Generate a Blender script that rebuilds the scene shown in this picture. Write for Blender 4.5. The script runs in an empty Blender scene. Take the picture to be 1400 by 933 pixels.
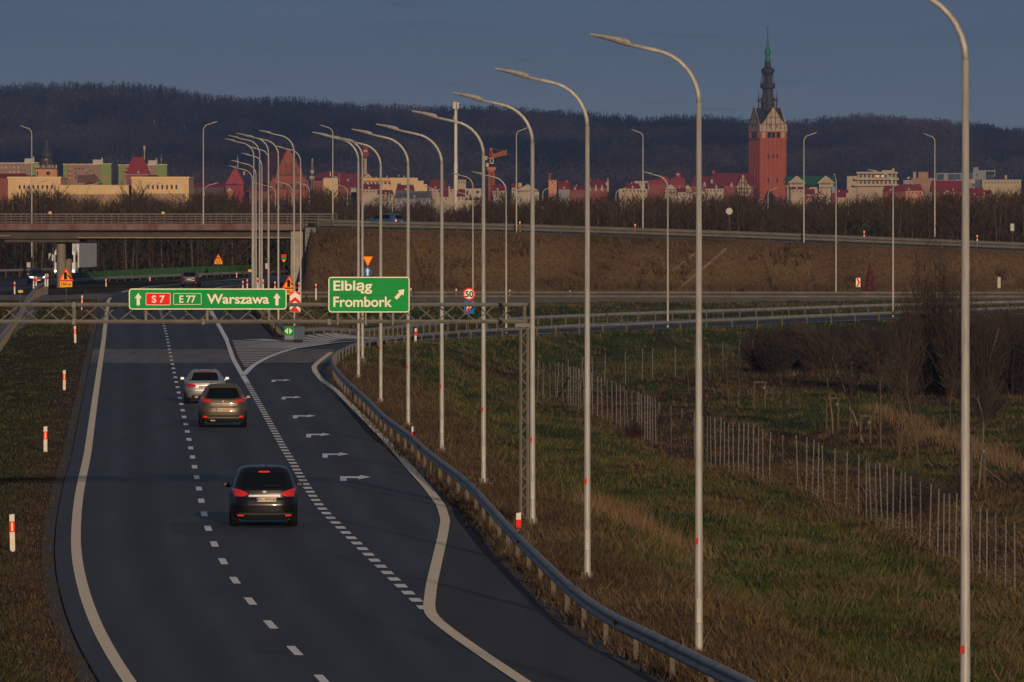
import bpy, math, random
import numpy as np
from mathutils import Vector, Matrix

R = random.Random(7)
rng = np.random.default_rng(7)
rad = math.radians
scene = bpy.context.scene
col = scene.collection

# ---------------------------------------------------------------- survey of the place
# metres; x to the right, y away from the view point, z up, z = 0 is the carriageway
F, CX, HY, HC = 13333.0, 700.0, 254.0, 9.4


def P(px, py, z=0.0):
    y = F * (HC - z) / (py - HY)
    return ((px - CX) * y / F, y, z)


def XA(px, y):
    return (px - CX) * y / F


def ZA(py, y):
    return HC - (py - HY) * y / F


def sstep(a, b, x):
    t = np.clip((np.asarray(x, float) - a) / (b - a), 0, 1)
    return t * t * (3 - 2 * t)


# ---------------------------------------------------------------- materials
MATS = {}


def mat(name, colr, rough=0.7, metal=0.0, var=0.0, scale=3.0, bump=0.0, emit=None, estr=0.0, spec=0.5, coat=0.0, stretch=None, dirt=None):
    """procedural material: base colour broken up by two octaves of object-space noise"""
    if name in MATS:
        return MATS[name]
    m = bpy.data.materials.new(name)
    m.use_nodes = True
    nt = m.node_tree
    b = nt.nodes['Principled BSDF']
    b.inputs['Base Color'].default_value = (*colr, 1)
    b.inputs['Roughness'].default_value = rough
    b.inputs['Metallic'].default_value = metal
    b.inputs['Specular IOR Level'].default_value = spec
    if coat:
        b.inputs['Coat Weight'].default_value = coat
        b.inputs['Coat Roughness'].default_value = 0.06
    if emit:
        b.inputs['Emission Color'].default_value = (*emit, 1)
        b.inputs['Emission Strength'].default_value = estr
    if var or bump:
        tc = nt.nodes.new('ShaderNodeTexCoord')
        mp = nt.nodes.new('ShaderNodeMapping')
        nt.links.new(tc.outputs['Object'], mp.inputs[0])
        if stretch:
            mp.inputs['Scale'].default_value = stretch
        nz = nt.nodes.new('ShaderNodeTexNoise')
        nz.inputs['Scale'].default_value = scale
        nz.inputs['Detail'].default_value = 6
        nz.inputs['Roughness'].default_value = 0.65
        nt.links.new(mp.outputs[0], nz.inputs['Vector'])
        if var:
            rp = nt.nodes.new('ShaderNodeValToRGB')
            rp.color_ramp.elements[0].position = 0.3
            rp.color_ramp.elements[1].position = 0.7
            d = dirt or tuple(c * (1 - var) for c in colr)
            rp.color_ramp.elements[0].color = (*d, 1)
            rp.color_ramp.elements[1].color = (*[min(1, c * (1 + var * 0.6)) for c in colr], 1)
            nt.links.new(nz.outputs['Fac'], rp.inputs[0])
            nt.links.new(rp.outputs[0], b.inputs['Base Color'])
        if bump:
            bp = nt.nodes.new('ShaderNodeBump')
            bp.inputs['Strength'].default_value = bump
            bp.inputs['Distance'].default_value = 0.05
            nt.links.new(nz.outputs['Fac'], bp.inputs['Height'])
            nt.links.new(bp.outputs[0], b.inputs['Normal'])
    MATS[name] = m
    return m


def attr_mat(name, rough=0.9, nscale=1.5, namt=0.35, bump=0.0, spec=0.2, transl=0.0):
    """colour comes from the mesh's own 'col' attribute (species, soil, straw), broken up by noise"""
    m = bpy.data.materials.new(name)
    m.use_nodes = True
    nt = m.node_tree
    b = nt.nodes['Principled BSDF']
    b.inputs['Roughness'].default_value = rough
    b.inputs['Specular IOR Level'].default_value = spec
    at = nt.nodes.new('ShaderNodeAttribute')
    at.attribute_name = 'col'
    last = at.outputs['Color']
    if namt:
        tc = nt.nodes.new('ShaderNodeTexCoord')
        nz = nt.nodes.new('ShaderNodeTexNoise')
        nz.inputs['Scale'].default_value = nscale
        nz.inputs['Detail'].default_value = 8
        nz.inputs['Roughness'].default_value = 0.7
        nt.links.new(tc.outputs['Object'], nz.inputs['Vector'])
        mr = nt.nodes.new('ShaderNodeMapRange')
        mr.inputs['From Min'].default_value = 0.3
        mr.inputs['From Max'].default_value = 0.7
        mr.inputs['To Min'].default_value = 1 - namt
        mr.inputs['To Max'].default_value = 1 + namt
        nt.links.new(nz.outputs['Fac'], mr.inputs[0])
        mx = nt.nodes.new('ShaderNodeVectorMath')
        mx.operation = 'SCALE'
        nt.links.new(last, mx.inputs[0])
        nt.links.new(mr.outputs[0], mx.inputs['Scale'])
        last = mx.outputs[0]
        if bump:
            bp = nt.nodes.new('ShaderNodeBump')
            bp.inputs['Strength'].default_value = bump
            bp.inputs['Distance'].default_value = 0.15
            nt.links.new(nz.outputs['Fac'], bp.inputs['Height'])
            nt.links.new(bp.outputs[0], b.inputs['Normal'])
    nt.links.new(last, b.inputs['Base Color'])
    return m


# ---------------------------------------------------------------- mesh builder
class MB:
    def __init__(s):
        s.v = []
        s.f = []

    def add(s, vs, fs):
        o = len(s.v)
        s.v.extend(vs)
        s.f.extend([tuple(i + o for i in f) for f in fs])
        return s

    def box(s, cx, cy, cz, sx, sy, sz, rz=0.0, bev=0.0):
        hx, hy, hz = sx / 2, sy / 2, sz / 2
        c, n = math.cos(rz), math.sin(rz)
        if bev:
            pts = []
            for (z, k) in ((-hz, bev), (-hz + bev, 0), (hz - bev, 0), (hz, bev)):
                for (x, y) in ((-hx + bev, -hy + k), (hx - bev, -hy + k), (hx - k, -hy + bev), (hx - k, hy - bev),
                               (hx - bev, hy - k), (-hx + bev, hy - k), (-hx + k, hy - bev), (-hx + k, -hy + bev)):
                    pts.append((cx + x * c - y * n, cy + x * n + y * c, cz + z))
            fs = [tuple(range(7, -1, -1)), tuple(range(24, 32))]
            for r in range(3):
                for i in range(8):
                    j = (i + 1) % 8
                    fs.append((r * 8 + i, r * 8 + j, r * 8 + 8 + j, r * 8 + 8 + i))
            return s.add(pts, fs)
        pts = []
        for z in (-hz, hz):
            for (x, y) in ((-hx, -hy), (hx, -hy), (hx, hy), (-hx, hy)):
                pts.append((cx + x * c - y * n, cy + x * n + y * c, cz + z))
        return s.add(pts, [(3, 2, 1, 0), (4, 5, 6, 7), (0, 1, 5, 4), (1, 2, 6, 5), (2, 3, 7, 6), (3, 0, 4, 7)])

    def tube(s, pts, r, n=6, caps=True):
        """swept tube; r is one radius or one per point"""
        pts = [Vector(p) for p in pts]
        rs = r if isinstance(r, (list, tuple)) else [r] * len(pts)
        rings = []
        ref = None
        for i, p in enumerate(pts):
            a = pts[max(0, i - 1)]
            b = pts[min(len(pts) - 1, i + 1)]
            t = (b - a).normalized()
            if ref is None:
                ref = Vector((0, 0, 1)) if abs(t.z) < 0.9 else Vector((0, 1, 0))
            u = (ref - t * ref.dot(t))
            u = u.normalized() if u.length > 1e-6 else t.orthogonal().normalized()
            ref = u
            w = t.cross(u)
            rings.append([tuple(p + (u * math.cos(k * 2 * math.pi / n) + w * math.sin(k * 2 * math.pi / n)) * rs[i]) for k in range(n)])
        vs = [q for g in rings for q in g]
        fs = []
        for i in range(len(pts) - 1):
            for k in range(n):
                l = (k + 1) % n
                fs.append((i * n + k, i * n + l, (i + 1) * n + l, (i + 1) * n + k))
        if caps:
            fs.append(tuple(range(n - 1, -1, -1)))
            fs.append(tuple((len(pts) - 1) * n + k for k in range(n)))
        return s.add(vs, fs)

    def bar(s, a, b, w):
        return s.tube([a, b], w * 0.7071, 4)

    def prism(s, poly, y0, y1):
        """polygon of (x, z) swept from y0 (front) to y1"""
        n = len(poly)
        vs = [(x, y0, z) for x, z in poly] + [(x, y1, z) for x, z in poly]
        fs = [tuple(range(n)), tuple(range(2 * n - 1, n - 1, -1))]
        for i in range(n):
            j = (i + 1) % n
            fs.append((i, i + n, j + n, j))
        return s.add(vs, fs)

    def prismz(s, poly, z0, z1):
        n = len(poly)
        vs = [(x, y, z0) for x, y in poly] + [(x, y, z1) for x, y in poly]
        fs = [tuple(range(n - 1, -1, -1)), tuple(range(n, 2 * n))]
        for i in range(n):
            j = (i + 1) % n
            fs.append((i, j, j + n, i + n))
        return s.add(vs, fs)

    def lathe(s, prof, n=16, cx=0, cy=0, rot=0.0):
        vs, fs = [], []
        for r, z in prof:
            for k in range(n):
                a = rot + k * 2 * math.pi / n
                vs.append((cx + r * math.cos(a), cy + r * math.sin(a), z))
        m = len(prof)
        for i in range(m - 1):
            for k in range(n):
                l = (k + 1) % n
                fs.append((i * n + k, i * n + l, (i + 1) * n + l, (i + 1) * n + k))
        fs.append(tuple(range(n - 1, -1, -1)))
        fs.append(tuple((m - 1) * n + k for k in range(n)))
        return s.add(vs, fs)

    def grid(s, rows):
        n = len(rows[0])
        vs = [p for r in rows for p in r]
        fs = []
        for i in range(len(rows) - 1):
            for k in range(n - 1):
                fs.append((i * n + k, i * n + k + 1, (i + 1) * n + k + 1, (i + 1) * n + k))
        return s.add(vs, fs)

    def xform(s, fn):
        s.v = [fn(p) for p in s.v]
        return s

    def mesh(s, name, smooth=False):
        me = bpy.data.meshes.new(name)
        me.from_pydata([tuple(p) for p in s.v], [], s.f)
        if smooth:
            me.polygons.foreach_set('use_smooth', [True] * len(me.polygons))
        me.update()
        return me


def link(name, me, m, parent=None, loc=None, rz=None):
    o = bpy.data.objects.new(name, me)
    col.objects.link(o)
    if m is not None and not me.materials:
        me.materials.append(m)
    if parent is not None:
        o.parent = parent
    if loc is not None:
        o.location = loc
    if rz is not None:
        o.rotation_euler = (0, 0, rz)
    return o


def obj(name, mb, m, parent=None, smooth=False, loc=None, rz=None):
    return link(name, mb.mesh(name, smooth), m, parent, loc, rz)


def npmesh(name, v, f, m, colr=None, smooth=False):
    """fast mesh from arrays; f is (n,3) or (n,4); colr per vertex"""
    v = np.asarray(v, np.float32)
    f = np.asarray(f, np.int32)
    me = bpy.data.meshes.new(name)
    me.vertices.add(len(v))
    me.vertices.foreach_set('co', v.ravel())
    k = f.shape[1]
    me.loops.add(f.size)
    me.loops.foreach_set('vertex_index', f.ravel())
    me.polygons.add(len(f))
    me.polygons.foreach_set('loop_start', np.arange(0, f.size, k, dtype=np.int32))
    me.polygons.foreach_set('loop_total', np.full(len(f), k, np.int32))
    if smooth:
        me.polygons.foreach_set('use_smooth', np.ones(len(f), bool))
    me.update(calc_edges=True)
    if colr is not None:
        a = me.attributes.new('col', 'FLOAT_COLOR', 'POINT')
        c = np.ones((len(v), 4), np.float32)
        c[:, :3] = colr
        a.data.foreach_set('color', c.ravel())
    if m is not None:
        me.materials.append(m)
    return me


def tag(o, label, cat, group=None, kind=None):
    o['label'] = label
    o['category'] = cat
    if group:
        o['group'] = group
    if kind:
        o['kind'] = kind
    return o


def struct(name, me_or_mb, m, kind='structure', smooth=False):
    me = me_or_mb.mesh(name, smooth) if isinstance(me_or_mb, MB) else me_or_mb
    o = link(name, me, m)
    o['kind'] = kind
    return o


def thing(name, label, cat, loc=(0, 0, 0), rz=0.0, group=None):
    o = bpy.data.objects.new(name, None)
    col.objects.link(o)
    o.location = loc
    o.rotation_euler = (0, 0, rz)
    o.empty_display_size = 0.3
    return tag(o, label, cat, group)


def children(o):
    return [c for c in o.children]


def dup(root, label, loc, rz=None, scale=None, group=None):
    """copy of a thing with copies of its parts and sub-parts"""
    r = root.copy()
    col.objects.link(r)
    r.location = loc
    if rz is not None:
        r.rotation_euler = (0, 0, rz)
    if scale is not None:
        r.scale = scale
    r['label'] = label
    if group:
        r['group'] = group
    for ch in root.children:
        c = ch.copy()
        col.objects.link(c)
        c.parent = r
        for g in ch.children:
            d = g.copy()
            col.objects.link(d)
            d.parent = c
    return r


def text_mesh(s, w=None, h=None, bold=0.0, depth=0.004, x0=0.0, z0=0.0, shear=0.0):
    """lettering in the x-z plane, facing -y; bottom-left of its bounding box at (x0, z0); w and h in metres"""
    cu = bpy.data.curves.new('lettering', 'FONT')
    cu.body = s
    cu.offset = bold
    cu.extrude = 0.01
    cu.shear = shear
    to = bpy.data.objects.new('lettering', cu)
    col.objects.link(to)
    dg = bpy.context.evaluated_depsgraph_get()
    me = bpy.data.meshes.new_from_object(to.evaluated_get(dg))
    bpy.data.objects.remove(to)
    co = np.empty(len(me.vertices) * 3, np.float32)
    me.vertices.foreach_get('co', co)
    co = co.reshape(-1, 3)
    mn, mx = co.min(0), co.max(0)
    sx = w / (mx[0] - mn[0]) if w else None
    sy = h / (mx[1] - mn[1]) if h else None
    sx = sx or sy
    sy = sy or sx
    out = np.stack([x0 + (co[:, 0] - mn[0]) * sx, -(co[:, 2] - mn[2]) / max(1e-6, mx[2] - mn[2]) * depth, z0 + (co[:, 1] - mn[1]) * sy], 1)
    me.vertices.foreach_set('co', out.astype(np.float32).ravel())
    me.materials.clear()
    me.update()
    return me


def vnoise(x, y, seed=0):
    """value noise in [0,1]"""
    x = np.asarray(x, float)
    y = np.asarray(y, float)
    xi = np.floor(x).astype(np.int64)
    yi = np.floor(y).astype(np.int64)
    fx = x - xi
    fy = y - yi
    fx = fx * fx * (3 - 2 * fx)
    fy = fy * fy * (3 - 2 * fy)

    def h(a, b):
        n = (a * 374761393 + b * 668265263 + seed * 974634777) & 0xffffffff
        n = ((n ^ (n >> 13)) * 1274126177) & 0xffffffff
        return ((n ^ (n >> 16)) & 0xffff) / 65535.0
    return (h(xi, yi) * (1 - fx) + h(xi + 1, yi) * fx) * (1 - fy) + (h(xi, yi + 1) * (1 - fx) + h(xi + 1, yi + 1) * fx) * fy


def fbm(x, y, seed=0, o=4):
    t, a, n = 0, 0.5, 0
    for i in range(o):
        t = t + a * vnoise(x * 2 ** i, y * 2 ** i, seed + i)
        n += a
        a *= 0.55
    return t / n
HAZE = 0.00008
# ---------------------------------------------------------------- road alignment
def rz_main(y):
    return -1.3 * sstep(740, 1060, y)


YT = np.arange(110, 1320, 2.0)


def line_fn(px_pts, extra=(), win=9):
    w = []
    for px, py in px_pts:
        z = 0.0
        for _ in range(4):
            x, y, _z = P(px, py, z)
            z = float(rz_main(y))
        w.append((y, x))
    w += [(y, x) for x, y in extra]
    w.sort()
    ys = np.array([a for a, b in w])
    xs = np.array([b for a, b in w])
    t = np.interp(YT, ys, xs)
    lo = YT < ys[0]
    t[lo] = xs[0] + (YT[lo] - ys[0]) * (xs[1] - xs[0]) / (ys[1] - ys[0])
    hi = YT > ys[-1]
    t[hi] = xs[-1] + (YT[hi] - ys[-1]) * (xs[-1] - xs[-2]) / (ys[-1] - ys[-2])
    k = np.ones(win) / win
    tp = np.concatenate([t[0] - (t[1] - t[0]) * np.arange(win, 0, -1), t, t[-1] + (t[-1] - t[-2]) * np.arange(1, win + 1)])
    t = np.convolve(tp, k, 'same')[win:-win]
    return lambda y: np.interp(y, YT, t)


far_l = [(-36.6, 900), (-38.2, 965), (-38.4, 1026), (-36, 1062), (-30, 1130), (-20, 1210), (-8, 1290)]
x_left = line_fn([(212, 985), (176, 933), (145, 885), (124, 840), (110, 795), (104, 760), (103, 733), (106, 690), (111, 660), (119, 625), (130, 545),
                  (136.5, 500), (141, 470), (144.5, 440), (148.5, 410)], far_l, 11)
x_dash = line_fn([(443, 933), (403, 891), (369, 855), (341, 823), (320, 794), (304, 768), (292, 745), (284, 724), (279, 705), (258, 600), (247, 550),
                  (236, 500), (228, 460), (219, 425)], [(a + 3.9, b) for a, b in far_l], 11)
x_exit = line_fn([(715, 960), (575, 828), (439, 696.6), (409.7, 651), (400.6, 633), (392, 621), (359, 561), (338.5, 525), (320, 493), (310, 465), (287.5, 424)],
                 [(a + 7.8, b) for a, b in far_l], 11)
x_decel = line_fn([(745, 952), (715, 933), (660, 896), (620, 868), (592, 846), (586, 834), (590, 800), (597, 770), (605, 735), (609, 712), (603, 692), (585, 668), (560, 640),
                   (525, 600), (490, 565), (460, 535), (440, 520), (431, 509), (429, 502)], [(-10.3, 520), (-10.2, 545)], 3)
_ay = [120, 186, 210, 230, 317, 347, 409, 463, 500, 530, 560, 640]
_ax = [6.2, 2.46, 0.9, 0.0, -3.3, -4.7, -6.9, -8.75, -9.3, -10.3, None, None]


def x_asph_r(y):
    y = np.asarray(y, float)
    a = np.interp(y, [100, 186, 210, 230, 317, 347, 409, 463, 500], [7.3, 2.46, 0.9, 0.0, -3.3, -4.7, -6.9, -8.75, -9.3])
    b = x_exit(y) + .35 + 2.55 * sstep(590, 600, y)
    t = sstep(486, 520, y)
    return a * (1 - t) + b * t


def x_asph_l(y):
    return x_left(y) - 0.55


def rz_ramp(y):
    return np.interp(y, [500, 560, 600, 635, 680, 740, 1000], [0, 0, -0.32, -0.72, -1.1, -1.4, -1.5])


def resample(pts, n):
    p = np.array(pts, float)
    d = np.r_[0, np.cumsum(np.hypot(*np.diff(p[:, :2], axis=0).T))]
    t = np.linspace(0, d[-1], n)
    return np.stack([np.interp(t, d, p[:, i]) for i in range(p.shape[1])], 1)


def smooth_poly(pts, n, k=5):
    q = resample(pts, n)
    for _ in range(k):
        q[1:-1] = 0.25 * q[:-2] + 0.5 * q[1:-1] + 0.25 * q[2:]
    return q


RAMP_L = smooth_poly([(-13.1, 462), (-13.5, 509), (-13.3, 535), (-12.6, 560), (-11.5, 588), (-10, 626), (-7.3, 680), (-5.0, 703), (0, 735), (7.5, 768), (20, 802), (31, 831), (45, 857), (75, 905)], 70, 3)
RAMP_R = smooth_poly([(-9.2, 462), (-9.8, 505), (-9.8, 547), (-9.1, 585), (-6.7, 635), (-3, 663), (1.8, 694), (7.5, 716), (19.9, 757), (30, 790), (43, 824), (72, 872)], 70, 3)


GYY = np.linspace(486, 716, 80)
GL = np.interp(GYY, [486, 530, 566, 592, 598, 612, 632, 680, 716], [float(x_exit(486)) + .1, float(x_exit(530)) + .1, float(x_exit(566)) + .1, float(x_exit(592)) + .1, -14.3, -12.8, -11.2, -8.2, -4.0])
GR = np.interp(GYY, RAMP_L[:, 1], RAMP_L[:, 0])


def upper_z(x):
    return np.interp(x, [-95, -52, -22, 0, 26, 52, 100], [5.2, 5.15, 4.95, 4.45, 3.6, 2.55, 0.6])


UY0, UY1 = 1041.0, 1060.0


def inside_poly(x, y, poly):
    c = np.zeros(x.shape, bool)
    n = len(poly)
    for i in range(n):
        x0, y0 = poly[i]
        x1, y1 = poly[(i + 1) % n]
        if y0 == y1:
            continue
        cond = ((y0 > y) != (y1 > y)) & (x < (x1 - x0) * (y - y0) / (y1 - y0) + x0)
        c ^= cond
    return c


def near_poly(x, y, pts):
    """distance to a polyline and the y of the nearest point on it"""
    best = np.full(x.shape, 1e9)
    by = np.zeros(x.shape)
    for i in range(len(pts) - 1):
        ax, ay = pts[i][:2]
        bx, b_y = pts[i + 1][:2]
        dx, dy = bx - ax, b_y - ay
        t = np.clip(((x - ax) * dx + (y - ay) * dy) / (dx * dx + dy * dy + 1e-9), 0, 1)
        qx, qy = ax + t * dx, ay + t * dy
        d = np.hypot(x - qx, y - qy)
        k = d < best
        best = np.where(k, d, best)
        by = np.where(k, qy, by)
    return best, by


def land(x, y):
    x = np.asarray(x, float)
    y = np.asarray(y, float)
    xl, xr = x_asph_l(y), x_asph_r(y)
    right = -2.95 + 1.25 * sstep(700, 880, y)
    left = -0.28 - 1.42 * sstep(760, 1000, y)
    t = sstep(0, 1, (x - xl) / np.maximum(2, xr - xl))
    z = left * (1 - t) + right * t

    def drop(d):
        return 0.05 + 0.02 * np.minimum(d, 3.2) + 0.36 * np.maximum(0, d - 3.4)
    # motorway
    dm = np.maximum(np.maximum(xl - x, x - xr), 0)
    in_m = (x > xl) & (x < xr) & (y < 1318)
    zm = rz_main(y) - drop(dm)
    ok = (y < 1318)
    z = np.where(ok, np.maximum(z, np.where(x < xl, np.maximum(zm, rz_main(y) - 0.25), zm)), z)
    # ramp
    d1, y1 = near_poly(x, y, RAMP_L)
    d2, y2 = near_poly(x, y, RAMP_R)
    d = np.minimum(d1, d2)
    yy = np.where(d1 < d2, y1, y2)
    poly = [tuple(p) for p in RAMP_L] + [tuple(p) for p in RAMP_R[::-1]]
    in_r = inside_poly(x, y, poly)
    z = np.where(in_r, z, np.maximum(z, rz_ramp(yy) - drop(d)))
    edge = np.where(in_m | in_r | inside_poly(x, y, [(a - .6, b) for a, b in zip(GL, GYY)] + [(a, b) for a, b in zip(GR[::-1], GYY[::-1])]), 0, np.minimum(np.where(ok, dm, 1e3), d))
    gp = [(a - .9, b) for a, b in zip(GL, GYY)] + [(a + .3, b) for a, b in zip(GR[::-1], GYY[::-1])]
    in_g = inside_poly(x, y, gp)
    # embankment of the upper road, east of the bridge
    de = np.maximum(np.maximum(UY0 - 1.6 - y, y - UY1 - 1.6), 0)
    ze = upper_z(x) - 0.06 - 0.5 * de
    z = np.where(x > -21.6, np.maximum(z, ze), z)
    edge = np.where((x > -21.6) & (de < 20), np.minimum(edge, de), edge)
    dd_ = x - xr
    z = z + np.where((y < 620) & (x > xr) & ~in_r, (-.50 * np.exp(-((dd_ - 8.2) / 1.4) ** 2) + .40 * np.exp(-((dd_ - 11.8) / 1.8) ** 2)) * (1 - sstep(480, 600, y)), 0)
    wob = (fbm(x / 3.0, y / 7.0, 3) - 0.5) * 0.5 + (fbm(x / 14.0, y / 40.0, 5) - 0.5) * 0.8
    z = z + wob * sstep(1.0, 5.0, edge) * np.where(x < xl, 0.15, 1.0) * np.where(y > 1500, 0.3, 1)
    z = np.where(in_m, np.minimum(z, rz_main(y) - 0.16), z)
    z = np.where(in_r, np.minimum(z, np.where(in_m, rz_main(y), np.minimum(rz_ramp(y1), rz_ramp(y2))) - 0.2), z)
    z = np.where(in_g, np.minimum(z, rz_ramp(y) * np.where(y < 660, sstep(612, 660, y), 1) - 0.22 - .1 * sstep(590, 612, y)), z)
    return z, edge


def land_col(x, y):
    """what grows where: turf, straw, bare soil (linear colours)"""
    n1 = fbm(x / 2.2, y / 6.0, 11)
    n2 = fbm(x / 9.0, y / 26.0, 17)
    n3 = fbm(x / 0.7, y / 1.6, 23)
    xl, xr = x_asph_l(y), x_asph_r(y)
    green = np.array([0.029, 0.044, 0.009])
    moss = np.array([0.054, 0.066, 0.015])
    straw = np.array([0.125, 0.082, 0.036])
    brown = np.array([0.034, 0.022, 0.011])
    dead = np.array([0.046, 0.027, 0.018])
    mixc = lambda a_, b_, t_: a_ * (1 - t_[..., None]) + b_ * t_[..., None]
    n4 = fbm(x / 1.3 + y / 9.0, y / 3.5 - x / 4.0, 29)
    df, _ = near_poly(x, y, FENCE_XY)
    beyond = inside_poly(x, y, [tuple(p_) for p_ in FENCE_XY] + [(80, 200), (80, 700), (20, 700)])
    dr = x - xr
    g = sstep(0.34, 0.54, n2 * 0.55 + n1 * 0.45 + 0.16 * sstep(3, 7, dr) - 0.10)
    c = mixc(brown[None], mixc(green[None], moss[None], sstep(.45, .65, n4)), g)
    s = sstep(0.52, 0.66, n4 * 0.6 + n3 * 0.4) * np.where(dr < 9, .55, .40)
    c = mixc(c, straw[None], s)
    # past the fence: dead weeds first, then rough meadow
    fld = mixc(dead[None], mixc(brown[None], green[None], sstep(.42, .6, n2)), sstep(2, 9, df + (n1 - .5) * 6))
    fld = mixc(fld, straw[None] * .9, sstep(.54, .68, n4) * .5)
    c = np.where(beyond[..., None], fld, c)
    c = mixc(c, straw[None], (1 - sstep(.3, 1.0, df + (n3 - .5) * .5)) * .75)
    # embankments are brown
    emb = sstep(860, 1000, y) * sstep(-24, -20, x)
    c = mixc(c, np.array([.122, .074, .036]) * (.6 + .8 * fbm(x / 5, y / 5, 37)[..., None]), emb)
    lf = (x < xl)
    turf = np.array([0.021, 0.028, 0.007])
    k = sstep(0.3, 2.2, xl - x + (n3 - 0.5) * 1.2)
    cl = np.array([0.042, 0.028, 0.020])[None] * (1 - k[..., None]) + turf[None] * k[..., None]
    cl = cl * (0.7 + 0.6 * n1[..., None])
    c = np.where((lf & (y < 1000))[..., None], cl, c)
    dr = x - xr
    k2 = np.where((dr > 0) & (y < 560), 1 - sstep(2.2, 5.0, dr + (n1 - 0.5) * 3), 0)
    c = c * (1 - k2[..., None]) + np.array([0.042, 0.029, 0.020])[None] * k2[..., None]
    return c


FENCE_PX = [(735, 545), (775, 554), (810, 567), (840, 580), (870, 596), (900, 612), (950, 628), (1000, 648), (1050, 664), (1097, 672), (1128, 688), (1180, 706), (1220, 724), (1250, 740), (1280, 757), (1313, 775), (1345, 793), (1400, 822), (1440, 846)]
FENCE_XY = [P(a, b, -2.75)[:2] for a, b in FENCE_PX]
FENCE_XY = resample(FENCE_XY, 24)
M_ground = attr_mat('ground_soil_and_turf', 0.95, 2.2, 0.45, 0.8, 0.1)

ys = np.r_[np.arange(60, 180, 12), np.arange(180, 620, 2.5), np.arange(620, 1120, 3.0), np.arange(1120, 1400, 12), np.geomspace(1400, 14000, 40)]
xs = np.r_[-np.geomspace(6000, 84, 30), np.arange(-80, 80.1, 0.75), np.geomspace(84, 6000, 30)]
GX, GY = np.meshgrid(xs, ys)
GZ, GE = land(GX, GY)
nx, ny = len(xs), len(ys)
idx = np.arange(nx * ny).reshape(ny, nx)
faces = np.stack([idx[:-1, :-1], idx[:-1, 1:], idx[1:, 1:], idx[1:, :-1]], -1).reshape(-1, 4)
gc = land_col(GX.ravel(), GY.ravel())
struct('ground', npmesh('ground', np.stack([GX.ravel(), GY.ravel(), GZ.ravel()], 1), faces, M_ground, gc, True), None)


def gz(x, y):
    """height of the ground sheet (bilinear on its own grid)"""
    x = np.asarray(x, float)
    y = np.asarray(y, float)
    i = np.clip(np.searchsorted(xs, x) - 1, 0, nx - 2)
    j = np.clip(np.searchsorted(ys, y) - 1, 0, ny - 2)
    fx = np.clip((x - xs[i]) / (xs[i + 1] - xs[i]), 0, 1)
    fy = np.clip((y - ys[j]) / (ys[j + 1] - ys[j]), 0, 1)
    return (GZ[j, i] * (1 - fx) + GZ[j, i + 1] * fx) * (1 - fy) + (GZ[j + 1, i] * (1 - fx) + GZ[j + 1, i + 1] * fx) * fy


def gz1(x, y):
    return float(gz(x, y))


# ---------------------------------------------------------------- asphalt
def asphalt(name, c, rough, worn=False):
    m = bpy.data.materials.new(name)
    m.use_nodes = True
    nt = m.node_tree
    b = nt.nodes['Principled BSDF']
    b.inputs['Roughness'].default_value = rough
    b.inputs['Specular IOR Level'].default_value = 0.35
    tc = nt.nodes.new('ShaderNodeTexCoord')
    mp = nt.nodes.new('ShaderNodeMapping')
    mp.inputs['Scale'].default_value = (1.3, 0.035, 1)
    mp.inputs['Rotation'].default_value = (0, 0, rad(-2.3))
    nt.links.new(tc.outputs['Object'], mp.inputs[0])
    n1 = nt.nodes.new('ShaderNodeTexNoise')
    n1.inputs['Scale'].default_value = 1.0
    n1.inputs['Detail'].default_value = 5
    nt.links.new(mp.outputs[0], n1.inputs['Vector'])
    n2 = nt.nodes.new('ShaderNodeTexNoise')
    n2.inputs['Scale'].default_value = 22
    n2.inputs['Detail'].default_value = 4
    nt.links.new(tc.outputs['Object'], n2.inputs['Vector'])
    ad = nt.nodes.new('ShaderNodeMath')
    ad.operation = 'ADD'
    nt.links.new(n1.outputs['Fac'], ad.inputs[0])
    nt.links.new(n2.outputs['Fac'], ad.inputs[1])
    mr = nt.nodes.new('ShaderNodeMapRange')
    mr.inputs['From Min'].default_value = 0.7
    mr.inputs['From Max'].default_value = 1.3
    mr.inputs['To Min'].default_value = 0.62
    mr.inputs['To Max'].default_value = 1.38
    nt.links.new(ad.outputs[0], mr.inputs[0])
    sc = nt.nodes.new('ShaderNodeVectorMath')
    sc.operation = 'SCALE'
    sc.inputs[0].default_value = c
    nt.links.new(mr.outputs[0], sc.inputs['Scale'])
    last = sc.outputs[0]
    if worn:
        at = nt.nodes.new('ShaderNodeAttribute')
        at.attribute_name = 'col'
        mu = nt.nodes.new('ShaderNodeVectorMath')
        mu.operation = 'MULTIPLY'
        nt.links.new(last, mu.inputs[0])
        nt.links.new(at.outputs['Color'], mu.inputs[1])
        last = mu.outputs[0]
    nt.links.new(last, b.inputs['Base Color'])
    bp = nt.nodes.new('ShaderNodeBump')
    bp.inputs['Strength'].default_value = 0.25
    bp.inputs['Distance'].default_value = 0.01
    nt.links.new(n2.outputs['Fac'], bp.inputs['Height'])
    nt.links.new(bp.outputs[0], b.inputs['Normal'])
    return m


M_asph = asphalt('asphalt', (0.023, 0.027, 0.030), 0.66)
M_asph2 = asphalt('asphalt_shoulder', (0.030, 0.031, 0.031), 0.8)
M_patch = asphalt('asphalt_light', (0.13, 0.125, 0.118), 0.78)
M_gravel = mat('gravel_verge', (0.045, 0.035, 0.030), 0.95, var=0.5, scale=6, bump=0.6)
M_white = mat('road_paint', (0.88, 0.85, 0.80), 0.55, var=0.16, scale=2.5)
M_white_sunlit = mat('road_paint_warm', (0.90, 0.72, 0.48), 0.6, var=0.16, scale=2.0)  # warm tint of the sun put into the edge line colour


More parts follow.
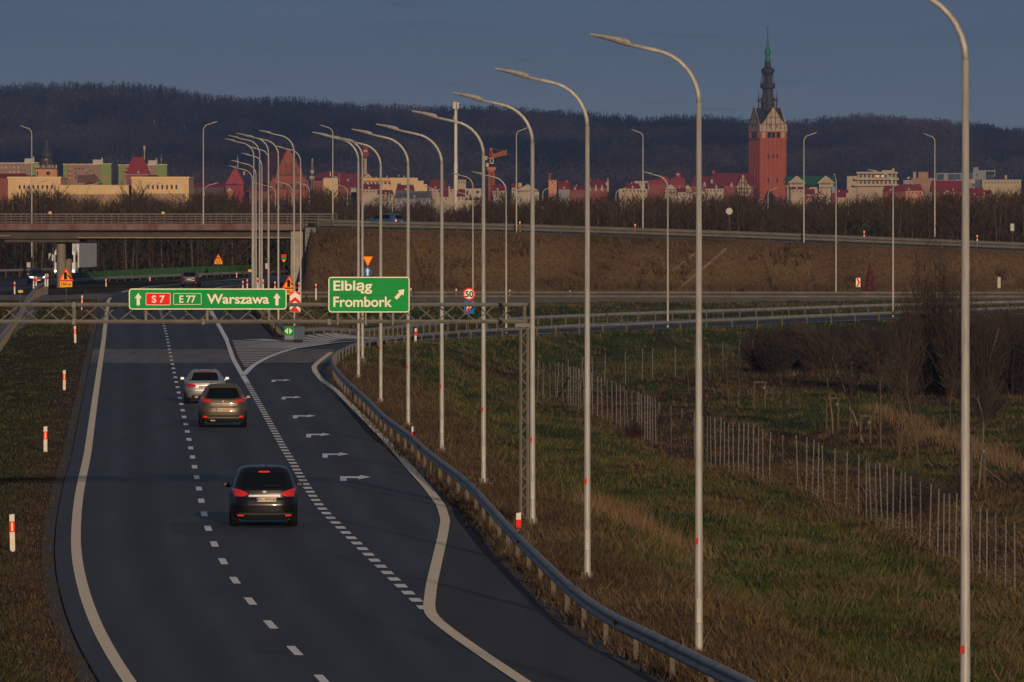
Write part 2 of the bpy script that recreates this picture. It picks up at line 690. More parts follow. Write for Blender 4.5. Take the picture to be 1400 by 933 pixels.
def strip(mb, L, Rr, zf, dz, skirt=0.35):
    """sheet between two polylines (arrays n x 2) with edges turned down into the ground"""
    n = len(L)
    rows = []
    for i in range(n):
        zl, zr = zf(L[i]) + dz, zf(Rr[i]) + dz
        r = [(L[i][0] - 0.02, L[i][1], zl - skirt)] if skirt else []
        r += [(L[i][0] + (Rr[i][0] - L[i][0]) * k / 4, L[i][1] + (Rr[i][1] - L[i][1]) * k / 4, zl + (zr - zl) * k / 4) for k in range(5)]
        if skirt:
            r.append((Rr[i][0] + 0.02, Rr[i][1], zr - skirt))
        rows.append(r)
    return mb.grid(rows)


# carriageway with its worn wheel tracks, oil-darkened lane middles and newer lanes of paving
yr = np.arange(110, 1312, 3.0)
nc = 64
uu = np.linspace(0, 1, nc)
al, ar = x_asph_l(yr), x_asph_r(yr)
mxx = al[:, None] + (ar - al)[:, None] * uu[None]
myy = np.repeat(yr[:, None], nc, 1)
mzz = rz_main(myy)
lanes = [(x_left(yr) + x_dash(yr)) / 2, (x_dash(yr) + x_exit(yr)) / 2, x_exit(yr) + 1.85]
wear = np.ones_like(mxx)
for k_, lc in enumerate(lanes):
    dl_ = mxx - lc[:, None]
    on = (np.abs(dl_) < 1.8)
    tr = np.exp(-((np.abs(dl_) - .82) / .30) ** 2)
    oil = np.exp(-(dl_ / .42) ** 2)
    am = .55 + .9 * fbm(myy / 37 + k_ * 9, mxx * 0 + k_, 201)
    wear *= np.where(on, (1 + .42 * tr * am) * (1 - .32 * oil * am), 1)
tone_ = np.where(mxx < x_dash(yr)[:, None] - .25, 1.0, np.where(mxx < x_exit(yr)[:, None], .93, 1.10))
wear *= tone_ * (.86 + .28 * fbm(mxx / 2.2, myy / 24, 207))
wear *= np.where((mxx < x_left(yr)[:, None] - .1), 1.25, 1)
wc = wear[..., None] * np.where((fbm(myy / 60, mxx / 3, 211) > .5)[..., None], np.array([1.0, 1.0, 1.0]), np.array([1.05, 1.0, .95]))
ix = np.arange(mxx.size).reshape(mxx.shape)
mf = np.stack([ix[:-1, :-1], ix[:-1, 1:], ix[1:, 1:], ix[1:, :-1]], -1).reshape(-1, 4)
M_asph_main = asphalt('asphalt_worn', (0.0225, 0.0285, 0.0345), 0.66, True)
struct('motorway', npmesh('motorway', np.stack([mxx.ravel(), myy.ravel(), mzz.ravel()], 1), mf, M_asph_main, wc.reshape(-1, 3), True), None)
mb = MB()
for xe_ in (al, ar):
    mb.grid([[(xe_[i], yr[i], float(mzz[i, 0])), (xe_[i] + (.02 if xe_ is ar else -.02), yr[i], float(mzz[i, 0]) - .35)] for i in range(len(yr))])
struct('motorway_edge', mb, M_asph)

mb = MB()
strip(mb, RAMP_L - np.array([0.5, -0.3]), RAMP_R + np.array([0.5, -0.3]), lambda p: float(rz_ramp(p[1])), -0.012)
struct('exit_ramp', mb, M_asph)

# hard shoulder in an older, lighter asphalt along the deceleration lane
ysd = np.arange(112, 500, 4.0)
mb = MB()
strip(mb, np.stack([x_decel(ysd) + 0.14, ysd], 1), np.stack([np.maximum(x_asph_r(ysd) - 0.03, x_decel(ysd) + 0.3), ysd], 1), lambda p: 0.0, 0.006, 0)
struct('hard_shoulder', mb, M_asph2)
ysd = np.arange(601, 1300, 4.0)
mb = MB()
strip(mb, np.stack([x_exit(ysd) + 0.2, ysd], 1), np.stack([x_asph_r(ysd) - 0.03, ysd], 1), lambda p: float(rz_main(p[1])), 0.006, 0)
struct('hard_shoulder', mb, M_asph2)

# worn pale band of asphalt over the bridge joint before the nose
mb = MB()
yb = np.array([516., 530, 545, 560])
strip(mb, np.stack([x_asph_l(yb) + 0.02, yb], 1), np.stack([np.array([-9.6, -9.8, -9.95, -10.2]), yb], 1), lambda p: 0.0 if p[0] < -13 else float(rz_ramp(p[1])), 0.010, 0)
struct('road_patch', mb, M_patch)

# paved crossing of the central reserve
mb = MB()
rows = []
for i in range(13):
    u = i / 12
    r = []
    for j in range(15):
        v_ = j / 14
        ax_, ay_ = -46.5 + 12.1 * u, 842 - 24 * u
        bx_, by_ = -50.5 + 13.6 * u, 925 - 20 * u
        x_, y_ = ax_ + (bx_ - ax_) * v_, ay_ + (by_ - ay_) * v_
        r.append((x_, y_, gz1(x_, y_) + .10 if x_ < float(x_asph_l(y_)) else float(rz_main(y_)) + .006))
    rows.append(r)
mb.grid(rows)
struct('median_crossing', mb, mat('pale_paving', (.105, .097, .09), .9, var=.5, scale=.35))

# gravel between asphalt and guard rail
yv = np.arange(112, 520, 4.0)
mb = MB()
wv = 0.9 + 0.5 * fbm(yv / 9.0, yv * 0, 41)
strip(mb, np.stack([x_asph_r(yv) + 0.02, yv], 1), np.stack([x_asph_r(yv) + wv, yv], 1), lambda p: -0.03, 0.0, 0.2)
struct('gravel_verge', mb, M_gravel)
mb = MB()
yv = np.arange(112, 1000, 4.0)
strip(mb, np.stack([x_asph_l(yv) - 0.35, yv], 1), np.stack([x_asph_l(yv) - 0.03, yv], 1), lambda p: float(rz_main(p[1])) - 0.05, 0.0, 0.1)
struct('gravel_verge', mb, M_gravel)

# the opposite carriageway, far to the left, its drain and the road of the loop ramp
mb = MB()
ol = smooth_poly([(-52, 480), (-56, 640), (-60, 800), (-62, 960), (-60, 1050), (-55, 1130), (-47, 1200), (-36, 1260), (-15, 1330)], 50, 2)
orr = smooth_poly([(-34.5, 480), (-40, 640), (-46, 800), (-50.5, 960), (-50, 1050), (-46.5, 1115), (-38.5, 1180), (-28, 1230), (-9, 1296)], 50, 2)
strip(mb, ol, orr, lambda p: float(rz_main(p[1])), 0.0)
struct('opposite_carriageway', mb, M_asph)
mb = MB()
dl = smooth_poly([(-30.5, 520), (-33, 600), (-36, 700), (-40.5, 800)], 20, 2)
strip(mb, dl, dl + np.array([1.7, 0]), lambda p: -0.1, 0.0, 0.3)
struct('drain_channel', mb, mat('concrete_drain', (0.15, 0.135, 0.125), 0.9, var=0.35, scale=1.2))

mb = MB()
lx = np.linspace(-13, 95, 28)
strip(mb, np.stack([lx, 948 + 0.05 * lx], 1), np.stack([lx, 934 + 0.05 * lx], 1), lambda p: -1.38, 0.0, 0.6)
struct('loop_ramp', mb, M_asph)

mb = MB()
ux = np.linspace(-21.4, 100, 60)
strip(mb, np.stack([ux, ux * 0 + UY0], 1), np.stack([ux, ux * 0 + UY1], 1), lambda p: float(upper_z(p[0])), 0.0, 0.4)
struct('upper_road', mb, M_asph)

# ---------------------------------------------------------------- painted markings
EPS = 0.014


def paint(name, fx, y0, y1, w, zf, m, step=3.0, dash=None, phase=0.0, dz=EPS):
    mb = MB()
    segs = [(y0, y1)] if not dash else [(a, a + dash[0]) for a in np.arange(phase, y1, dash[1]) if a >= y0]
    for a, b in segs:
        n = max(2, int((b - a) / step) + 1)
        yy = np.linspace(a, b, n)
        mb.grid([[(float(fx(q)) - w / 2, q, float(zf(q)) + dz), (float(fx(q)) + w / 2, q, float(zf(q)) + dz)] for q in yy])
    return struct(name, mb, m)


paint('edge_line', x_left, 112, 846, 0.26, rz_main, M_white_sunlit)
paint('edge_line', lambda y: x_left(y), 940, 1300, 0.3, rz_main, M_white_sunlit)
paint('lane_dashes', x_dash, 130, 1280, 0.18, rz_main, M_white, dash=(3.9, 11.7), phase=194.85 - 11.7 * 6)
paint('exit_dashes', x_exit, 215, 464, 0.26, rz_main, M_white, dash=(1.95, 3.9), phase=216.0)
paint('exit_line', x_exit, 464.5, 1290, 0.27, rz_main, M_white)
paint('edge_line', x_decel, 112, 548, 0.27, lambda y: rz_ramp(y), M_white_sunlit, step=2.0, dz=EPS + 0.006)


def paint_poly(name, pts, w, m, dz):
    mb = MB()
    rows = []
    for i in range(len(pts)):
        a, b = pts[max(0, i - 1)], pts[min(len(pts) - 1, i + 1)]
        d = np.array([b[0] - a[0], b[1] - a[1]])
        d /= np.hypot(*d)
        nx_, ny_ = -d[1] * w / 2, d[0] * w / 2
        z = float(rz_ramp(pts[i][1])) + dz
        rows.append([(pts[i][0] + nx_, pts[i][1] + ny_, z), (pts[i][0] - nx_, pts[i][1] - ny_, z)])
    mb.grid(rows)
    return struct(name, mb, m)


rl = [p for p in RAMP_L if p[1] > 482]
paint_poly('edge_line', rl, 0.3, M_white, EPS + 0.035)
rr = [p for p in RAMP_R if p[1] > 552]
paint_poly('edge_line', rr, 0.35, M_white, EPS + 0.02)
mid = (RAMP_L + RAMP_R) / 2
mb = MB()
q = resample(mid[30:], 60)
for i in range(0, 58, 4):
    for s_ in (0.0,):
        a, b = q[i], q[i + 1]
        d = (b - a) / np.hypot(*(b - a))
        z = float(rz_ramp(a[1])) + EPS
        mb.add([(a[0] - d[1] * -0.12, a[1] - d[0] * 0.12, z), (a[0] + d[1] * -0.12, a[1] + d[0] * 0.12, z), (b[0] + d[1] * -0.12, b[1] + d[0] * 0.12, z), (b[0] - d[1] * -0.12, b[1] - d[0] * 0.12, z)], [(0, 1, 2, 3)])
struct('lane_dashes', mb, M_white)

# hatched nose between the motorway and the ramp
rly, rlx = RAMP_L[:, 1], RAMP_L[:, 0]
NG = 40
gyy, g_l, g_r = GYY, GL, GR
mb = MB()
def zn(p):
    rgt = float(np.interp(p[1], rly, rlx))
    lft = float(np.interp(p[1], gyy, g_l))
    zl_ = float(rz_ramp(p[1])) * float(sstep(612, 660, p[1]))
    t_ = min(1, max(0, (p[0] - lft) / max(.2, rgt - lft)))
    return zl_ * (1 - t_) + float(rz_ramp(p[1])) * t_



strip(mb, np.stack([g_l, gyy], 1), np.stack([np.maximum(g_r, g_l + .05), gyy], 1), zn, 0.02, 0.4)
struct('gore_surface', mb, M_asph2)
mb = MB()
for a in np.arange(494, 706, 5.2):
    w = 3.0 if a < 600 else 3.6
    ga, gb = np.interp(a, gyy, g_l), np.interp(a, gyy, g_r)
    gA, gB = np.interp(a + w, gyy, g_l), np.interp(a + w, gyy, g_r)
    if gb - ga < 0.5:
        continue
    za, zb = zn((ga, a)) + EPS + 0.022, zn((gb, a)) + EPS + 0.022
    mb.add([(ga + .2, a, za), (gb - .25, a, zb), (gB - .25, a + w, zb), (gA + .2, a + w, za)], [(0, 1, 2, 3)])
struct('gore_hatching', mb, mat('road_paint_worn', (.52, .49, .45), .7, var=.35, scale=1.5))

# six right-turn arrows in the deceleration lane
for (ax0, ax1, ayy) in ((371, 398, 520.5), (385, 412, 544), (400, 432, 569.5), (418, 452, 595), (440, 477, 622), (464, 507, 653.5)):
    x0, yc, _ = P(ax0, ayy, 0)
    x1 = XA(ax1, yc)
    w = x1 - x0
    v = yc - 4.2
    m2 = MB()
    lean = -0.3
    pts = [(0, 0), (.2, 0), (.2, 3.2), (.62, 3.2), (.62, 1.9), (1, 4.3), (.62, 6.7), (.62, 5.2), (0, 5.2)]
    m2.add([(x0 + (p_[0] + 0.10 * (1 - p_[1] / 5.2) * (p_[0] < 0.3)) * w, v + p_[1], EPS + 0.003) for p_ in pts], [(0, 1, 2, 8), (2, 3, 7, 8), (3, 4, 5, 6, 7)])
    struct('turn_arrow', m2, M_white)

# darker repairs cut into the surface
mb = MB()
for yj, l_, w_, n_ in ((263, -9.2, 1.5, 9), (318, -3.9, 1.2, 14), (226, -2.6, 1.6, 8), (372, -12.0, 1.4, 16), (196, -5.2, 1.1, 7)):
    mb.add([(l_, yj, .005), (l_ + w_, yj, .005), (l_ + w_ - .035 * n_, yj + n_, .005), (l_ - .035 * n_, yj + n_, .005)], [(0, 1, 2, 3)])
struct('asphalt_repairs', mb, asphalt('asphalt_repair', (.019, .021, .023), .65))
# ---------------------------------------------------------------- guard rails
M_galv = mat('galvanised_steel', (0.27, 0.27, 0.265), 0.6, metal=0.2, spec=.3, var=0.4, scale=1.5)
M_galv_w = mat('galvanised_post', (0.105, 0.088, 0.070), 0.75, spec=.15, var=0.3, scale=3)
M_pole = mat('lamp_galvanised', (0.37, 0.35, 0.315), 0.55, metal=0.15, spec=.35, var=0.34, scale=3.0, stretch=(3, 3, 0.35))
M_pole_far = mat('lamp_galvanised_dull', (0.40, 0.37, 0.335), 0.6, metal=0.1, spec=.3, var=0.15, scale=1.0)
M_redref = mat('red_reflector', (0.75, 0.02, 0.015), 0.3, emit=(1, 0.02, 0.01), estr=0.0)
M_redref = mat('red_sticker', (0.42, 0.012, 0.010), 0.5, spec=.1)
M_dark = mat('dark_steel', (0.045, 0.045, 0.05), 0.55, metal=0.3)
M_conc = mat('concrete', (0.28, 0.25, 0.22), 0.9, var=0.3, scale=0.8, bump=0.2)

WB = [(0.0, 0.0), (-0.05, -0.03), (-0.085, -0.075), (-0.05, -0.12), (-0.015, -0.155), (-0.05, -0.19), (-0.085, -0.235), (-0.05, -0.28), (0, -0.31)]


def guard_rail(label, pts, side=1, post=4.0, beams=(0.0,), hpost=1.0, n=None, smooth=2, reflect=None, mt=None, cap=0.03):
    """W-beam rail along world points (x, y, z of its top); side +1 turns the face to the left of travel"""
    L_ = sum(math.dist(pts[i][:2], pts[i + 1][:2]) for i in range(len(pts) - 1))
    n = n or max(12, int(L_ / 3))
    q = smooth_poly(pts, n, smooth)
    r = thing('guard_rail', label, 'guard rail', tuple(q[0]))
    o = q[0]
    tn = np.gradient(q, axis=0)
    tn /= np.hypot(tn[:, 0], tn[:, 1])[:, None]
    mbm = MB()
    for bz in beams:
        rows = []
        for i in range(n):
            nx_, ny_ = -tn[i, 1] * side, tn[i, 0] * side
            rows.append([(q[i, 0] - o[0] - nx_ * dx, q[i, 1] - o[1] - ny_ * dx, q[i, 2] - o[2] + dz + bz) for dx, dz in WB]
                        + [(q[i, 0] - o[0] - nx_ * cap, q[i, 1] - o[1] - ny_ * cap, q[i, 2] - o[2] + bz + 0.012), ])
        # back sheet closes the section, so the beam reads solid from above
        for k_ in range(n):
            rows[k_].append(rows[k_][0])
        mbm.grid(rows)
    obj('rail_beam', mbm, mt or M_galv, r, True)
    d = np.r_[0, np.cumsum(np.hypot(*np.diff(q[:, :2], axis=0).T))]
    np_ = min(100, max(2, int(d[-1] / post)))
    pm = MB().box(0, 0, -0.64, 0.075, 0.10, 1.2).mesh('post')
    for t in np.linspace(0.3, d[-1] - 0.3, np_):
        x, y, z = (np.interp(t, d, q[:, k]) for k in range(3))
        i = min(n - 1, int(np.searchsorted(d, t)))
        link('post', pm, M_galv_w, r, (x - o[0] + tn[i, 1] * side * .06, y - o[1] - tn[i, 0] * side * .06, z - o[2] - 0.03), math.atan2(tn[i, 1], tn[i, 0]))
    for (px, py) in reflect or ():
        yy = q[:, 1]
        j = int(np.argmin((CX + F * q[:, 0] / yy - px) ** 2 + (HY + F * (HC - q[:, 2] + 0.15) / yy - py) ** 2))
        obj('reflector', MB().box(0, 0, 0, 0.11, 0.03, 0.10, bev=0.012), M_redref, r, loc=(q[j, 0] - o[0] - 0.02, q[j, 1] - o[1] - 0.13, q[j, 2] - o[2] - 0.14))
    return r


def gpts(pxs, zf):
    """(px, py) of the rail's top edge -> world, zf(y) gives its height"""
    out = []
    for px, py in pxs:
        z = 0.75
        for _ in range(6):
            x, y, _z = P(px, py, z)
            z = float(zf(y)) + 0.75
        out.append((x, y, z))
    return out


near = gpts([(1180, 1030), (1029, 930), (960, 898), (894, 865), (845, 843), (806, 819), (776, 795), (739, 760), (700, 722), (645, 661), (625, 645), (587, 617), (560, 592), (527, 569),
             (500, 542), (478, 523), (465, 510), (456, 498)], lambda y: 0.0)
near += [(-9.25, 500, .70), (-9.35, 519, 0.6), (-9.1, 553, .42), (-8.6, 582, .22), (-5.9, 626, -.08), (-2.3, 660, -.33), (2.7, 690, -.52), (8.1, 712, -.62), (20.3, 753, -.7),
         (30.3, 786, -.75), (44, 824, -.77), (68, 862, -.77)]
guard_rail('long galvanised guard rail along the deceleration lane, curving onto the exit ramp', near, 1, 3.9, n=260, smooth=2, hpost=1.0,
           reflect=[(846, 853), (706, 740), (572, 612), (521, 571), (481, 532), (455, 498)])

rampl = gpts([(412, 450), (440, 447.5)], lambda y: 0.0 - 0.35) + [(-9.9, 640, -.02), (-7.2, 684, -.3), (-4.6, 712, -.5), (1.6, 747, -.6), (8.6, 773, -.66), (21.2, 808, -.72), (32.2, 838, -.75), (46, 864, -.75), (70, 904, -.75)]
guard_rail('blue-grey guard rail on the far edge of the ramp, starting at the green box', rampl, 1, 4.2, n=110)
mainr = [(-13.9, 604, 0.42)] + [(float(x_asph_r(y)) + 0.6, y, float(rz_main(y)) + 0.72) for y in (618, 640, 680, 730, 790, 850, 905)]
guard_rail('guard rail on the right shoulder of the motorway beyond the green nose box', mainr, 1, 4.5, n=80)
med = [(XA(-60, 470), 470, .72), (XA(0, 562), 562, .72), (XA(25, 667), 667, .72), (XA(37, 763), 763, .70), (XA(50, 867), 867, .5), (XA(60, 925), 925, .28), (XA(66, 950), 950, -.05)]
guard_rail('dented guard rail of the central reserve beside the concrete drain', med, -1, 4.5, n=90, smooth=1)
gl = [(-49.8, 1072, -1.0), (-46.5, 1110, -1.0), (-42.2, 1134, -1.0), (-36.6, 1160, -1.0), (-31.2, 1188, -1.0), (-25.5, 1208, -1.0), (-15, 1250, -1.0)]
guard_rail('dark guard rail in front of the green anti-glare barrier', gl, -1, 4.0, n=60)
loop = [(-21, 932.5, -.72), (-5, 934, -.72), (10, 935, -.74), (30, 936.5, -.78), (50, 938, -.8), (95, 940, -.8)]
guard_rail('double galvanised guard rail at the foot of the brown embankment', loop, 1, 4.0, beams=(0.0, -0.36), n=50, mt=mat('rail_dull', (.115, .105, .092), .75, spec=.2, var=.3, scale=1))
up_n = [(x, UY0 + 0.5, float(upper_z(x)) + 0.80) for x in np.linspace(-21, 98, 40)]
guard_rail('guard rail along the near edge of the upper road on the embankment', up_n, 1, 3.6, beams=(0.0, -0.34), n=60, mt=MATS['rail_dull'])
up_f = [(x, UY1 - 0.6, float(upper_z(x)) + 0.80) for x in np.linspace(-21, 98, 40)]
guard_rail('guard rail along the far edge of the upper road below the town trees', up_f, 1, 3.6, n=60, mt=MATS['rail_dull'])
opp = [(XA(-30, 1150), 1150, -.55), (XA(60, 1170), 1170, -.55), (XA(140, 1205), 1205, -.6), (XA(200, 1250), 1250, -.6)]
guard_rail('far guard rail of the opposite carriageway under the bridge', opp, 1, 4.0, n=30)

# concrete channels running aslant down the embankment
for lab, a, b in (('pale concrete slope drain running aslant down the embankment beside the ramp lamp', (993, 341), (921, 402)), ('shorter faint slope drain parallel to the long one', (951, 347), (918, 372))):
    t = thing('slope_drain', lab, 'slope drain', (XA(b[0], 1024), 1024, 0))
    f0 = (ZA(a[1], 1039) - ZA(b[1], 1024))
    n_ = 14
    mb = MB()
    rows = []
    for k_ in range(n_ + 1):
        u = k_ / n_
        px_ = b[0] + (a[0] - b[0]) * u
        py_ = b[1] + (a[1] - b[1]) * u
        y_ = 1024.0
        for _ in range(12):
            x_ = XA(px_, y_)
            z_ = gz1(x_, y_)
            y_ += ((py_ - HY) * y_ / F - (HC - z_)) * -2.0
            y_ = min(1040, max(1000, y_))
        rows.append([(x_ - t.location.x - .14, y_ - 1024 - .05, z_ + .10), (x_ - t.location.x + .14, y_ - 1024 - .05, z_ + .10), (x_ - t.location.x + .14, y_ - 1024 + .2, z_ - .2)])
    mb.grid(rows)
    obj('channel', mb, mat('concrete_channel', (.20, .165, .125), .9, var=.3, scale=2), t)

# two-storey noise fence behind the opposite carriageway, seen as a grey strip under the bridge
mb = MB()
fr = thing('roadside_fence', 'low grey fence behind the opposite carriageway seen below the bridge', 'fence', (0, 1300, -1.6))
obj('fence_panel', MB().box(-42, 0, 1.0, 62, 0.08, 1.5), mat('grey_panels', (0.13, 0.12, 0.115), 0.9, var=0.3, scale=1.0), fr)
for k in range(16):
    obj('post', MB().box(-72 + k * 4, -0.08, 0.9, 0.12, 0.1, 2.0), M_galv_w, fr)

# ---------------------------------------------------------------- street lamps
def lamp(label, mx, base, head, Z, group, near_=True, arm3=None, zb=None, sticker=True, plinth=False, dy=0.0, headw=1.0):
    """mast at pixel column mx, foot row `base`, tip of the lamp head at `head`, distance Z"""
    z0 = ZA(base, Z) if zb is None else zb
    x0 = XA(mx, Z)
    zt = ZA(head[1], Z)
    dx = XA(head[0], Z) - x0
    h = zt - z0
    yaw = 0.0
    t = thing('street_lamp', label, 'street lamp', (x0, Z, z0), 0.0, group)
    m = M_pole if near_ else M_pole_far
    ns = 14 if near_ else 8
    sg = 1 if dx >= 0 else -1
    reach = max(abs(dx), 1.2)
    lat = abs(dx) / reach if reach else 1
    # direction of the arm in plan: mostly across the view, the remainder away from the viewer
    ca = sg * lat
    sa = dy if dy else math.sqrt(max(0, 1 - lat * lat))
    r0, r1 = 0.084, 0.046
    hb = 0
    hl = 0.70 * min(1, reach / 2.0)
    ra = reach - hl
    rr_ = min(1.05, ra * 0.74)
    xe_ = rr_ * (1 - math.cos(math.pi / 2 * .9))
    hb = h - .19 - .22 * (ra - xe_) - rr_ * 1.02 * math.sin(math.pi / 2 * .9)
    obj('mast', MB().tube([(0, 0, -0.25 if z0 > 1 else -1.2), (0, 0, 0.0), (0, 0, hb)], [r0, r0, r1 + 0.006], ns), m, t, True)
    a = []
    for k in range(9):
        u = k / 8 * math.pi / 2 * 0.90
        a.append((rr_ * (1 - math.cos(u)), hb + 0.0 + rr_ * math.sin(u) * 1.02))
    a.append((ra, h - 0.19))
    am = [(d * ca, d * sa, z) for d, z in a]
    obj('arm', MB().tube(am, [r1 + .004] * 3 + [r1 - 0.006 * k / 9 for k in range(6)] + [0.042], ns), m, t, True)
    # leaf-shaped lantern: thick at the arm, thin at its tip
    hm = MB()
    rows = []
    N_ = 9
    for i in range(N_):
        u = i / (N_ - 1)
        d = ra - 0.10 + u * (hl + 0.10)
        zc = h - 0.19 + 0.19 * u ** 0.8
        wv_ = 0.155 * math.sin(math.pi * min(1, 0.22 + u * 0.76)) ** 0.7 * headw
        th = (0.085 if u > 0.08 else 0.05) * (1 - 0.8 * u) + 0.012
        ring = []
        for k in range(10):
            an = 2 * math.pi * k / 10
            sy, sz = math.cos(an) * wv_, math.sin(an)
            sz = sz * th * (0.9 if sz > 0 else 1.0)
            ring.append((d * ca - sy * sa, d * sa + sy * ca, zc + sz))
        rows.append(ring + [ring[0]])
    hm.grid(rows)
    hm.add([rows[0][k] for k in range(10)], [tuple(range(10))])
    hm.add([rows[-1][k] for k in range(10)], [tuple(range(10))])
    obj('lamp_head', hm, m, t, True)
    if near_:
        obj('base_plate', MB().box(0, 0, 0.03, 0.52, 0.52, 0.05).box(0, 0, 0.11, 0.30, 0.04, 0.14).box(0, 0, 0.11, 0.04, 0.30, 0.14).box(0, 0, -0.42, 0.45, 0.45, 0.8), M_conc if False else M_galv_w, t)
        obj('door_hatch', MB().box(0, -r0 - 0.004, 0.95, 0.10, 0.02, 0.5, bev=.006), m, t)
    if sticker:
        obj('number_sticker', MB().box(-0.045, -r0 + 0.018, 2.35 if near_ else 2.0, 0.065, 0.04, 0.12), M_redref, t)
    return t


LR = 'street lamps along the deceleration lane'
lamp('tallest street lamp, nearest of the row, its mast cut by the upper picture edge', 1320, 254 + HC * 90, (1125, -41), F / 90, LR)
lamp('second street lamp of the near row, foot behind the guard rail at picture bottom', 955.5, 900, (807, 47), F / 68.2, LR)
lamp('street lamp with foot at the reed clump below the guard rail bend', 803, 793, (677, 94), F / 57.4, LR)
lamp('street lamp standing right next to the lattice leg of the gantry', 728, 718, (620, 127), F / 49.5, LR)
lamp('street lamp between the gantry leg and the speed limit sign', 661, 662, (563, 152), F / 43.4, LR)
lamp('street lamp just beyond the big green town sign with foot behind the white marker post', 604, 620, (514, 170), F / 38.9, LR)
lamp('street lamp crossing the edge of the big green town sign', 558, 585, (481, 177), F / 35.3, LR)
lamp('street lamp passing behind the middle of the green town sign', 520.5, 551, (459, 188), F / 31.8, LR)
lamp('street lamp behind the green town sign, front one of a close pair', 490, 517.5, (427, 181), F / 28.2, LR)
lamp('street lamp behind the green town sign, rear one of a close pair', 495.5, 492, (447, 185), F / 25.2, LR)
RL = 'street lamps along the exit ramp'
lamp('street lamp on the ramp edge seen through the end of the gantry truss', 692, 463, (645, 235), F / 19.0, RL)
lamp('street lamp on the ramp edge against the brown embankment near the sapling fence', 913, 452, (878, 235), F / 18.0, RL)
lamp('street lamp behind the fifty speed limit sign at the embankment foot', 646.5, 402, (617.5, 237), F / 13.4, RL, False)
lamp('street lamp at the embankment foot with its head seen end on', 1143, 402, (1139, 238), F / 13.4, RL, False, dy=-1.0)
lamp('patchy street lamp rising from the bare thicket beside the ramp', 1221, 432, (1186, 232), F / 16.6, RL, False)
ML = 'street lamps of the far motorway bend behind the long green sign'
for (mx, hx, hy, s_, lab) in ((402, 354.5, 178.5, 20.8, 'tallest of the far cluster, in front of the red gothic gable'),
                              (380.5, 331, 184, 19.7, 'second in the far cluster, before the red gothic church roof'),
                              (367, 323, 182.5, 18.7, 'third in the far cluster, carrying a small grey camera box'),
                              (355, 312.5, 185.5, 17.7, 'fourth in the far cluster beside the blue-grey barrier end'),
                              (347, 308, 190, 16.9, 'low-headed lamp heading the far cluster on the bend'),
                              (411, 374.5, 199.5, 15.6, 'lamp touching the pale bridge abutment'),
                              (367.5, 339, 200.5, 15.4, 'lamp half hidden in the cluster, head before the church roof edge'),
                              (358, 330, 209.5, 14.8, 'lamp hidden low in the cluster, head beside the small spire'),
                              (350, 316, 219.5, 14.2, 'lamp low in the cluster, head over the crimson chapel roof'),
                              (345, 312.5, 227, 13.6, 'lowest lamp of the cluster, head over the crimson chapel')):
    Zl = F / s_
    lamp('pale street lamp, ' + lab, mx, 0, (hx, hy), Zl, ML, s_ > 16, zb=float(rz_main(Zl)) - 0.1, sticker=s_ > 18)
UL = 'street lamps on the upper road'
lamp('street lamp on the bridge edge with its head turned toward the gothic church', 278, 307.5, (297.5, 166.5), 1040.0, UL, False)
lamp('street lamp on the embankment top beside the orange crane', 706, 319.5, (721.5, 175), 1040.4, UL, False)
lamp('street lamp on the embankment top beside the brick church tower', 1099, 329.5, (1117, 181.5), 1040.4, UL, False)
lamp('tall street lamp at the bridge, head over the blocks of flats', 43.5, 371, (27, 172), 1085.0, UL, False)
lamp('street lamp on the far verge between gothic church and crimson roofs', 455, 303, (437, 171), 1062.5, UL, False)
lamp('street lamp on the far verge before the long crimson church roof', 879, 311, (863, 177.5), 1062.5, UL, False)
lamp('street lamp on the far verge before the pale hotel blocks', 1278, 321, (1262, 183), 1062.5, UL, False)
DL = 'small street lamps of the road behind the embankment'
for mx, hx, hy, lab in ((34.5, 65, 247, 'at the left end of the long cream hall'), (120, 139, 249, 'before the low middle of the long cream hall'), (200, 222, 250, 'before the row of windows of the cream hall'),
                        (279.5, 299, 250, 'just behind the tall lamp on the bridge'), (376.5, 343, 249, 'before the left wall of the gothic church'), (399.5, 376, 248, 'before the gothic gable'),
                        (423, 403, 249, 'at the right edge of the gothic church'), (475, 457, 252, 'below the crimson hip roof'), (446, 445, 259, 'seen end on below the cream house with crimson roof'),
                        (532, 532, 263, 'one of an end-on pair behind the dark car'), (536.5, 530, 264, 'one of a pair behind the dark car, slightly taller'), (597, 580, 255, 'before the grey-roofed houses'),
                        (640.5, 622, 262, 'below the pale flat-roofed house'), (742, 759, 255, 'before the white gable house'), (842, 857, 257, 'before the crimson school roof'), (945, 957, 261, 'before the half-timbered houses'),
                        (1050, 1063.5, 257, 'at the foot of the brick church tower'), (1160, 1172, 259, 'before the mansard house row')):
    lamp('small street lamp ' + lab, mx, 0, (hx, hy), 1290.0, DL, False, zb=-1.7, sticker=False, dy=-1.0 if abs(hx - mx) < 3 else 0)

# camera box on the third far mast
cb = thing('camera_box', 'small grey camera box strapped to a far lamp mast', 'camera', (XA(364.5, F / 18.7 - 0.2), F / 18.7 - 0.2, ZA(364, F / 18.7)))
obj('housing', MB().box(0, 0, 0, 0.19, 0.18, 0.42, bev=0.02), mat('beige_plastic', (0.45, 0.40, 0.32), 0.6), cb)
obj('bracket', MB().box(0.12, 0.08, 0.1, 0.1, 0.06, 0.05).tube([(-.02, -.1, .52), (.1, .08, .5)], .05, 8), M_galv, cb)

# ---------------------------------------------------------------- sign gantry
GY0 = 275.0


def gp(px, py):
    return XA(px, GY0), ZA(py, GY0)


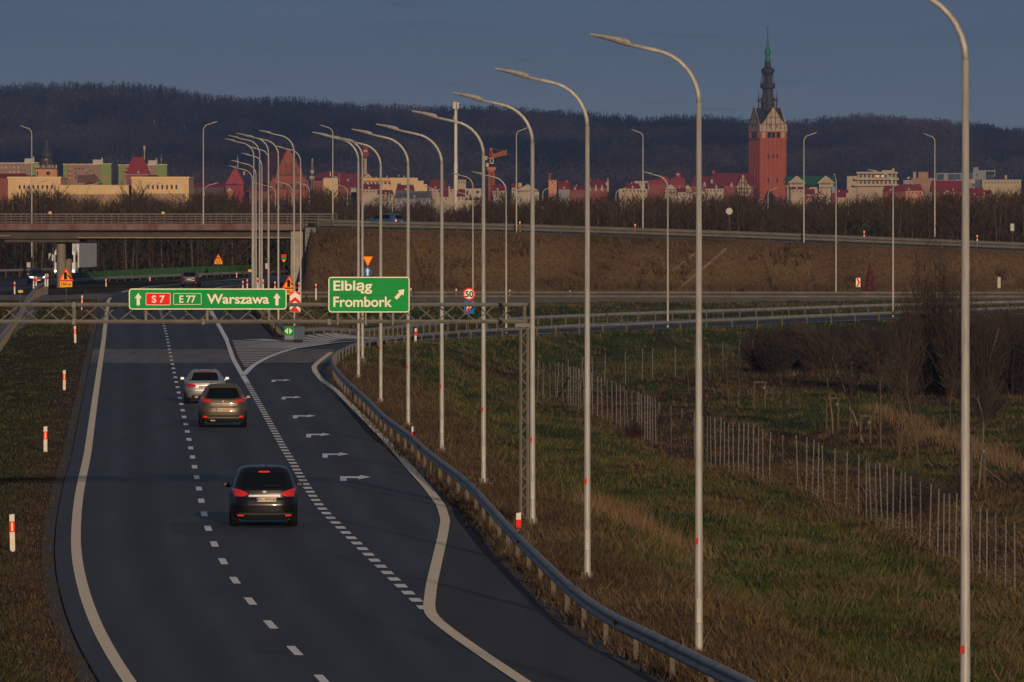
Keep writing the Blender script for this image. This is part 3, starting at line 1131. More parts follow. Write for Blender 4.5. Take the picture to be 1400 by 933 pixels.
ga = thing('sign_gantry', 'grey lattice sign gantry spanning the motorway with a lattice leg beside the guard rail', 'gantry', (0, GY0, 0))
M_gal2 = mat('gantry_steel', (0.175, 0.16, 0.14), 0.65, metal=0.1, spec=.2, var=0.25, scale=2)
xe, zt_ = gp(721, 417)
_, zb_ = gp(722, 440)
xs_ = -19.5
ch = MB()
for yy in (0.0, 0.62):
    for z in (zt_, zb_):
        ch.bar((xs_, yy, z), (xe, yy, z), 0.07)
obj('chords', ch, M_gal2, ga)
br = MB()
step = 0.56
n_ = int((xe - xs_) / step)
for i in range(n_):
    a, b = xs_ + i * step, xs_ + (i + 1) * step
    lo, hi = (zb_, zt_) if i % 2 else (zt_, zb_)
    br.bar((a, 0, lo), (b, 0, hi), 0.026)
    br.bar((a, .62, hi), (b, .62, lo), 0.026)
    if i % 2:
        br.bar((a, 0, zt_), (a, .62, zt_), 0.03)
        br.bar((a, 0, zb_), (b, .62, zb_), 0.03)
for px in (101, 199, 283, 461.5, 537, 717):
    x, _ = gp(px, 0)
    br.bar((x, 0, zb_ - .05), (x, 0, zt_ + .05), 0.07)
obj('bracing', br, M_gal2, ga)
lg = MB()
xa_, _ = gp(712, 0)
xb_, _ = gp(721.5, 0)
for x in (xa_, xb_):
    for yy in (0.03, .59):
        lg.bar((x, yy, -0.3), (x, yy, zb_ - .12), 0.055)
for i in range(20):
    a, b = -0.05 + i * 0.27, -0.05 + (i + 1) * 0.27
    for yy in (0.03, .59):
        lg.bar((xa_ if i % 2 else xb_, yy, a), (xb_ if i % 2 else xa_, yy, b), 0.022)
    for x in (xa_, xb_):
        lg.bar((x, .03 if i % 2 else .59, a), (x, .59 if i % 2 else .03, b), 0.022)
obj('leg', lg, M_gal2, ga)
obj('head_plate', MB().box((xa_ + xb_) / 2 - .05, .31, zb_ - .10, 0.42, .8, .1), M_gal2, ga)
obj('foundation', MB().box((xa_ + xb_) / 2, .31, -0.45, 0.7, 1.1, 1.0), M_conc, ga)
for px in (101, 278, 450):
    x, _ = gp(px, 0)
    for z in (zt_, zb_):
        obj('joint_flange', MB().box(x, 0, z, 0.09, .14, .16), M_gal2, ga)


M_sgreen = mat('sign_green', (0.003, 0.27, 0.050), 0.5, spec=.08, var=0.10, scale=1.5)
M_swhite = mat('sign_cream_white', (0.86, 0.76, 0.60), 0.5, spec=.08)
M_sred = mat('sign_red', (0.75, 0.012, 0.010), 0.45, spec=.08)
M_sback = mat('sign_back', (0.30, 0.29, 0.28), 0.6, metal=0.3)
M_sblue = mat('sign_blue', (0.006, 0.11, 0.38), 0.45, spec=.08)
M_syel = mat('sign_yellow', (0.92, 0.36, 0.012), 0.5, spec=.08)
M_sblack = mat('sign_black', (0.008, 0.008, 0.009), 0.6, spec=.05)


def rrect(x0, z0, x1, z1, r, n=6):
    p = []
    for cx, cz, a0 in ((x1 - r, z1 - r, 0), (x0 + r, z1 - r, 90), (x0 + r, z0 + r, 180), (x1 - r, z0 + r, 270)):
        for k in range(n + 1):
            a = rad(a0 + 90 * k / n)
            p.append((cx + r * math.cos(a), cz + r * math.sin(a)))
    return p


def panel(name, x0, z0, x1, z1, r, m, y, parent, th=0.02):
    return obj(name, MB().prism(rrect(x0, z0, x1, z1, r), y, y + th), m, parent)


def ring(mb, x0, z0, x1, z1, r, w, y, th=0.006):
    a, b = rrect(x0, z0, x1, z1, r), rrect(x0 + w, z0 + w, x1 - w, z1 - w, max(0.01, r - w))
    n = len(a)
    vs = [(x, y, z) for x, z in a] + [(x, y, z) for x, z in b] + [(x, y + th, z) for x, z in a] + [(x, y + th, z) for x, z in b]
    fs = []
    for i in range(n):
        j = (i + 1) % n
        fs += [(i, j, n + j, n + i), (i, i + 2 * n, j + 2 * n, j), (n + i, n + j, 3 * n + j, 3 * n + i)]
    return mb.add(vs, fs)


def lettering(s, x, z, h, m, parent, y, w=None, bold=0.018, shear=0.0, name='lettering'):
    return link(name, text_mesh(s, w, h, bold, 0.006, x, z, shear), m, parent, (0, y, 0))


SY = GY0 - 0.16


def spx(px, py, o):
    return XA(px, SY) - o[0], ZA(py, SY) - o[2]


def sign_wire(t, xs_l, zlo, zhi):
    for x in xs_l:
        obj('bracket', MB().box(x, 0.075, (zlo + zhi) / 2, 0.05, 0.05, zhi - zlo), M_gal2, t)


o1 = (XA(284, SY), SY, ZA(423.5, SY))
g1 = thing('direction_sign', 'long low green direction sign reading S7 E77 Warszawa on the gantry', 'road sign', o1)
L1 = lambda a, b: spx(a, b, o1)
x0, z0 = L1(176, 423.6)
x1, z1 = L1(392, 394.6)
panel('sign_panel', x0, z0, x1, z1, 0.09, M_sgreen, 0, g1)
b = MB()
ring(b, x0 + .004, z0 + .004, x1 - .004, z1 - .004, 0.09, 0.028, -0.008)
xe0, ze0 = L1(237, 416.8)
xe1, ze1 = L1(275.4, 401.2)
ring(b, xe0, ze0, xe1, ze1, 0.03, 0.014, -0.008)
xr0, zr0 = L1(199.2, 417.5)
xr1, zr1 = L1(233, 400.8)
ring(b, xr0, zr0, xr1, zr1, 0.03, 0.014, -0.009)
obj('border', b, M_swhite, g1)
panel('route_field', xr0 + .004, zr0 + .004, xr1 - .004, zr1 - .004, 0.03, M_sred, -0.006, g1, .004)


def lt(parent, Lf, s, px0, px1, pyt, pyb, m, bold, y=-0.012, shear=0.0):
    a, b = Lf(px0, pyb)
    c, d = Lf(px1, pyt)
    return lettering(s, a, b, d - b, m, parent, y, c - a, bold, shear)


lt(g1, L1, 'S 7', 207.5, 225.2, 404.2, 414.3, M_swhite, .022)
lt(g1, L1, 'E 77', 245.2, 267.5, 404.2, 414.3, M_swhite, .022)
lt(g1, L1, 'Warszawa', 283, 367.8, 402.2, 415.7, M_swhite, .020)


def arrow(parent, cx, cz, ln, wd, ang, m, y=-0.012):
    pts = [(-0.13, -.5), (.13, -.5), (.13, .08), (.30, .08), (0, .5), (-.30, .08), (-.13, .08)]
    c, s_ = math.cos(ang), math.sin(ang)
    q = [((p_[0] * wd * c - p_[1] * ln * s_) + cx, (p_[0] * wd * s_ + p_[1] * ln * c) + cz) for p_ in pts]
    mb_ = MB()
    mb_.add([(x, y, z) for x, z in q] + [(x, y + .006, z) for x, z in q], [(0, 1, 2, 6), (2, 3, 4, 5, 6)] + [(i, i + 7, (i + 1) % 7 + 7, (i + 1) % 7) for i in range(7)])
    return obj('arrow', mb_, m, parent)


for px in (189, 378.6):
    x, z = L1(px, 409.3)
    arrow(g1, x, z, 0.35, 0.34, 0, M_swhite)
sign_wire(g1, [L1(p_, 0)[0] for p_ in (199, 283, 368)], -0.32, z1 - .05)

o2 = (XA(504.5, SY), SY, ZA(427.5, SY))
g2 = thing('direction_sign', 'tall green direction sign reading Elbląg and Frombork on the gantry', 'road sign', o2)
L2 = lambda a, b: spx(a, b, o2)
x0, z0 = L2(448.8, 427.6)
x1, z1 = L2(560.2, 378.6)
panel('sign_panel', x0, z0, x1, z1, 0.09, M_sgreen, 0, g2)
b = MB()
ring(b, x0 + .004, z0 + .004, x1 - .004, z1 - .004, 0.09, 0.028, -0.008)
obj('border', b, M_swhite, g2)
obj('panel_seam', MB().box((x0 + x1) / 2, -0.001, L2(0, 404.2)[1], x1 - x0 - .06, 0.006, 0.012), mat('sign_seam', (0.002, 0.09, 0.02), 0.6), g2)
lt(g2, L2, 'Elbląg', 455.8, 508.8, 384.0, 402.0, M_swhite, .020)
lt(g2, L2, 'Frombork', 455.8, 536.0, 405.8, 420.0, M_swhite, .020)
x, z = L2(546.8, 402)
arrow(g2, x, z, 0.36, 0.36, rad(-43), M_swhite)
sign_wire(g2, [L2(p_, 0)[0] for p_ in (461.5, 500, 537)], -0.35, z1 - .05)


# ---------------------------------------------------------------- small signs on posts
def sign_at(name, label, px, py, Z, zfoot=None, pole=True, pr=0.035):
    z0 = gz1(XA(px, Z), Z) if zfoot is None else zfoot
    t = thing(name, label, 'road sign', (XA(px, Z), Z, z0))
    return t, (lambda a, b: (XA(a, Z) - XA(px, Z), ZA(b, Z) - z0))


def post(t, h, m=None, r=0.035, x=0):
    obj('post', MB().tube([(x, 0.07, -0.3), (x, 0.07, h)], r, 8), m or M_galv_w, t, True)


def tri_plate(t, Lf, xl, xr, yt, yb, up=True, edge=0.12):
    c = ((xl + xr) / 2)
    P3 = [(xl, yb), (xr, yb), (c, yt)] if up else [(xl, yt), (c, yb), (xr, yt)]
    q = [Lf(*p_) for p_ in P3]
    cx = sum(a for a, b in q) / 3
    cz = sum(b for a, b in q) / 3
    obj('red_border', MB().prism(q, -0.0, 0.02), M_sred, t)
    s_ = 1 - edge * 2
    obj('yellow_field', MB().prism([(cx + (a - cx) * s_, cz + (b_ - cz) * s_) for a, b_ in q], -0.008, -0.001), M_syel, t)


def merge_symbol(t, Lf, px, pt, pb):
    a = MB()
    x, zb_ = Lf(px, pb)
    _, zt_ = Lf(px, pt)
    h = zt_ - zb_
    a.prism([(x - .16, zb_), (x + .06, zb_), (x + .06, zt_ - .22), (x + .11, zt_ - .22), (x - .05, zt_), (x - .21, zt_ - .22), (x - .16, zt_ - .22)], -0.016, -0.010)
    a.prism([(x + .34, zb_ - .01), (x + .42, zb_ + .05), (x + .12, zb_ + h * .62), (x + .08, zb_ + h * .45)], -0.016, -0.010)
    obj('symbol', a, M_sblack, t)


for (pxs, off, lab) in ((90.3, 0, 'yellow triangular merge warning sign with 150 m plate on the central reserve'), (395.5, 0, 'yellow triangular merge warning sign with 150 m plate behind the chevron board')):
    dy = 0 if pxs < 100 else 20
    Z_ = F / 18.7
    t, Lf = sign_at('warning_sign', lab, pxs, 430, Z_)
    yo = 0 if pxs < 100 else 10.3
    tri_plate(t, Lf, pxs - 10.6, pxs + 10.6, 366 + yo, 384.3 + yo)
    merge_symbol(t, Lf, pxs + 0.1, 371.2 + yo, 382.3 + yo)
    a0, b0 = Lf(pxs - 8.4, 392.6 + yo)
    a1, b1 = Lf(pxs + 8.4, 385.0 + yo)
    panel('distance_plate', a0, b0, a1, b1, .02, M_syel, 0, t)
    lt(t, Lf, '150 m', pxs - 6.3, pxs + 6.5, 386.6 + yo, 390.6 + yo, M_sblack, .02, -0.008)
    post(t, Lf(0, 368 + yo)[1], r=0.03)

Z_ = F / 11.5
t, Lf = sign_at('warning_sign', 'small yellow triangular deer warning sign with text plate by the far bend', 298.5, 380, Z_)
tri_plate(t, Lf, 293, 304, 347.2, 357)
sx, sz = Lf(298.5, 353.6)
obj('symbol', MB().prism([(sx - .25, sz - .1), (sx - .12, sz + .02), (sx + .05, sz - .02), (sx + .2, sz - .2), (sx + .22, sz - .12), (sx + .12, sz + .08), (sx + .02, sz + .1), (sx + .0, sz + .24), (sx - .06, sz + .12), (sx - .2, sz + .1)], -0.016, -0.01), M_sblack, t)
a0, b0 = Lf(293.2, 361.3)
a1, b1 = Lf(303.8, 357.2)
panel('text_plate', a0, b0, a1, b1, .02, M_syel, 0, t)
obj('text_lines', MB().box(0, -0.01, b0 + .24, .62, .006, .05).box(0, -0.01, b0 + .12, .5, .006, .05), M_sblack, t)
post(t, Lf(0, 350)[1], r=.03)

Z_ = F / 14.6
t, Lf = sign_at('yield_sign', 'orange upside-down triangle above a round blue arrow sign over the town sign', 502.5, 410, Z_)
tri_plate(t, Lf, 495.6, 510.2, 350.6, 364.8, False, .07)
cx_, cz_ = Lf(502.6, 371.8)
obj('blue_disc', MB().prism([(cx_ + .45 * math.cos(a), cz_ + .45 * math.sin(a)) for a in np.linspace(0, 2 * math.pi, 32, endpoint=False)], 0, .02), M_sblue, t)
arrow(t, cx_, cz_, .72, .62, 0, M_swhite, -.012)
post(t, Lf(0, 352)[1])

Z_ = F / 20.9
t, Lf = sign_at('speed_limit_sign', 'round red-rimmed 50 speed limit sign above a struck-out blue sign beside the ramp', 640.5, 471, Z_)
cx_, cz_ = Lf(641.4, 402.2)
disc = lambda r: [(cx_ + r * math.cos(a), cz_ + r * math.sin(a)) for a in np.linspace(0, 2 * math.pi, 40, endpoint=False)]
obj('red_rim', MB().prism(disc(.41), 0, .02), M_sred, t)
obj('white_disc', MB().prism(disc(.315), -.008, -.001), M_swhite, t)
lt(t, Lf, '50', 636.0, 647.3, 398.2, 406.6, M_sblack, .022, -.014)
a0, b0 = Lf(634.4, 429.3)
a1, b1 = Lf(648.4, 411.6)
panel('blue_plate', a0, b0, a1, b1, .04, M_sblue, 0, t)
w_ = a1 - a0
obj('symbol', MB().prism([(a0 + w_ * .25, b0 + .30), (a0 + w_ * .75, b0 + .30), (a0 + w_ * .70, b0 + .5), (a0 + w_ * .6, b0 + .52), (a0 + w_ * .55, b0 + .64), (a0 + w_ * .35, b0 + .64), (a0 + w_ * .3, b0 + .5)], -.008, -.002), M_swhite, t)
obj('strike_bar', MB().prism([(a0 + .0, b0 + .02), (a0 + .12, b0 + .0), (a1, b1 - .05), (a1 - .1, b1)], -.014, -.009), M_sred, t)
post(t, Lf(0, 394)[1], r=.03)

# chevron board and nose box
Z_ = F / 21.3
t, Lf = sign_at('chevron_board', 'tall red and cream chevron board standing behind the green nose box', 403.3, 450, Z_)
a0, b0 = Lf(396.2, 427)
a1, b1 = Lf(410.6, 399)
panel('board', a0, b0, a1, b1, .02, M_swhite, 0, t)
cv = MB()
xm = (a0 + a1) / 2
H_ = b1 - b0
cv.prism([(a0 + .01, b1 - .01), (a0 + .01, b1 - .26), (xm, b1 - .02)], -.008, -.001)
cv.prism([(a1 - .01, b1 - .01), (xm, b1 - .02), (a1 - .01, b1 - .26)], -.008, -.001)
cv.prism([(a0 + .01, b1 - .80), (a0 + .01, b1 - .62), (xm, b1 - .34), (xm, b1 - .60)], -.008, -.001)
cv.prism([(a1 - .01, b1 - .80), (xm, b1 - .60), (xm, b1 - .34), (a1 - .01, b1 - .62)], -.008, -.001)
cv.prism([(a0 + .01, b0 + .01), (a1 - .01, b0 + .01), (xm, b0 + .38)], -.008, -.001)
obj('chevrons', cv, M_sred, t)
post(t, b1, r=.04, x=-.12)
post(t, b1, r=.04, x=.12)

Z_ = 592.0
s_ = F / Z_
zb0 = ZA(465.5, Z_)
t = thing('crash_cushion', 'box-shaped rail end with green face and two cream arrow halves at the exit nose', 'crash cushion', (XA(394, Z_), Z_, zb0), rad(-14))
obj('housing', MB().box(.02, 1.35, .41, .60, 2.6, .80, bev=.05), mat('box_shade_blue', (0.17, 0.22, 0.27), .55, var=.2, scale=2), t)  # blue of the unlit side put into the whole housing colour
obj('front_plate', MB().box(.02, .035, .56, .57, .03, .55), M_sgreen, t)
obj('arrows', MB().prism([(-.02, .36), (-.02, .76), (-.23, .56)], .004, .016).prism([(.06, .36), (.27, .56), (.06, .76)], .004, .016), M_swhite, t)
obj('top_plate', MB().box(.02, 1.3, .825, .62, 2.5, .03), mat('rusty_top', (0.22, .13, .07), .85, var=.4, scale=4), t)
obj('foot', MB().box(.02, 1.3, -.1, .5, 2.2, .3), M_dark, t)

# curve chevron on the loop ramp, round sign and grey sign backs
Z_ = 945.0
t, Lf = sign_at('curve_marker', 'small white curve marker board with red chevron at the embankment foot', 1173, 402, Z_)
a0, b0 = Lf(1170.3, 392.6)
a1, b1 = Lf(1176.2, 380.3)
panel('board', a0, b0, a1, b1, .02, M_swhite, 0, t)
w_, h_ = a1 - a0, b1 - b0
obj('chevron', MB().prism([(a0 + .02, b0 + .02), (a0 + w_ * .5, b0 + .02), (a1 - .03, b0 + h_ * .5), (a0 + w_ * .5, b0 + h_ * .5)], -.008, -.001).prism([(a0 + .02, b1 - .02), (a0 + w_ * .5, b0 + h_ * .5), (a1 - .03, b0 + h_ * .5), (a0 + w_ * .5, b1 - .02)], -.008, -.001), M_sred, t)
post(t, b0 + .1, r=.03)


def grey_back(label, px, pw, pt, pb, pf, Z, round_=False):
    t, Lf = sign_at('road_sign', label, px, pf, Z)
    a0, b0 = Lf(px - pw / 2, pb)
    a1, b1 = Lf(px + pw / 2, pt)
    if round_:
        r_ = (a1 - a0) / 2
        obj('plate', MB().prism([(r_ * math.cos(a), (b0 + b1) / 2 + r_ * math.sin(a)) for a in np.linspace(0, 2 * math.pi, 24, endpoint=False)], 0, .03), M_sback, t)
    else:
        panel('plate', a0, b0, a1, b1, .03, M_sback, 0, t, .03)
    post(t, b1 - .05)


grey_back('round grey back of a road sign on the upper road by the tower', 997, 9.2, 283, 295, 312, 1063.5, True)
grey_back('narrow grey back of a sign on the upper road near the last big lamp', 1384, 5, 306, 316, 330, 1063.5)
grey_back('grey rectangular back of a sign standing beside the bridge pillar', 70, 7, 346.6, 360.5, 384, 1130)
grey_back('small grey sign back beside the dark spruce under the bridge', 39, 5, 359, 366, 378, 1160)
grey_back('narrow grey sign back between saplings at the embankment foot', 1366, 4, 379, 394, 410, 946)

Z_ = 1175.0
t, Lf = sign_at('board_sign', 'small red green and orange sign stack beside the far bend', 388, 380, Z_)
for k_, (m_, p0, p1, q0, q1) in enumerate(((M_sred, 384.3, 391.5, 351.6, 348), (M_sgreen, 384.3, 391.5, 355, 351.8), (M_syel, 386, 390, 358, 355.2))):
    a0, b0 = Lf(p0, q0)
    a1, b1 = Lf(p1, q1)
    panel(('red_panel', 'green_panel', 'orange_panel')[k_], a0, b0, a1, b1, .03, m_, -.002 * k_, t)
post(t, Lf(0, 349)[1], r=.04)

for (px, py, w_, Z_, lab, zf) in ((28, 398.7, 6.5, 800, 'small cream plate on a stake beside the central rail', None), (68.5, 291.2, 4, 1040.3, 'small yellow plate on the bridge railing above the pillar', 5.2), (223, 291.6, 4, 1040.3, 'small yellow plate on the bridge railing toward the gothic church', 5.15),
                                  (341.8, 370.4, 5, 1165, 'small yellow plate by the far bend beside the masts', None)):
    t, Lf = sign_at('marker_plate', lab, px, 0, Z_, zf)
    a0, b0 = Lf(px - w_ / 2, py + 1.8)
    a1, b1 = Lf(px + w_ / 2, py - 1.8)
    panel('plate', a0, b0, a1, b1, .02, mat('plate_ochre', (.62, .36, .07), .6), 0, t)
    obj('stake', MB().box(0, .04, (b0 - .3) / 2, .05, .05, b0 + .3), M_galv_w, t)


# ---------------------------------------------------------------- marker posts
M_pw = mat('post_white', (0.62, 0.57, 0.50), .6, var=.12, scale=6)
M_refl = mat('amber_reflector', (0.95, 0.55, 0.22), .25)


def delineator(label, px, yt, yb, group, white_low=True, s=None, z=None):
    if s:
        Z_ = F / s
    else:
        Z_ = F * HC / (yb - HY)
    x_ = XA(px, Z_)
    z0 = gz1(x_, Z_) if z is None else z
    h = ZA(yt, Z_) - z0
    t = thing('marker_post', label, 'marker post', (x_, Z_, z0), R.uniform(-.1, .1), group)
    t.rotation_euler = (0, R.uniform(-.03, .03), R.uniform(-.1, .1))
    prof = lambda w, d: [(-w / 2, -d / 2), (w / 2, -d / 2), (w / 2 - .02, d / 2), (-w / 2 + .02, d / 2)]
    obj('body', MB().prismz(prof(.13, .08), -.3, h - .05).add([(-.065, -.04, h - .05), (.065, -.04, h - .05), (.045, .04, h - .05), (-.045, .04, h - .05), (-.065, -.04, h - .02), (.065, -.04, h), (.045, .04, h), (-.045, .04, h - .02)], [(4, 5, 6, 7), (0, 1, 5, 4), (1, 2, 6, 5), (2, 3, 7, 6), (3, 0, 4, 7)]), M_pw, t)
    obj('red_band', MB().prismz(prof(.136, .086), h - .47, h - .19), M_sred, t)
    if white_low:
        obj('reflector', MB().box(0, -.046, h - .33, .05, .01, .22), M_refl, t)
        obj('hectometre_plate', MB().box(0, -.043, h - .68, .07, .008, .09), mat('plate_amber', (.75, .42, .12), .5), t)
    return t


VG = 'marker posts on the central reserve'
for px, yt, yb, lab in ((17, 703, 751, 'largest marker post on the central reserve'), (62, 583, 615.5, 'marker post on the turf, second from the largest'), (88, 506, 531.5, 'marker post on the turf below the gantry'),
                        (103, 446, 467.5, 'marker post just below the gantry chord'), (112, 404, 422.5, 'marker post seen just above the gantry chord')):
    delineator(lab + ', white with red band', px, yt, yb, VG)
RG = 'short marker posts behind the guard rail'
for px, yt, s_, z_, lab in ((565, 583, 38.2, .35, 'red and white marker post behind the guard rail under the town sign'), (709, 701, 50.5, .2, 'red and white marker post behind the guard rail at the gantry leg'), (568, 449, 21.6, -.55, 'leaning red and white marker post at the ramp bend')):
    delineator(lab, px, yt, 0, RG, False, s_, z_)
FG = 'marker posts along the far bend'
for px, yt, s_, z_, lab in ((145, 381.5, 12.6, -1.3, 'far marker post left of the long sign by the motorway edge'), (205, 379, 11.9, -1.3, 'far marker post before the green barrier left of the dark car'), (323.5, 373, 11.5, -1.3, 'far marker post before the green barrier beyond the deer sign')):
    delineator(lab, px, yt, 0, FG, True, s_, z_)
for px, yt, s_, lab in ((353, 380, 14.2, 'red-white post beside a far lamp mast'), (360, 382.2, 14.2, 'red-white post between far lamp masts'), (376, 385, 14.2, 'red-white post before the merge sign'), (338, 382, 13.4, 'red-white post at the dark rail end'),
                        (332, 384, 13.4, 'darker red-white post at the dark rail end'), (409, 386, 14.4, 'red-white post by the abutment foot'), (432, 388, 14.4, 'red-white post at the loop rail below the embankment')):
    delineator(lab, px, yt, 0, FG, False, s_, -1.4)
for px, yt, lab in ((20, 385.6, 'red-white post at the central crossing'), (46, 378, 'red-white post of a pair before the oncoming car'), (49.5, 378.3, 'paler post of a pair before the oncoming car'), (62, 375.2, 'red-white post of a pair at the rail end'), (65, 375.3, 'paler post of a pair at the rail end')):
    delineator(lab, px, yt, 0, FG, False, 14.6, ZA(yt, F / 14.6) - 0.85)
UG = 'marker posts on the upper road'
for px, yt, lab in ((711, 303, 'marker post on the upper road beside the crane lamp'), (868, 306.5, 'leaning marker post on the upper road near the ramp lamp'), (1181.5, 315.8, 'marker post on the upper road right of the tower'), (1336, 321.5, 'marker post on the upper road beside the nearest lamp')):
    z_ = float(upper_z(XA(px, 1059)))
    delineator(lab, px, yt, 0, UG, False, F / 1059.0, ZA(yt, 1059.0) - 0.85)
for px, yt, lab in ((562, 394, 'rail-top marker beside the town sign'), (624, 395, 'rail-top marker beside the speed sign'), (697, 396.5, 'rail-top marker right of the ramp lamp'), (779, 397.5, 'rail-top marker beside the third lamp'), (1078, 400, 'rail-top marker under the tower lamp'), (1185, 400, 'rail-top marker under the red bush')):
    delineator('small white ' + lab, px, yt, 0, 'rail-top markers of the loop ramp', False, 14.1, -1.45)

# ---------------------------------------------------------------- green anti-glare barrier
bar_pts = [(-49.3, 1078, -.32), (-46.2, 1117, -.32), (-42.0, 1142, -.3), (-36.6, 1170, -.3), (-31.4, 1198, -.3), (-25.6, 1218, -.28), (-14, 1265, -.25)]
q = smooth_poly(bar_pts, 60, 2)
t = thing('glare_barrier', 'low green anti-glare barrier along the inside of the far bend', 'barrier', tuple(q[0]))
mb = MB()
for off in (0, .12):
    mb.grid([[(p_[0] - q[0][0] - off * .5, p_[1] - q[0][1] + off, p_[2] - q[0][2] - 1.1), (p_[0] - q[0][0] - off * .5, p_[1] - q[0][1] + off, p_[2] - q[0][2])] for p_ in q])
mb.grid([[(p_[0] - q[0][0], p_[1] - q[0][1], p_[2] - q[0][2]), (p_[0] - q[0][0] - .06, p_[1] - q[0][1] + .12, p_[2] - q[0][2])] for p_ in q])
obj('panels', mb, mat('barrier_green', (0.042, 0.15, 0.026), .8, var=.3, scale=3, stretch=(4, .5, .3)), t)
for k in range(0, 60, 4):
    obj('post', MB().box(q[k][0] - q[0][0], q[k][1] - q[0][1] - .05, q[k][2] - q[0][2] - .55, .07, .07, 1.14), mat('barrier_post', (.03, .07, .03), .7), t)

# ---------------------------------------------------------------- bridge
M_beam = mat('stained_concrete', (0.135, 0.098, 0.088), .9, var=.45, scale=.6, stretch=(1, 1, .4), dirt=(.085, .022, .022))
M_bdark = mat('girder_brown', (0.055, 0.042, 0.034), .85, var=.35, scale=.7)
M_rail = mat('bridge_railing', (0.115, 0.098, 0.085), .7, spec=.2, var=.2, scale=2)
bx0, bx1 = -96.0, -22.2
br = thing('road_bridge', 'weathered road bridge crossing the motorway with stained edge beam and steel girders', 'bridge', (-58, 1050, 0))
B = lambda x0, x1, y0, y1, z0, z1: MB().box((x0 + x1) / 2 + 58, (y0 + y1) / 2 - 1050, (z0 + z1) / 2, x1 - x0, y1 - y0, z1 - z0)
obj('deck', B(bx0, bx1, 1040.3, 1060.7, 4.55, 5.0), M_asph2, br)
obj('edge_beam', B(bx0, bx1, 1039.9, 1040.4, 4.66, 5.27), M_beam, br)
obj('edge_beam', B(bx0, bx1, 1060.6, 1061.1, 4.66, 5.27), M_beam, br)
gi = B(bx0, bx1, 1041.2, 1041.6, 3.72, 4.55)
for a, b_ in ((bx0, -56), (-48.6, bx1)):
    gi.v, gi.f = gi.v, gi.f
obj('girder', gi, M_bdark, br)
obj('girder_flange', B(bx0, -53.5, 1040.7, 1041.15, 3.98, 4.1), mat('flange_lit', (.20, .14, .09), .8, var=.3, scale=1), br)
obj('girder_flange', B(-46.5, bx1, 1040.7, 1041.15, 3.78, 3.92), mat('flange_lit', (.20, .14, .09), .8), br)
obj('girder', B(bx0, bx1, 1047, 1047.5, 3.6, 4.55), M_bdark, br)
obj('girder', B(bx0, bx1, 1054, 1054.5, 3.6, 4.55), M_bdark, br)
obj('cross_head', B(-54.2, -46.2, 1041.8, 1058, 3.35, 4.3), M_bdark, br)


def pillar(x, y, lab):
    p = MB().lathe([(0.52, -1.9), (.52, 3.28), (.62, 3.32), (.62, 3.42)], 24, x + 58, y - 1050)
    return obj('pillar', p, mat('pillar_concrete', (.27, .225, .185), .9, var=.3, scale=1.1, stretch=(1, 1, .5)), br, True)


pillar(XA(83.6, 1043.5), 1043.5, '')
pillar(XA(92.2, 1055.5), 1055.5, '')
obj('abutment', B(-23.6, -22.1, 1040.6, 1060, -2.2, 4.6), mat('abutment_concrete', (.30, .26, .215), .9, var=.25, scale=.8), br)
obj('abutment', B(-22.05, -20.9, 1038.8, 1061, -2.4, 4.9), mat('abutment_rough', (.17, .155, .145), .95, var=.4, scale=3, bump=.6), br)
dr = MB().tube([(XA(416.5, 1040) + 58, -9.8, -2), (XA(416.5, 1040) + 58, -9.8, 5.6)], .055, 8)
for z in (0.1, 1.5, 2.9):
    dr.box(XA(416.5, 1040) + 58, -9.8, z, .2, .16, .1)
obj('drain_pipe', dr, M_dark, br)


def railing(label, y, x0, x1):
    t = thing('bridge_railing', label, 'railing', ((x0 + x1) / 2, y, 5.2))
    hw = (x1 - x0) / 2
    rl_ = MB()
    for z, w in ((1.13, .085), (.86, .05), (.58, .05), (.28, .05)):
        rl_.box(0, 0, z, 2 * hw, w, w)
    obj('handrails', rl_, M_rail, t)
    n = int(2 * hw / 1.62)
    pm = MB().box(0, 0, .56, .075, .09, 1.16).mesh('post')
    for k in range(n + 1):
        link('post', pm, M_rail, t, (-hw + .04 + k * (2 * hw - .08) / n, 0.075, 0))
    return t


railing('brown-grey bridge railing on the near side of the bridge', 1040.15, bx0, bx1 + 3.2)
railing('second bridge railing on the far side of the bridge behind the near one', 1060.85, bx0, bx1 + 3.2)

# culvert mouth in the ditch by the last big lamps
cz_ = -1.9
for _ in range(5):
    cx0, cy0, _z = P(1072, 909, cz_)
    cz_ = gz1(cx0, cy0)
t = thing('culvert_head', 'low dark culvert slab with pale stones in the ditch at the picture bottom', 'culvert', (cx0, cy0, cz_))
obj('slab', MB().box(0, 0, .16, 1.15, .5, .10, bev=.02), mat('slab_dark', (.07, .055, .045), .9, var=.4, scale=5), t)
obj('mouth', MB().box(0, .12, .02, 1.0, .3, .22), mat('culvert_shade', (.006, .005, .004), .95), t)  # near-black box painted as the shade inside the opening
for k_, (dx_, r_) in enumerate(((.25, .09), (.40, .06), (.12, .05), (.52, .07))):
    st_m = MB().lathe([(r_ * .6, 0), (r_, r_ * .4), (r_ * .8, r_ * .9), (r_ * .3, r_ * 1.2)], 7, dx_, -.55 - .1 * k_)
    obj('stone', st_m, mat('pale_stone', (.20, .165, .13), .9, var=.3, scale=8), t)
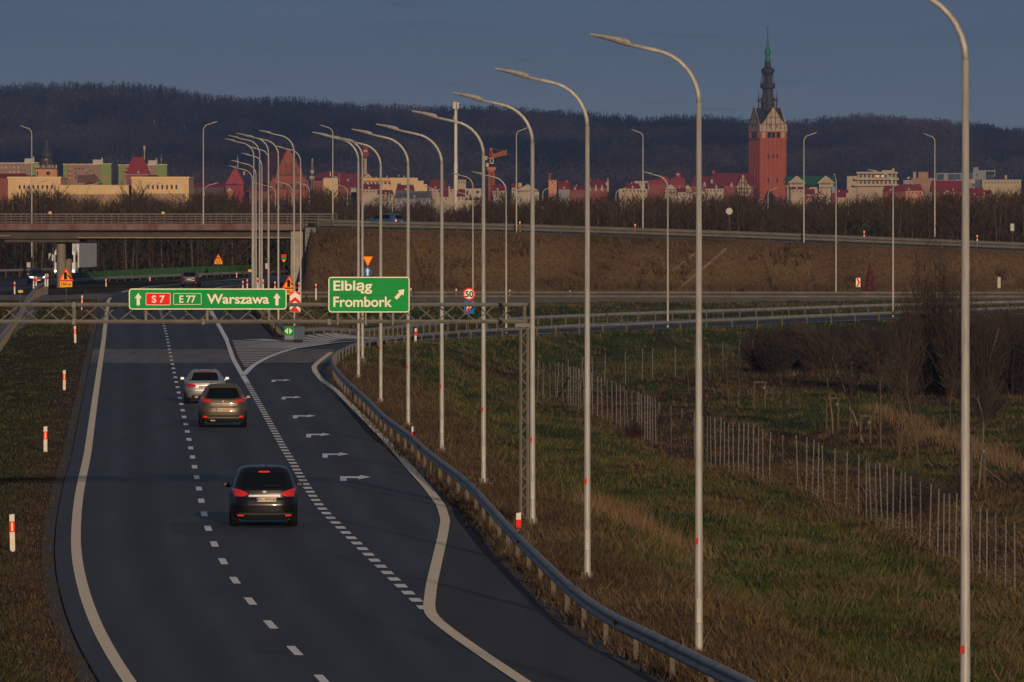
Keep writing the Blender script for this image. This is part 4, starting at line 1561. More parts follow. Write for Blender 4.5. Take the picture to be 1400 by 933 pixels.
# ---------------------------------------------------------------- vehicles
M_glass = mat('car_glass', (0.005, 0.007, 0.010), 0.10, spec=.06)
M_tyre = mat('tyre', (0.006, 0.006, 0.006), .9, spec=.1)
M_rim = mat('rim', (.25, .25, .26), .35, metal=.8)
M_plastic = mat('black_plastic', (.014, .014, .015), .6)
M_chrome = mat('chrome', (.22, .22, .22), .45, metal=.6)
M_tail = mat('tail_lamp', (.40, .008, .008), .25, emit=(1, .03, .02), estr=.22, coat=.1)
M_tail_off = mat('tail_lamp_unlit', (.42, .012, .015), .22, coat=.4)
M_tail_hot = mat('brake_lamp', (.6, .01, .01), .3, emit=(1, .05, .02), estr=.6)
M_head = mat('head_lamp', (.8, .8, .8), .3, emit=(.85, .92, 1), estr=6)
M_plate = mat('number_plate', (.62, .50, .36), .6, spec=.1)


class Body:
    """car body from horizontal slices: half width, rear and front end at each height"""

    def __init__(s, lv, n=5.5, seg=56):
        s.lv = np.array(lv, float)
        s.n = n
        s.seg = seg

    def at(s, z):
        return [float(np.interp(z, s.lv[:, 0], s.lv[:, k])) for k in (1, 2, 3)]

    def rear(s, x, z, eps=0.0):
        w, a, b = s.at(z)
        u = min(1, abs(x) / w)
        L = (b - a) / 2
        return ((a + b) / 2 - L * (1 - u ** s.n) ** (1 / s.n)) - eps

    def front(s, x, z, eps=0.0):
        w, a, b = s.at(z)
        u = min(1, abs(x) / w)
        L = (b - a) / 2
        return ((a + b) / 2 + L * (1 - u ** s.n) ** (1 / s.n)) + eps

    def side(s, y, z, sg, eps=0.0):
        w, a, b = s.at(z)
        u = min(1, abs(y - (a + b) / 2) / ((b - a) / 2))
        return sg * (w * (1 - u ** s.n) ** (1 / s.n) + eps)

    def shell(s, nz=34):
        zs = np.linspace(s.lv[0, 0], s.lv[-1, 0], nz)
        zs = np.unique(np.r_[zs, s.lv[:, 0]])
        rows = []
        for z in zs:
            w, a, b = s.at(z)
            r = []
            for k in range(s.seg):
                t = 2 * math.pi * k / s.seg
                c, q = math.cos(t), math.sin(t)
                x = w * math.copysign(abs(c) ** (2 / s.n), c)
                y = (a + b) / 2 + (b - a) / 2 * math.copysign(abs(q) ** (2 / s.n), q)
                r.append((x, y, z))
            rows.append(r + [r[0]])
        m = MB().grid(rows)
        m.add(rows[0][:-1], [tuple(range(s.seg - 1, -1, -1))])
        m.add(rows[-1][:-1], [tuple(range(s.seg))])
        return m

    def patch(s, rows, eps=.012, face='rear', nx_=10, sg=1):
        """rows of (z, a, b): a..b is x on the ends and y on the sides"""
        R_ = []
        for i in range(len(rows) - 1):
            (z0, a0, b0), (z1, a1, b1) = rows[i], rows[i + 1]
            m = max(1, int(abs(z1 - z0) / .06))
            for k in range(m + (i == len(rows) - 2)):
                t = k / m
                R_.append((z0 + (z1 - z0) * t, a0 + (a1 - a0) * t, b0 + (b1 - b0) * t))
        out = []
        for z, a, b in R_:
            r = []
            for k in range(nx_ + 1):
                v = a + (b - a) * k / nx_
                if face == 'rear':
                    r.append((v, s.rear(v, z, eps), z))
                elif face == 'front':
                    r.append((v, s.front(v, z, eps), z))
                else:
                    r.append((s.side(v, z, sg, eps), v, z))
            out.append(r)
        return MB().grid(out)


def wheel(parent, x, y, r=.335, w=.225, rim=True):
    t = MB().lathe([(r * .62, -w / 2), (r * .93, -w / 2), (r, -w / 2 + .03), (r, w / 2 - .03), (r * .93, w / 2), (r * .62, w / 2)], 22)
    t.xform(lambda p: (p[2], p[0], p[1]))
    o = obj('wheel', t, M_tyre, parent, True, loc=(x, y, r))
    if rim:
        q = MB().lathe([(.02, w / 2 - .02), (r * .62, w / 2 - .02), (r * .62, w / 2 - .07)], 18)
        sg = 1 if x > 0 else -1
        q.xform(lambda p: (p[2] * sg, p[0], p[1]))
        obj('rim', q, M_rim, o, True)
    return o


def car(label, loc, rz, lv, paint_m, rear_win, tails, tail_m, plate=None, chrome=None, text='', bumper=(.22, .42), reflect=None, brake3=None,
        side_win=None, mirror=(1.05, 3.0), rails=False, axle=(.85, 3.65), group=None, headlights=None, windscreen=None, extra=None, cat='car', name='parked_car'):
    B_ = Body(lv)
    t = thing('passenger_car', label, cat, loc, rz, group)
    obj('body', B_.shell(), paint_m, t, True)
    W = B_.lv[:, 1].max()
    if rear_win:
        obj('rear_window', B_.patch(rear_win, .010), M_glass, t, True)
    for sg in (-1, 1):
        if tails:
            obj('tail_light', B_.patch([(z, sg * a, sg * b) for z, a, b in tails], .018, nx_=6), tail_m, t, True)
        if reflect:
            z, x, w, h = reflect
            obj('reflector', B_.patch([(z - h / 2, sg * x - w / 2, sg * x + w / 2), (z + h / 2, sg * x - w / 2, sg * x + w / 2)], .022, nx_=2), M_tail_hot if reflect and tail_m is M_tail else M_tail_off, t)  # on cars with lit tails the reflectors glow by emission, though no lamps
        if side_win:
            for rows in side_win:
                obj('side_window', B_.patch(rows, .010, 'side', 6, sg), M_glass, t, True)
        mz, my = mirror
        w, _, _ = B_.at(mz)
        mo = MB().box(sg * (w + .13), my, mz + .03, .20, .12, .15, bev=.035).box(sg * (w + .02), my + .02, mz - .03, .12, .05, .05)
        m_ = obj('side_mirror', mo, paint_m if paint_m.name != 'paint_black' else M_plastic, t)
        if rails:
            w2, a2, b2 = B_.at(B_.lv[-3, 0])
            obj('roof_rail', MB().tube([(sg * (w2 - .06), a2 + .15, B_.lv[-3, 0] + .02), (sg * (w2 - .07), a2 + .35, B_.lv[-3, 0] + .075), (sg * (w2 - .07), b2 - .5, B_.lv[-3, 0] + .075), (sg * (w2 - .06), b2 - .3, B_.lv[-3, 0] + .02)], .018, 6), M_chrome if rails == 2 else M_plastic, t)
        for ya in axle:
            wheel(t, sg * (W - .13), ya)
    z0, z1 = bumper
    if bumper[1] > bumper[0]:
        obj('bumper', B_.patch([(z0, -W * .86, W * .86), (z1, -W * .95, W * .95)], .014, nx_=14), M_plastic, t, True)
    obj('underbody', MB().box(0, (axle[0] + axle[1]) / 2, .27, W * 1.5, axle[1] - axle[0] + .9, .16), M_plastic, t)
    if brake3:
        z, w = brake3
        obj('brake_light', B_.patch([(z - .018, -w, w), (z + .018, -w, w)], .024, nx_=4), M_tail_hot if tail_m is M_tail else M_tail_off, t)
    if chrome:
        z0, z1, w = chrome
        obj('trim_strip', B_.patch([(z0, -w, w), (z1, -w * .97, w * .97)], .020, nx_=12), M_chrome, t, True)
    if plate:
        px_, pz, pw, ph = plate
        y = min(B_.rear(px_, pz - ph / 2), B_.rear(px_, pz + ph / 2)) - .035
        p = obj('number_plate', MB().box(px_, y, pz, pw, .012, ph, bev=.004), M_plate, t)
        obj('blue_band', MB().box(px_ - pw / 2 + .025, y - .010, pz, .042, .006, ph - .012), M_sblue, p)
        if text:
            lettering(text, px_ - pw / 2 + .06, pz - ph * .32, ph * .64, M_sblack, p, y - .008, pw - .085, .012)
    if headlights:
        for sg in (-1, 1):
            obj('headlight', B_.patch([(z, sg * a, sg * b) for z, a, b in headlights], .016, 'front', 5), M_head, t, True)
    if windscreen:
        obj('windscreen', B_.patch(windscreen, .010, 'front', 10), M_glass, t, True)
    if extra:
        extra(t, B_)
    return t


P_black = mat('paint_black', (0.005, 0.005, 0.007), .28, coat=.25, spec=.2)
P_brown = mat('paint_brown', (0.105, 0.078, 0.052), .42, metal=.5, coat=.4)
P_silver = mat('paint_silver', (0.40, 0.39, 0.385), .33, metal=.7, coat=.6)
P_grey = mat('paint_grey', (0.075, 0.075, 0.078), .32, metal=.6, coat=.6)
P_navy = mat('paint_navy', (0.014, 0.018, 0.028), .25, coat=.8)
P_blue = mat('paint_blue', (0.03, 0.10, 0.19), .3, metal=.4, coat=.7)
P_white = mat('paint_white', (0.72, 0.72, 0.72), .35, coat=.5)

LV_mpv = [(.20, .80, .22, 4.5), (.30, .885, .06, 4.66), (.42, .925, .015, 4.74), (.60, .94, 0, 4.76), (.74, .94, .03, 4.73), (.80, .938, .055, 4.68), (.92, .93, .07, 4.5), (1.02, .91, .09, 4.05), (1.10, .88, .14, 3.65),
          (1.25, .835, .24, 3.28), (1.42, .765, .36, 2.9), (1.52, .715, .44, 2.65), (1.58, .67, .50, 2.45), (1.625, .60, .58, 2.25), (1.655, .46, .75, 2.05), (1.665, .2, 1.0, 1.9)]


def place(px, py, z=0.0):
    x, y, _ = P(px, py, z)
    return x, y


def hd(y, f=None):
    f = f or x_dash
    return math.atan2(-(float(f(y + 6)) - float(f(y))), 6)


def mpv_extra(t, B_):
    obj('badge', MB().prism([(.055 * math.cos(a) , .97 + .028 * math.sin(a)) for a in np.linspace(0, 6.283, 16, endpoint=False)], B_.rear(0, .97) - .03, B_.rear(0, .97) - .012), M_chrome, t)
    obj('wiper', MB().bar((-.02, B_.rear(0, 1.14) - .03, 1.13), (.42, B_.rear(.42, 1.12) - .03, 1.135), .022), M_plastic, t)
    obj('aerial', MB().tube([(0.05, .66, 1.63), (0.05, .58, 1.72)], [.02, .008], 6), M_plastic, t)
    obj('bumper_moulding', B_.patch([(.345, -.80, .80), (.375, -.80, .80)], .022, nx_=12), mat('moulding_grey', (.06, .06, .06), .35, coat=.3), t, True)


x, y = place(361.5, 721)
car('black people carrier with lit tail lights and chrome tailgate strip, nearest car on the motorway', (x, y, 0), hd(y), LV_mpv, P_black,
    [(1.08, -.70, .70), (1.14, -.745, .745), (1.30, -.70, .70), (1.46, -.63, .63), (1.49, -.56, .56)], [(.84, .60, .83), (.89, .45, .90), (.96, .50, .905), (1.02, .66, .89), (1.05, .78, .87)], M_tail,
    (.055, .755, .53, .115), (.835, .885, .44), 'EL 8924J', (.21, .40), (.315, .66, .17, .045), (1.512, .15),
    [[(1.08, .95, 2.2), (1.3, 1.0, 2.15), (1.50, 1.05, 2.1)], [(1.08, 2.3, 3.4), (1.3, 2.3, 3.0), (1.5, 2.3, 2.6)]], (1.06, 3.0), False, extra=mpv_extra)

LV_cross = [(.20, .80, .24, 4.4), (.32, .88, .08, 4.6), (.48, .93, .02, 4.68), (.62, .945, 0, 4.7), (.76, .945, .02, 4.68), (.86, .94, .06, 4.6), (.96, .925, .06, 4.4), (1.06, .90, .09, 3.95), (1.14, .86, .16, 3.6),
            (1.28, .80, .32, 3.25), (1.44, .715, .50, 2.85), (1.54, .655, .58, 2.6), (1.60, .60, .62, 2.4), (1.645, .52, .68, 2.2), (1.675, .40, .82, 2.0), (1.685, .2, 1.0, 1.9)]


def cross_extra(t, B_):
    y = B_.rear(0, 1.02)
    obj('badge', MB().prism([(0, .975), (.03, 1.02), (0, 1.065), (-.03, 1.02)], y - .03, y - .012), M_chrome, t)
    obj('trim_strip', B_.patch([(.36, -.6, .6), (.39, -.64, .64), (.42, -.58, .58)], .024, nx_=10), mat('silver_trim', (.35, .31, .26), .35, metal=.7), t, True)
    obj('exhaust_tip', MB().box(-.40, B_.rear(-.4, .27) - .03, .275, .20, .04, .05, bev=.012), mat('exhaust_brass', (.35, .24, .12), .5, metal=.3), t)
    for sg in (-1, 1):
        obj('crease', B_.patch([(.66, sg * .52, sg * .55), (.78, sg * .40, sg * .42)], .018, nx_=2), M_plastic, t)


x, y = place(305, 585)
car('bronze-brown crossover with lit pink-red tail lights driving behind the silver car', (x, y, 0), hd(y), LV_cross, P_brown,
    [(1.13, -.60, .60), (1.18, -.66, .66), (1.34, -.60, .60), (1.50, -.53, .53), (1.54, -.46, .46)], [(1.0, .50, .84), (1.04, .46, .875), (1.09, .48, .87), (1.12, .72, .86), (1.20, .76, .815), (1.26, .77, .795)], M_tail,
    (0, .70, .52, .115), (.795, .825, .36), 'WI 5N21E', (.21, .47), (.42, .70, .16, .075), None,
    [[(1.14, 1.0, 2.2), (1.3, 1.1, 2.15), (1.52, 1.2, 2.1)], [(1.14, 2.3, 3.35), (1.3, 2.3, 3.0), (1.52, 2.3, 2.6)]], (1.10, 2.95), True, extra=cross_extra)

LV_est = [(.18, .78, .22, 4.5), (.28, .86, .07, 4.62), (.42, .90, .02, 4.7), (.56, .91, 0, 4.7), (.68, .91, .03, 4.66), (.80, .905, .05, 4.5), (.90, .89, .08, 3.9), (.97, .86, .16, 3.5),
          (1.10, .79, .40, 3.2), (1.24, .70, .66, 2.85), (1.34, .63, .84, 2.6), (1.39, .58, .92, 2.4), (1.425, .50, 1.0, 2.25), (1.44, .36, 1.1, 2.1), (1.446, .2, 1.2, 2.0)]
x, y = place(280.5, 552)


def est_extra(t, B_):
    y0 = B_.rear(0, .84)
    obj('badge', MB().box(0, y0 - .02, .845, .20, .01, .03), M_chrome, t)
    obj('lower_panel', B_.patch([(.20, -.5, .5), (.36, -.62, .62)], .02, nx_=8), M_plastic, t, True)


car('silver estate car with dark rear window, partly hidden by the brown crossover', (x, y, 0), hd(y), LV_est, P_silver,
    [(.99, -.66, .66), (1.06, -.70, .70), (1.20, -.645, .645), (1.33, -.57, .57)], [(.70, .44, .86), (.76, .40, .885), (.82, .46, .88), (.855, .58, .85)], M_tail_off,
    (0, .71, .52, .115), None, 'NE 4K07T', (.17, .23), None, (1.37, .30),
    [[(.98, 1.1, 2.3), (1.2, 1.3, 2.2), (1.34, 1.4, 2.15)], [(.98, 2.4, 3.3), (1.2, 2.4, 2.9), (1.33, 2.4, 2.6)]], (1.0, 3.0), 2, extra=est_extra)

Zc = 1027.0
x = XA(258.3, Zc)
car('dark grey car with red tail lights taking the far bend above the long sign', (x, Zc, float(rz_main(Zc))), rad(-3), LV_cross, P_grey,
    [(1.13, -.60, .60), (1.18, -.66, .66), (1.34, -.60, .60), (1.50, -.53, .53)], [(1.02, .40, .90), (1.12, .55, .88)], M_tail, (0, .78, .52, .115), (.94, .965, .5), '', (.21, .40), (.42, .70, .2, .06), None,
    [[(1.14, 1.0, 2.2), (1.52, 1.2, 2.1)], [(1.14, 2.3, 3.35), (1.52, 2.3, 2.6)]], (1.10, 2.95), True)

# oncoming car: same kind of body turned to face the viewer
Zc = 1030.0
x = XA(44.5, Zc)
zc = ZA(389.5, Zc)


def on_extra(t, B_):
    obj('grille', B_.patch([(.50, -.42, .42), (.72, -.5, .5)], .014, 'front', 8), M_plastic, t)
    yy = B_.front(0, .46) + .03
    obj('number_plate', MB().box(0, yy, .48, .5, .012, .11), mat('plate_orange', (.8, .45, .16), .5), t)


car('dark oncoming car with white headlights on beside the bridge pillar', (x + .1, Zc + 4.7, zc), math.pi + rad(6), LV_cross, P_navy, None, None, M_tail_off, None, None, '', (0.2, .2), None, None,
    [[(1.14, 1.0, 2.2), (1.52, 1.2, 2.1)], [(1.14, 2.3, 3.35), (1.52, 2.3, 2.6)]], (1.10, 2.95), True,
    headlights=[(.72, .48, .88), (.80, .52, .89), (.86, .6, .87)], windscreen=[(1.10, -.72, .72), (1.3, -.68, .68), (1.55, -.55, .55)], extra=on_extra)

# blue car beyond the green barrier, seen from the side
Zc = 1243.0
car('pale blue car behind the green barrier at the far bend', (XA(408, Zc), Zc, -1.35 + .55), rad(62), LV_cross, P_blue, [(1.13, -.6, .6), (1.5, -.5, .5)], [(1.0, .5, .85), (1.1, .5, .85)], M_tail_off, None, None, '', (.21, .4), None, None,
    [[(1.14, 1.0, 2.2), (1.3, 1.1, 2.15), (1.52, 1.2, 2.1)], [(1.14, 2.3, 3.35), (1.3, 2.3, 3.0), (1.52, 2.3, 2.6)]], (1.10, 2.95), False, windscreen=[(1.10, -.72, .72), (1.55, -.55, .55)])
# estate with roof bars on the upper road
Zc = 1054.0
xu = XA(549, Zc)
car('dark blue car with roof bars driving away along the upper road', (xu, Zc, float(upper_z(xu)) + .02), rad(57), LV_mpv, P_blue, [(1.08, -.7, .7), (1.46, -.6, .6)], [(.9, .5, .9), (1.02, .6, .9)], M_tail_off, (0, .75, .5, .11), None, '', (.21, .4), None, None,
    [[(1.08, .95, 2.2), (1.3, 1.0, 2.15), (1.50, 1.05, 2.1)], [(1.08, 2.3, 3.4), (1.3, 2.3, 3.0), (1.5, 2.3, 2.6)]], (1.06, 3.0), True)
# only its pale roof shows over the bridge rail
Zc = 1400.0
xu = XA(83, Zc)

# ---------------------------------------------------------------- lorry
Zc = 1122.0
lx_ = XA(88, Zc)
t = thing('articulated_lorry', 'white lorry with pale grey box trailer emerging from behind the bridge pillar', 'lorry', (lx_, Zc, -1.25), rad(-6.5))
M_cab = mat('cab_white', (.66, .66, .66), .4, coat=.4)
M_box = mat('trailer_grey', (.44, .47, .49), .55, var=.12, scale=.8)
obj('cab', MB().box(0, 1.15, 1.95, 2.46, 2.2, 2.5, bev=.16).box(0, 1.3, .85, 2.44, 2.1, .9, bev=.08), M_cab, t)
obj('wind_deflector', MB().add([(-1.1, .45, 3.18), (1.1, .45, 3.18), (1.1, 2.2, 3.18), (-1.1, 2.2, 3.18), (-1.05, 1.6, 3.85), (1.05, 1.6, 3.85), (1.05, 2.2, 3.85), (-1.05, 2.2, 3.85)], [(0, 1, 5, 4), (1, 2, 6, 5), (2, 3, 7, 6), (3, 0, 4, 7), (4, 5, 6, 7)]), M_cab, t)
obj('windscreen', MB().box(0, .03, 2.25, 2.1, .03, .9, bev=.01), M_glass, t)
obj('side_window', MB().box(1.235, .75, 2.2, .02, .8, .75), M_glass, t)
obj('side_window', MB().box(-1.235, .75, 2.2, .02, .8, .75), M_glass, t)
obj('grille', MB().box(0, .03, 1.25, 1.5, .03, .8).box(0, .02, .55, 2.2, .04, .3), M_plastic, t)
for sg in (-1, 1):
    obj('headlight', MB().box(sg * 1.0, .0, .80, .34, .06, .2, bev=.02), M_head, t)
    obj('side_mirror', MB().box(sg * 1.42, .35, 2.35, .16, .2, .75, bev=.04).box(sg * 1.3, .35, 2.7, .2, .05, .05), M_cab if sg < 0 else M_plastic, t)
    for ya in (1.3, 4.9, 10.6, 11.9, 13.2):
        w_ = wheel(t, sg * 1.05, ya, .5, .36, False)
obj('trailer', MB().box(0, 9.3, 2.55, 2.52, 13.4, 2.75, bev=.03), M_box, t)
obj('trailer_frame', MB().box(0, 9.0, 1.05, 1.0, 12.6, .25).box(1.2, 8.2, .85, .04, 4.2, .5), M_dark, t)
obj('trailer_edge', MB().box(1.27, 2.62, 2.55, .05, .08, 2.75), M_cab, t)
# ---------------------------------------------------------------- vegetation
M_grass = attr_mat('grass_blades', .9, 2.0, .2, 0, .15)


def tufts(name, n, region, hgt, blades, width, spread=.22, colf=None, lean=.5, keep=None):
    """grass as many small blades; region(n) gives x, y"""
    x, y = region(n)
    if keep is not None:
        k = keep(x, y)
        x, y = x[k], y[k]
    n = len(x)
    z = gz(x, y)
    c = (colf or land_col)(x, y)
    c = c * (0.65 + 0.75 * rng.random(n))[:, None]
    dry = rng.random(n) < .3
    c[dry] = c[dry] * .4 + np.array([.12, .084, .042]) * .6
    nb = n * blades
    bx = np.repeat(x, blades) + rng.normal(0, spread, nb)
    by = np.repeat(y, blades) + rng.normal(0, spread * 1.5, nb)
    bz = np.repeat(z, blades) - .03
    h = np.repeat(hgt * (0.5 + rng.random(n)), blades) * (0.6 + .7 * rng.random(nb))
    # wind-combed: clumps lean together
    la = np.repeat(fbm(x / 4, y / 8, 77) * 9, blades) + rng.normal(0, .9, nb)
    ll = h * lean * (0.3 + 1.2 * rng.random(nb))
    w = width * (0.6 + .8 * rng.random(nb))
    ax = rng.random(nb) * 2 * math.pi
    v = np.empty((nb, 3, 3), np.float32)
    v[:, 0] = np.stack([bx - np.cos(ax) * w, by - np.sin(ax) * w, bz], 1)
    v[:, 1] = np.stack([bx + np.cos(ax) * w, by + np.sin(ax) * w, bz], 1)
    v[:, 2] = np.stack([bx + np.cos(la) * ll, by + np.sin(la) * ll, bz + h], 1)
    cc = np.repeat(c, blades * 3, 0)
    f = np.arange(nb * 3).reshape(-1, 3)
    return struct(name, npmesh(name, v.reshape(-1, 3), f, M_grass, cc), None, 'stuff')


def ymix(a, b, n, p=1.0):
    u = rng.random(n)
    return 1 / (1 / b + (1 / a - 1 / b) * u ** p)


def reg_right(n):
    y = ymix(178, 760, n, 1.25)
    xr = x_asph_r(y) + .8
    hi = np.minimum(.055 * y + 2.0, 40)
    return xr + (hi - xr) * rng.random(n), y


def free(x, y):
    _, e = land(x, y)
    return (e > .35) & ~inside_poly(x, y, [(-47.2, 838), (-33.8, 814), (-36.6, 909), (-51.2, 929)])


tufts('grass', 62000, reg_right, .20, 7, .022, .26, keep=free)
tufts('grass', 15000, reg_right, .34, 6, .026, .16, colf=lambda x, y: np.tile(np.array([[.10, .070, .036]]), (len(x), 1)) * (.6 + .7 * fbm(x / 3, y / 5, 9)[:, None]), lean=.8, keep=lambda x, y: free(x, y) & (fbm(x / 5, y / 12, 31) > .50))


def reg_left(n):
    y = ymix(178, 850, n, 1.1)
    xl = x_asph_l(y)
    lo = np.maximum(-.056 * y - 1, xl - 14)
    return lo + (xl - .15 - lo) * rng.random(n), y


tufts('grass', 26000, reg_left, .10, 5, .018, .2, keep=free)
# rank brown weeds under and behind the guard rail
def reg_weed(n):
    y = ymix(178, 500, n, 1.2)
    return x_asph_r(y) + .5 + np.abs(rng.normal(1.3, 1.2, n)), y


tufts('weeds', 12000, reg_weed, .24, 6, .02, .13, colf=lambda x, y: np.tile(np.array([[.055, .036, .024]]), (len(x), 1)) * (.5 + .9 * fbm(x / 2, y / 3, 19)[:, None]), keep=free)


def reg_emb(n):
    x = -21 + 115 * rng.random(n)
    return x, 1010 + 31 * rng.random(n)


tufts('grass', 9000, reg_emb, .30, 5, .04, .4, keep=free)
tufts('weeds', 3000, reg_emb, .75, 8, .05, .35, keep=lambda x, y: free(x, y) & (fbm(x / 6, y / 6, 53) > .55), colf=lambda x, y: np.tile(np.array([[.060, .036, .022]]), (len(x), 1)))


def reg_mid(n):
    y = 620 + 310 * rng.random(n)
    return (-.055 + .115 * rng.random(n)) * y, y


tufts('grass', 14000, reg_mid, .30, 5, .04, .35, keep=free)

# straw-coloured reeds: one clump below the lamps, one strip across the field
def reg_reed(n):
    u = rng.random(n)
    _a = P(1190, 566, -2.9)
    _b = P(1420, 648, -2.9)
    return _a[0] + (_b[0] - _a[0]) * u + rng.normal(0, .5, n), _a[1] + (_b[1] - _a[1]) * u + rng.normal(0, 2.0, n)


straw = lambda x, y: np.tile(np.array([[.135, .090, .052]]), (len(x), 1)) * (.75 + .5 * rng.random((len(x), 1)))
tufts('reeds', 750, reg_reed, .46, 6, .016, .20, colf=straw, lean=.22)
rx, ry, _ = P(872, 730, -1.6)
tufts('reeds', 420, lambda n: (rx + rng.normal(0, .95, n), ry + rng.normal(0, 5, n)), .75, 6, .015, .2, colf=lambda x, y: np.tile(np.array([[.15, .095, .05]]), (len(x), 1)), lean=.35)
rx2, ry2, _ = P(975, 800, -2.2)

# young winter wheat: a strip of fresh green in the field at the right
# ---- woody plants ------------------------------------------------
M_bark = mat('bark', (.085, .060, .042), .9, var=.4, scale=6)
M_barky = mat('bark_pale', (.15, .105, .068), .9, var=.35, scale=5)
M_twig_b = mat('twigs_brown', (.042, .029, .020), .95)
M_twig_o = mat('twigs_olive', (.045, .037, .019), .95)
M_twig_r = mat('twigs_red', (.046, .024, .020), .95)
M_spruce = mat('spruce_needles', (.010, .020, .011), .95)


def grow(mbt, mbc, p, d, ln, r, lvl, rs, up=.25, nb=(3, 5)):
    """recursive branching; level 0 goes to the trunk mesh, the rest to the crown"""
    n = 4 if lvl == 0 else 3
    pts = [Vector(p)]
    q = Vector(p)
    dd = Vector(d).normalized()
    for i in range(n):
        dd = (dd + Vector((rs.gauss(0, .10), rs.gauss(0, .10), up * .25 + rs.gauss(0, .05)))).normalized()
        q = q + dd * (ln / n)
        pts.append(q.copy())
    rr = [r * (1 - .55 * i / n) for i in range(n + 1)]
    (mbt if lvl == 0 else mbc).tube(pts, rr, 5 if lvl == 0 else 3, lvl == 0)
    if lvl >= 3:
        return
    k = rs.randint(*nb)
    for j in range(k):
        t = rs.uniform(.38, 1.0) if lvl == 0 else rs.uniform(.25, 1)
        i = min(n - 1, int(t * n))
        b = pts[i].lerp(pts[i + 1], t * n - i)
        an = rs.uniform(0, 2 * math.pi)
        tilt = rs.uniform(.40, .75) if lvl == 0 else rs.uniform(.3, .8)
        side = Vector((math.cos(an), math.sin(an), 0))
        nd = (dd * math.cos(tilt) + side * math.sin(tilt)).normalized()
        grow(mbt, mbc, b, nd, ln * (rs.uniform(.24, .40) if lvl == 0 else rs.uniform(.38, .6)), max(.011, rr[i] * .5), lvl + 1, rs, up, nb)


def sapling_mesh(seed, h=5.6, r=.055):
    rs = random.Random(seed)
    a, b = MB(), MB()
    grow(a, b, (0, 0, -.2), (rs.gauss(0, .04), 0, 1), h * .86, r, 0, rs, .3, (6, 9))
    # leader carried on into the crown
    return a.mesh('trunk'), b.mesh('crown')


def sapling(label, px, pyb, pyt, seed, group, Z=None, zb=None, bark=M_bark, name='young_tree'):
    if Z is None:
        z = -2.9
        for _ in range(5):
            x, y, _z = P(px, pyb, z)
            z = gz1(x, y)
        Z = y
    x = XA(px, Z)
    z = gz1(x, Z) if zb is None else zb
    h = ZA(pyt, Z) - z
    ms = sapling_mesh(seed)
    top = max(v.co.z for m in ms for v in m.vertices)
    t = thing(name, label, 'tree', (x, Z, z), R.uniform(0, 6), group)
    t.scale = (h / top,) * 3
    link('trunk', ms[0], bark, t)
    link('crown', ms[1], mat('twigs_young', (.042, .028, .019), .95), t)
    return t


SG = 'young bare trees in the field behind the sapling fence'
for i, (px, pb, pt, lab) in enumerate(((1139, 593, 438, 'with forked top, standing by the tree stake frame'), (1160, 597, 446, 'leaning slightly, second of the row by the stake frame'), (1182, 606, 436, 'with orange-lit trunk, staked at its foot'),
                                       (1205, 615, 440, 'with dark straight trunk beside the reed strip end'), (1228, 626, 450, 'with slender trunk before the reed strip'), (1256, 638, 458, 'last of the row, before the reed strip'),
                                       (942, 540, 462, 'thin one behind the third big lamp'), (969, 545, 470, 'thin one between fence rows right of the third lamp'), (996, 552, 486, 'small dark one between the fence rows'),
                                       (1010, 556, 480, 'thin one next to the open stake frame'), (1338, 668, 500, 'beside the nearest lamp with a tie on its stake'), (1300, 582, 480, 'low one at the edge of the big willow'))):
    sapling('bare young tree ' + lab, px, pb, pt, 20 + i, SG, bark=M_barky if i in (2, 0, 10) else M_bark)
sapling('bare young tree behind the loop guard rail under the tower lamp', 1108, 402, 372, 50, 'young trees at the embankment foot', Z=948)
sapling('bare young tree with stakes at the loop guard rail near the curve marker', 1158, 402, 374, 51, 'young trees at the embankment foot', Z=948)
sapling('bare young tree at the loop guard rail below the tower', 1052, 402, 370, 52, 'young trees at the embankment foot', Z=948)


def stake_frame(label, px0, px1, pyt, pyb):
    z = -2.9
    for _ in range(5):
        x, y, _z = P((px0 + px1) / 2, pyb, z)
        z = gz1(x, y)
    t = thing('tree_stakes', label, 'tree stakes', (x, y, z))
    hw = (px1 - px0) / 2 * y / F
    h = ZA(pyt, y) - z
    for sx, sy in ((-1, -1), (1, -1), (1, 1), (-1, 1)):
        obj('stake', MB().tube([(sx * hw, sy * .4, -.3), (sx * hw, sy * .4, h)], .04, 7), M_bark, t)
    obj('crossbar', MB().box(0, -.4, h - .03, hw * 2 + .1, .03, .06).box(0, .4, h - .03, hw * 2 + .1, .03, .06).box(hw, 0, h - .03, .03, .8, .06).box(-hw, 0, h - .03, .03, .8, .06), M_bark, t)
    obj('tie', MB().box(hw * .8, -.42, h - .32, .14, .05, .14), M_dark, t)
    return t


stake_frame('dark wooden tree stakes with cross rails standing open in the field', 1031, 1046, 522, 562)
stake_frame('dark wooden tree stakes around the first young tree of the row', 1130, 1146, 544, 588)
stake_frame('tall wooden tree stakes beside the nearest lamp', 1328, 1346, 606, 668)
stake_frame('short tree stakes at the reed strip end of the row', 1176, 1190, 568, 606)


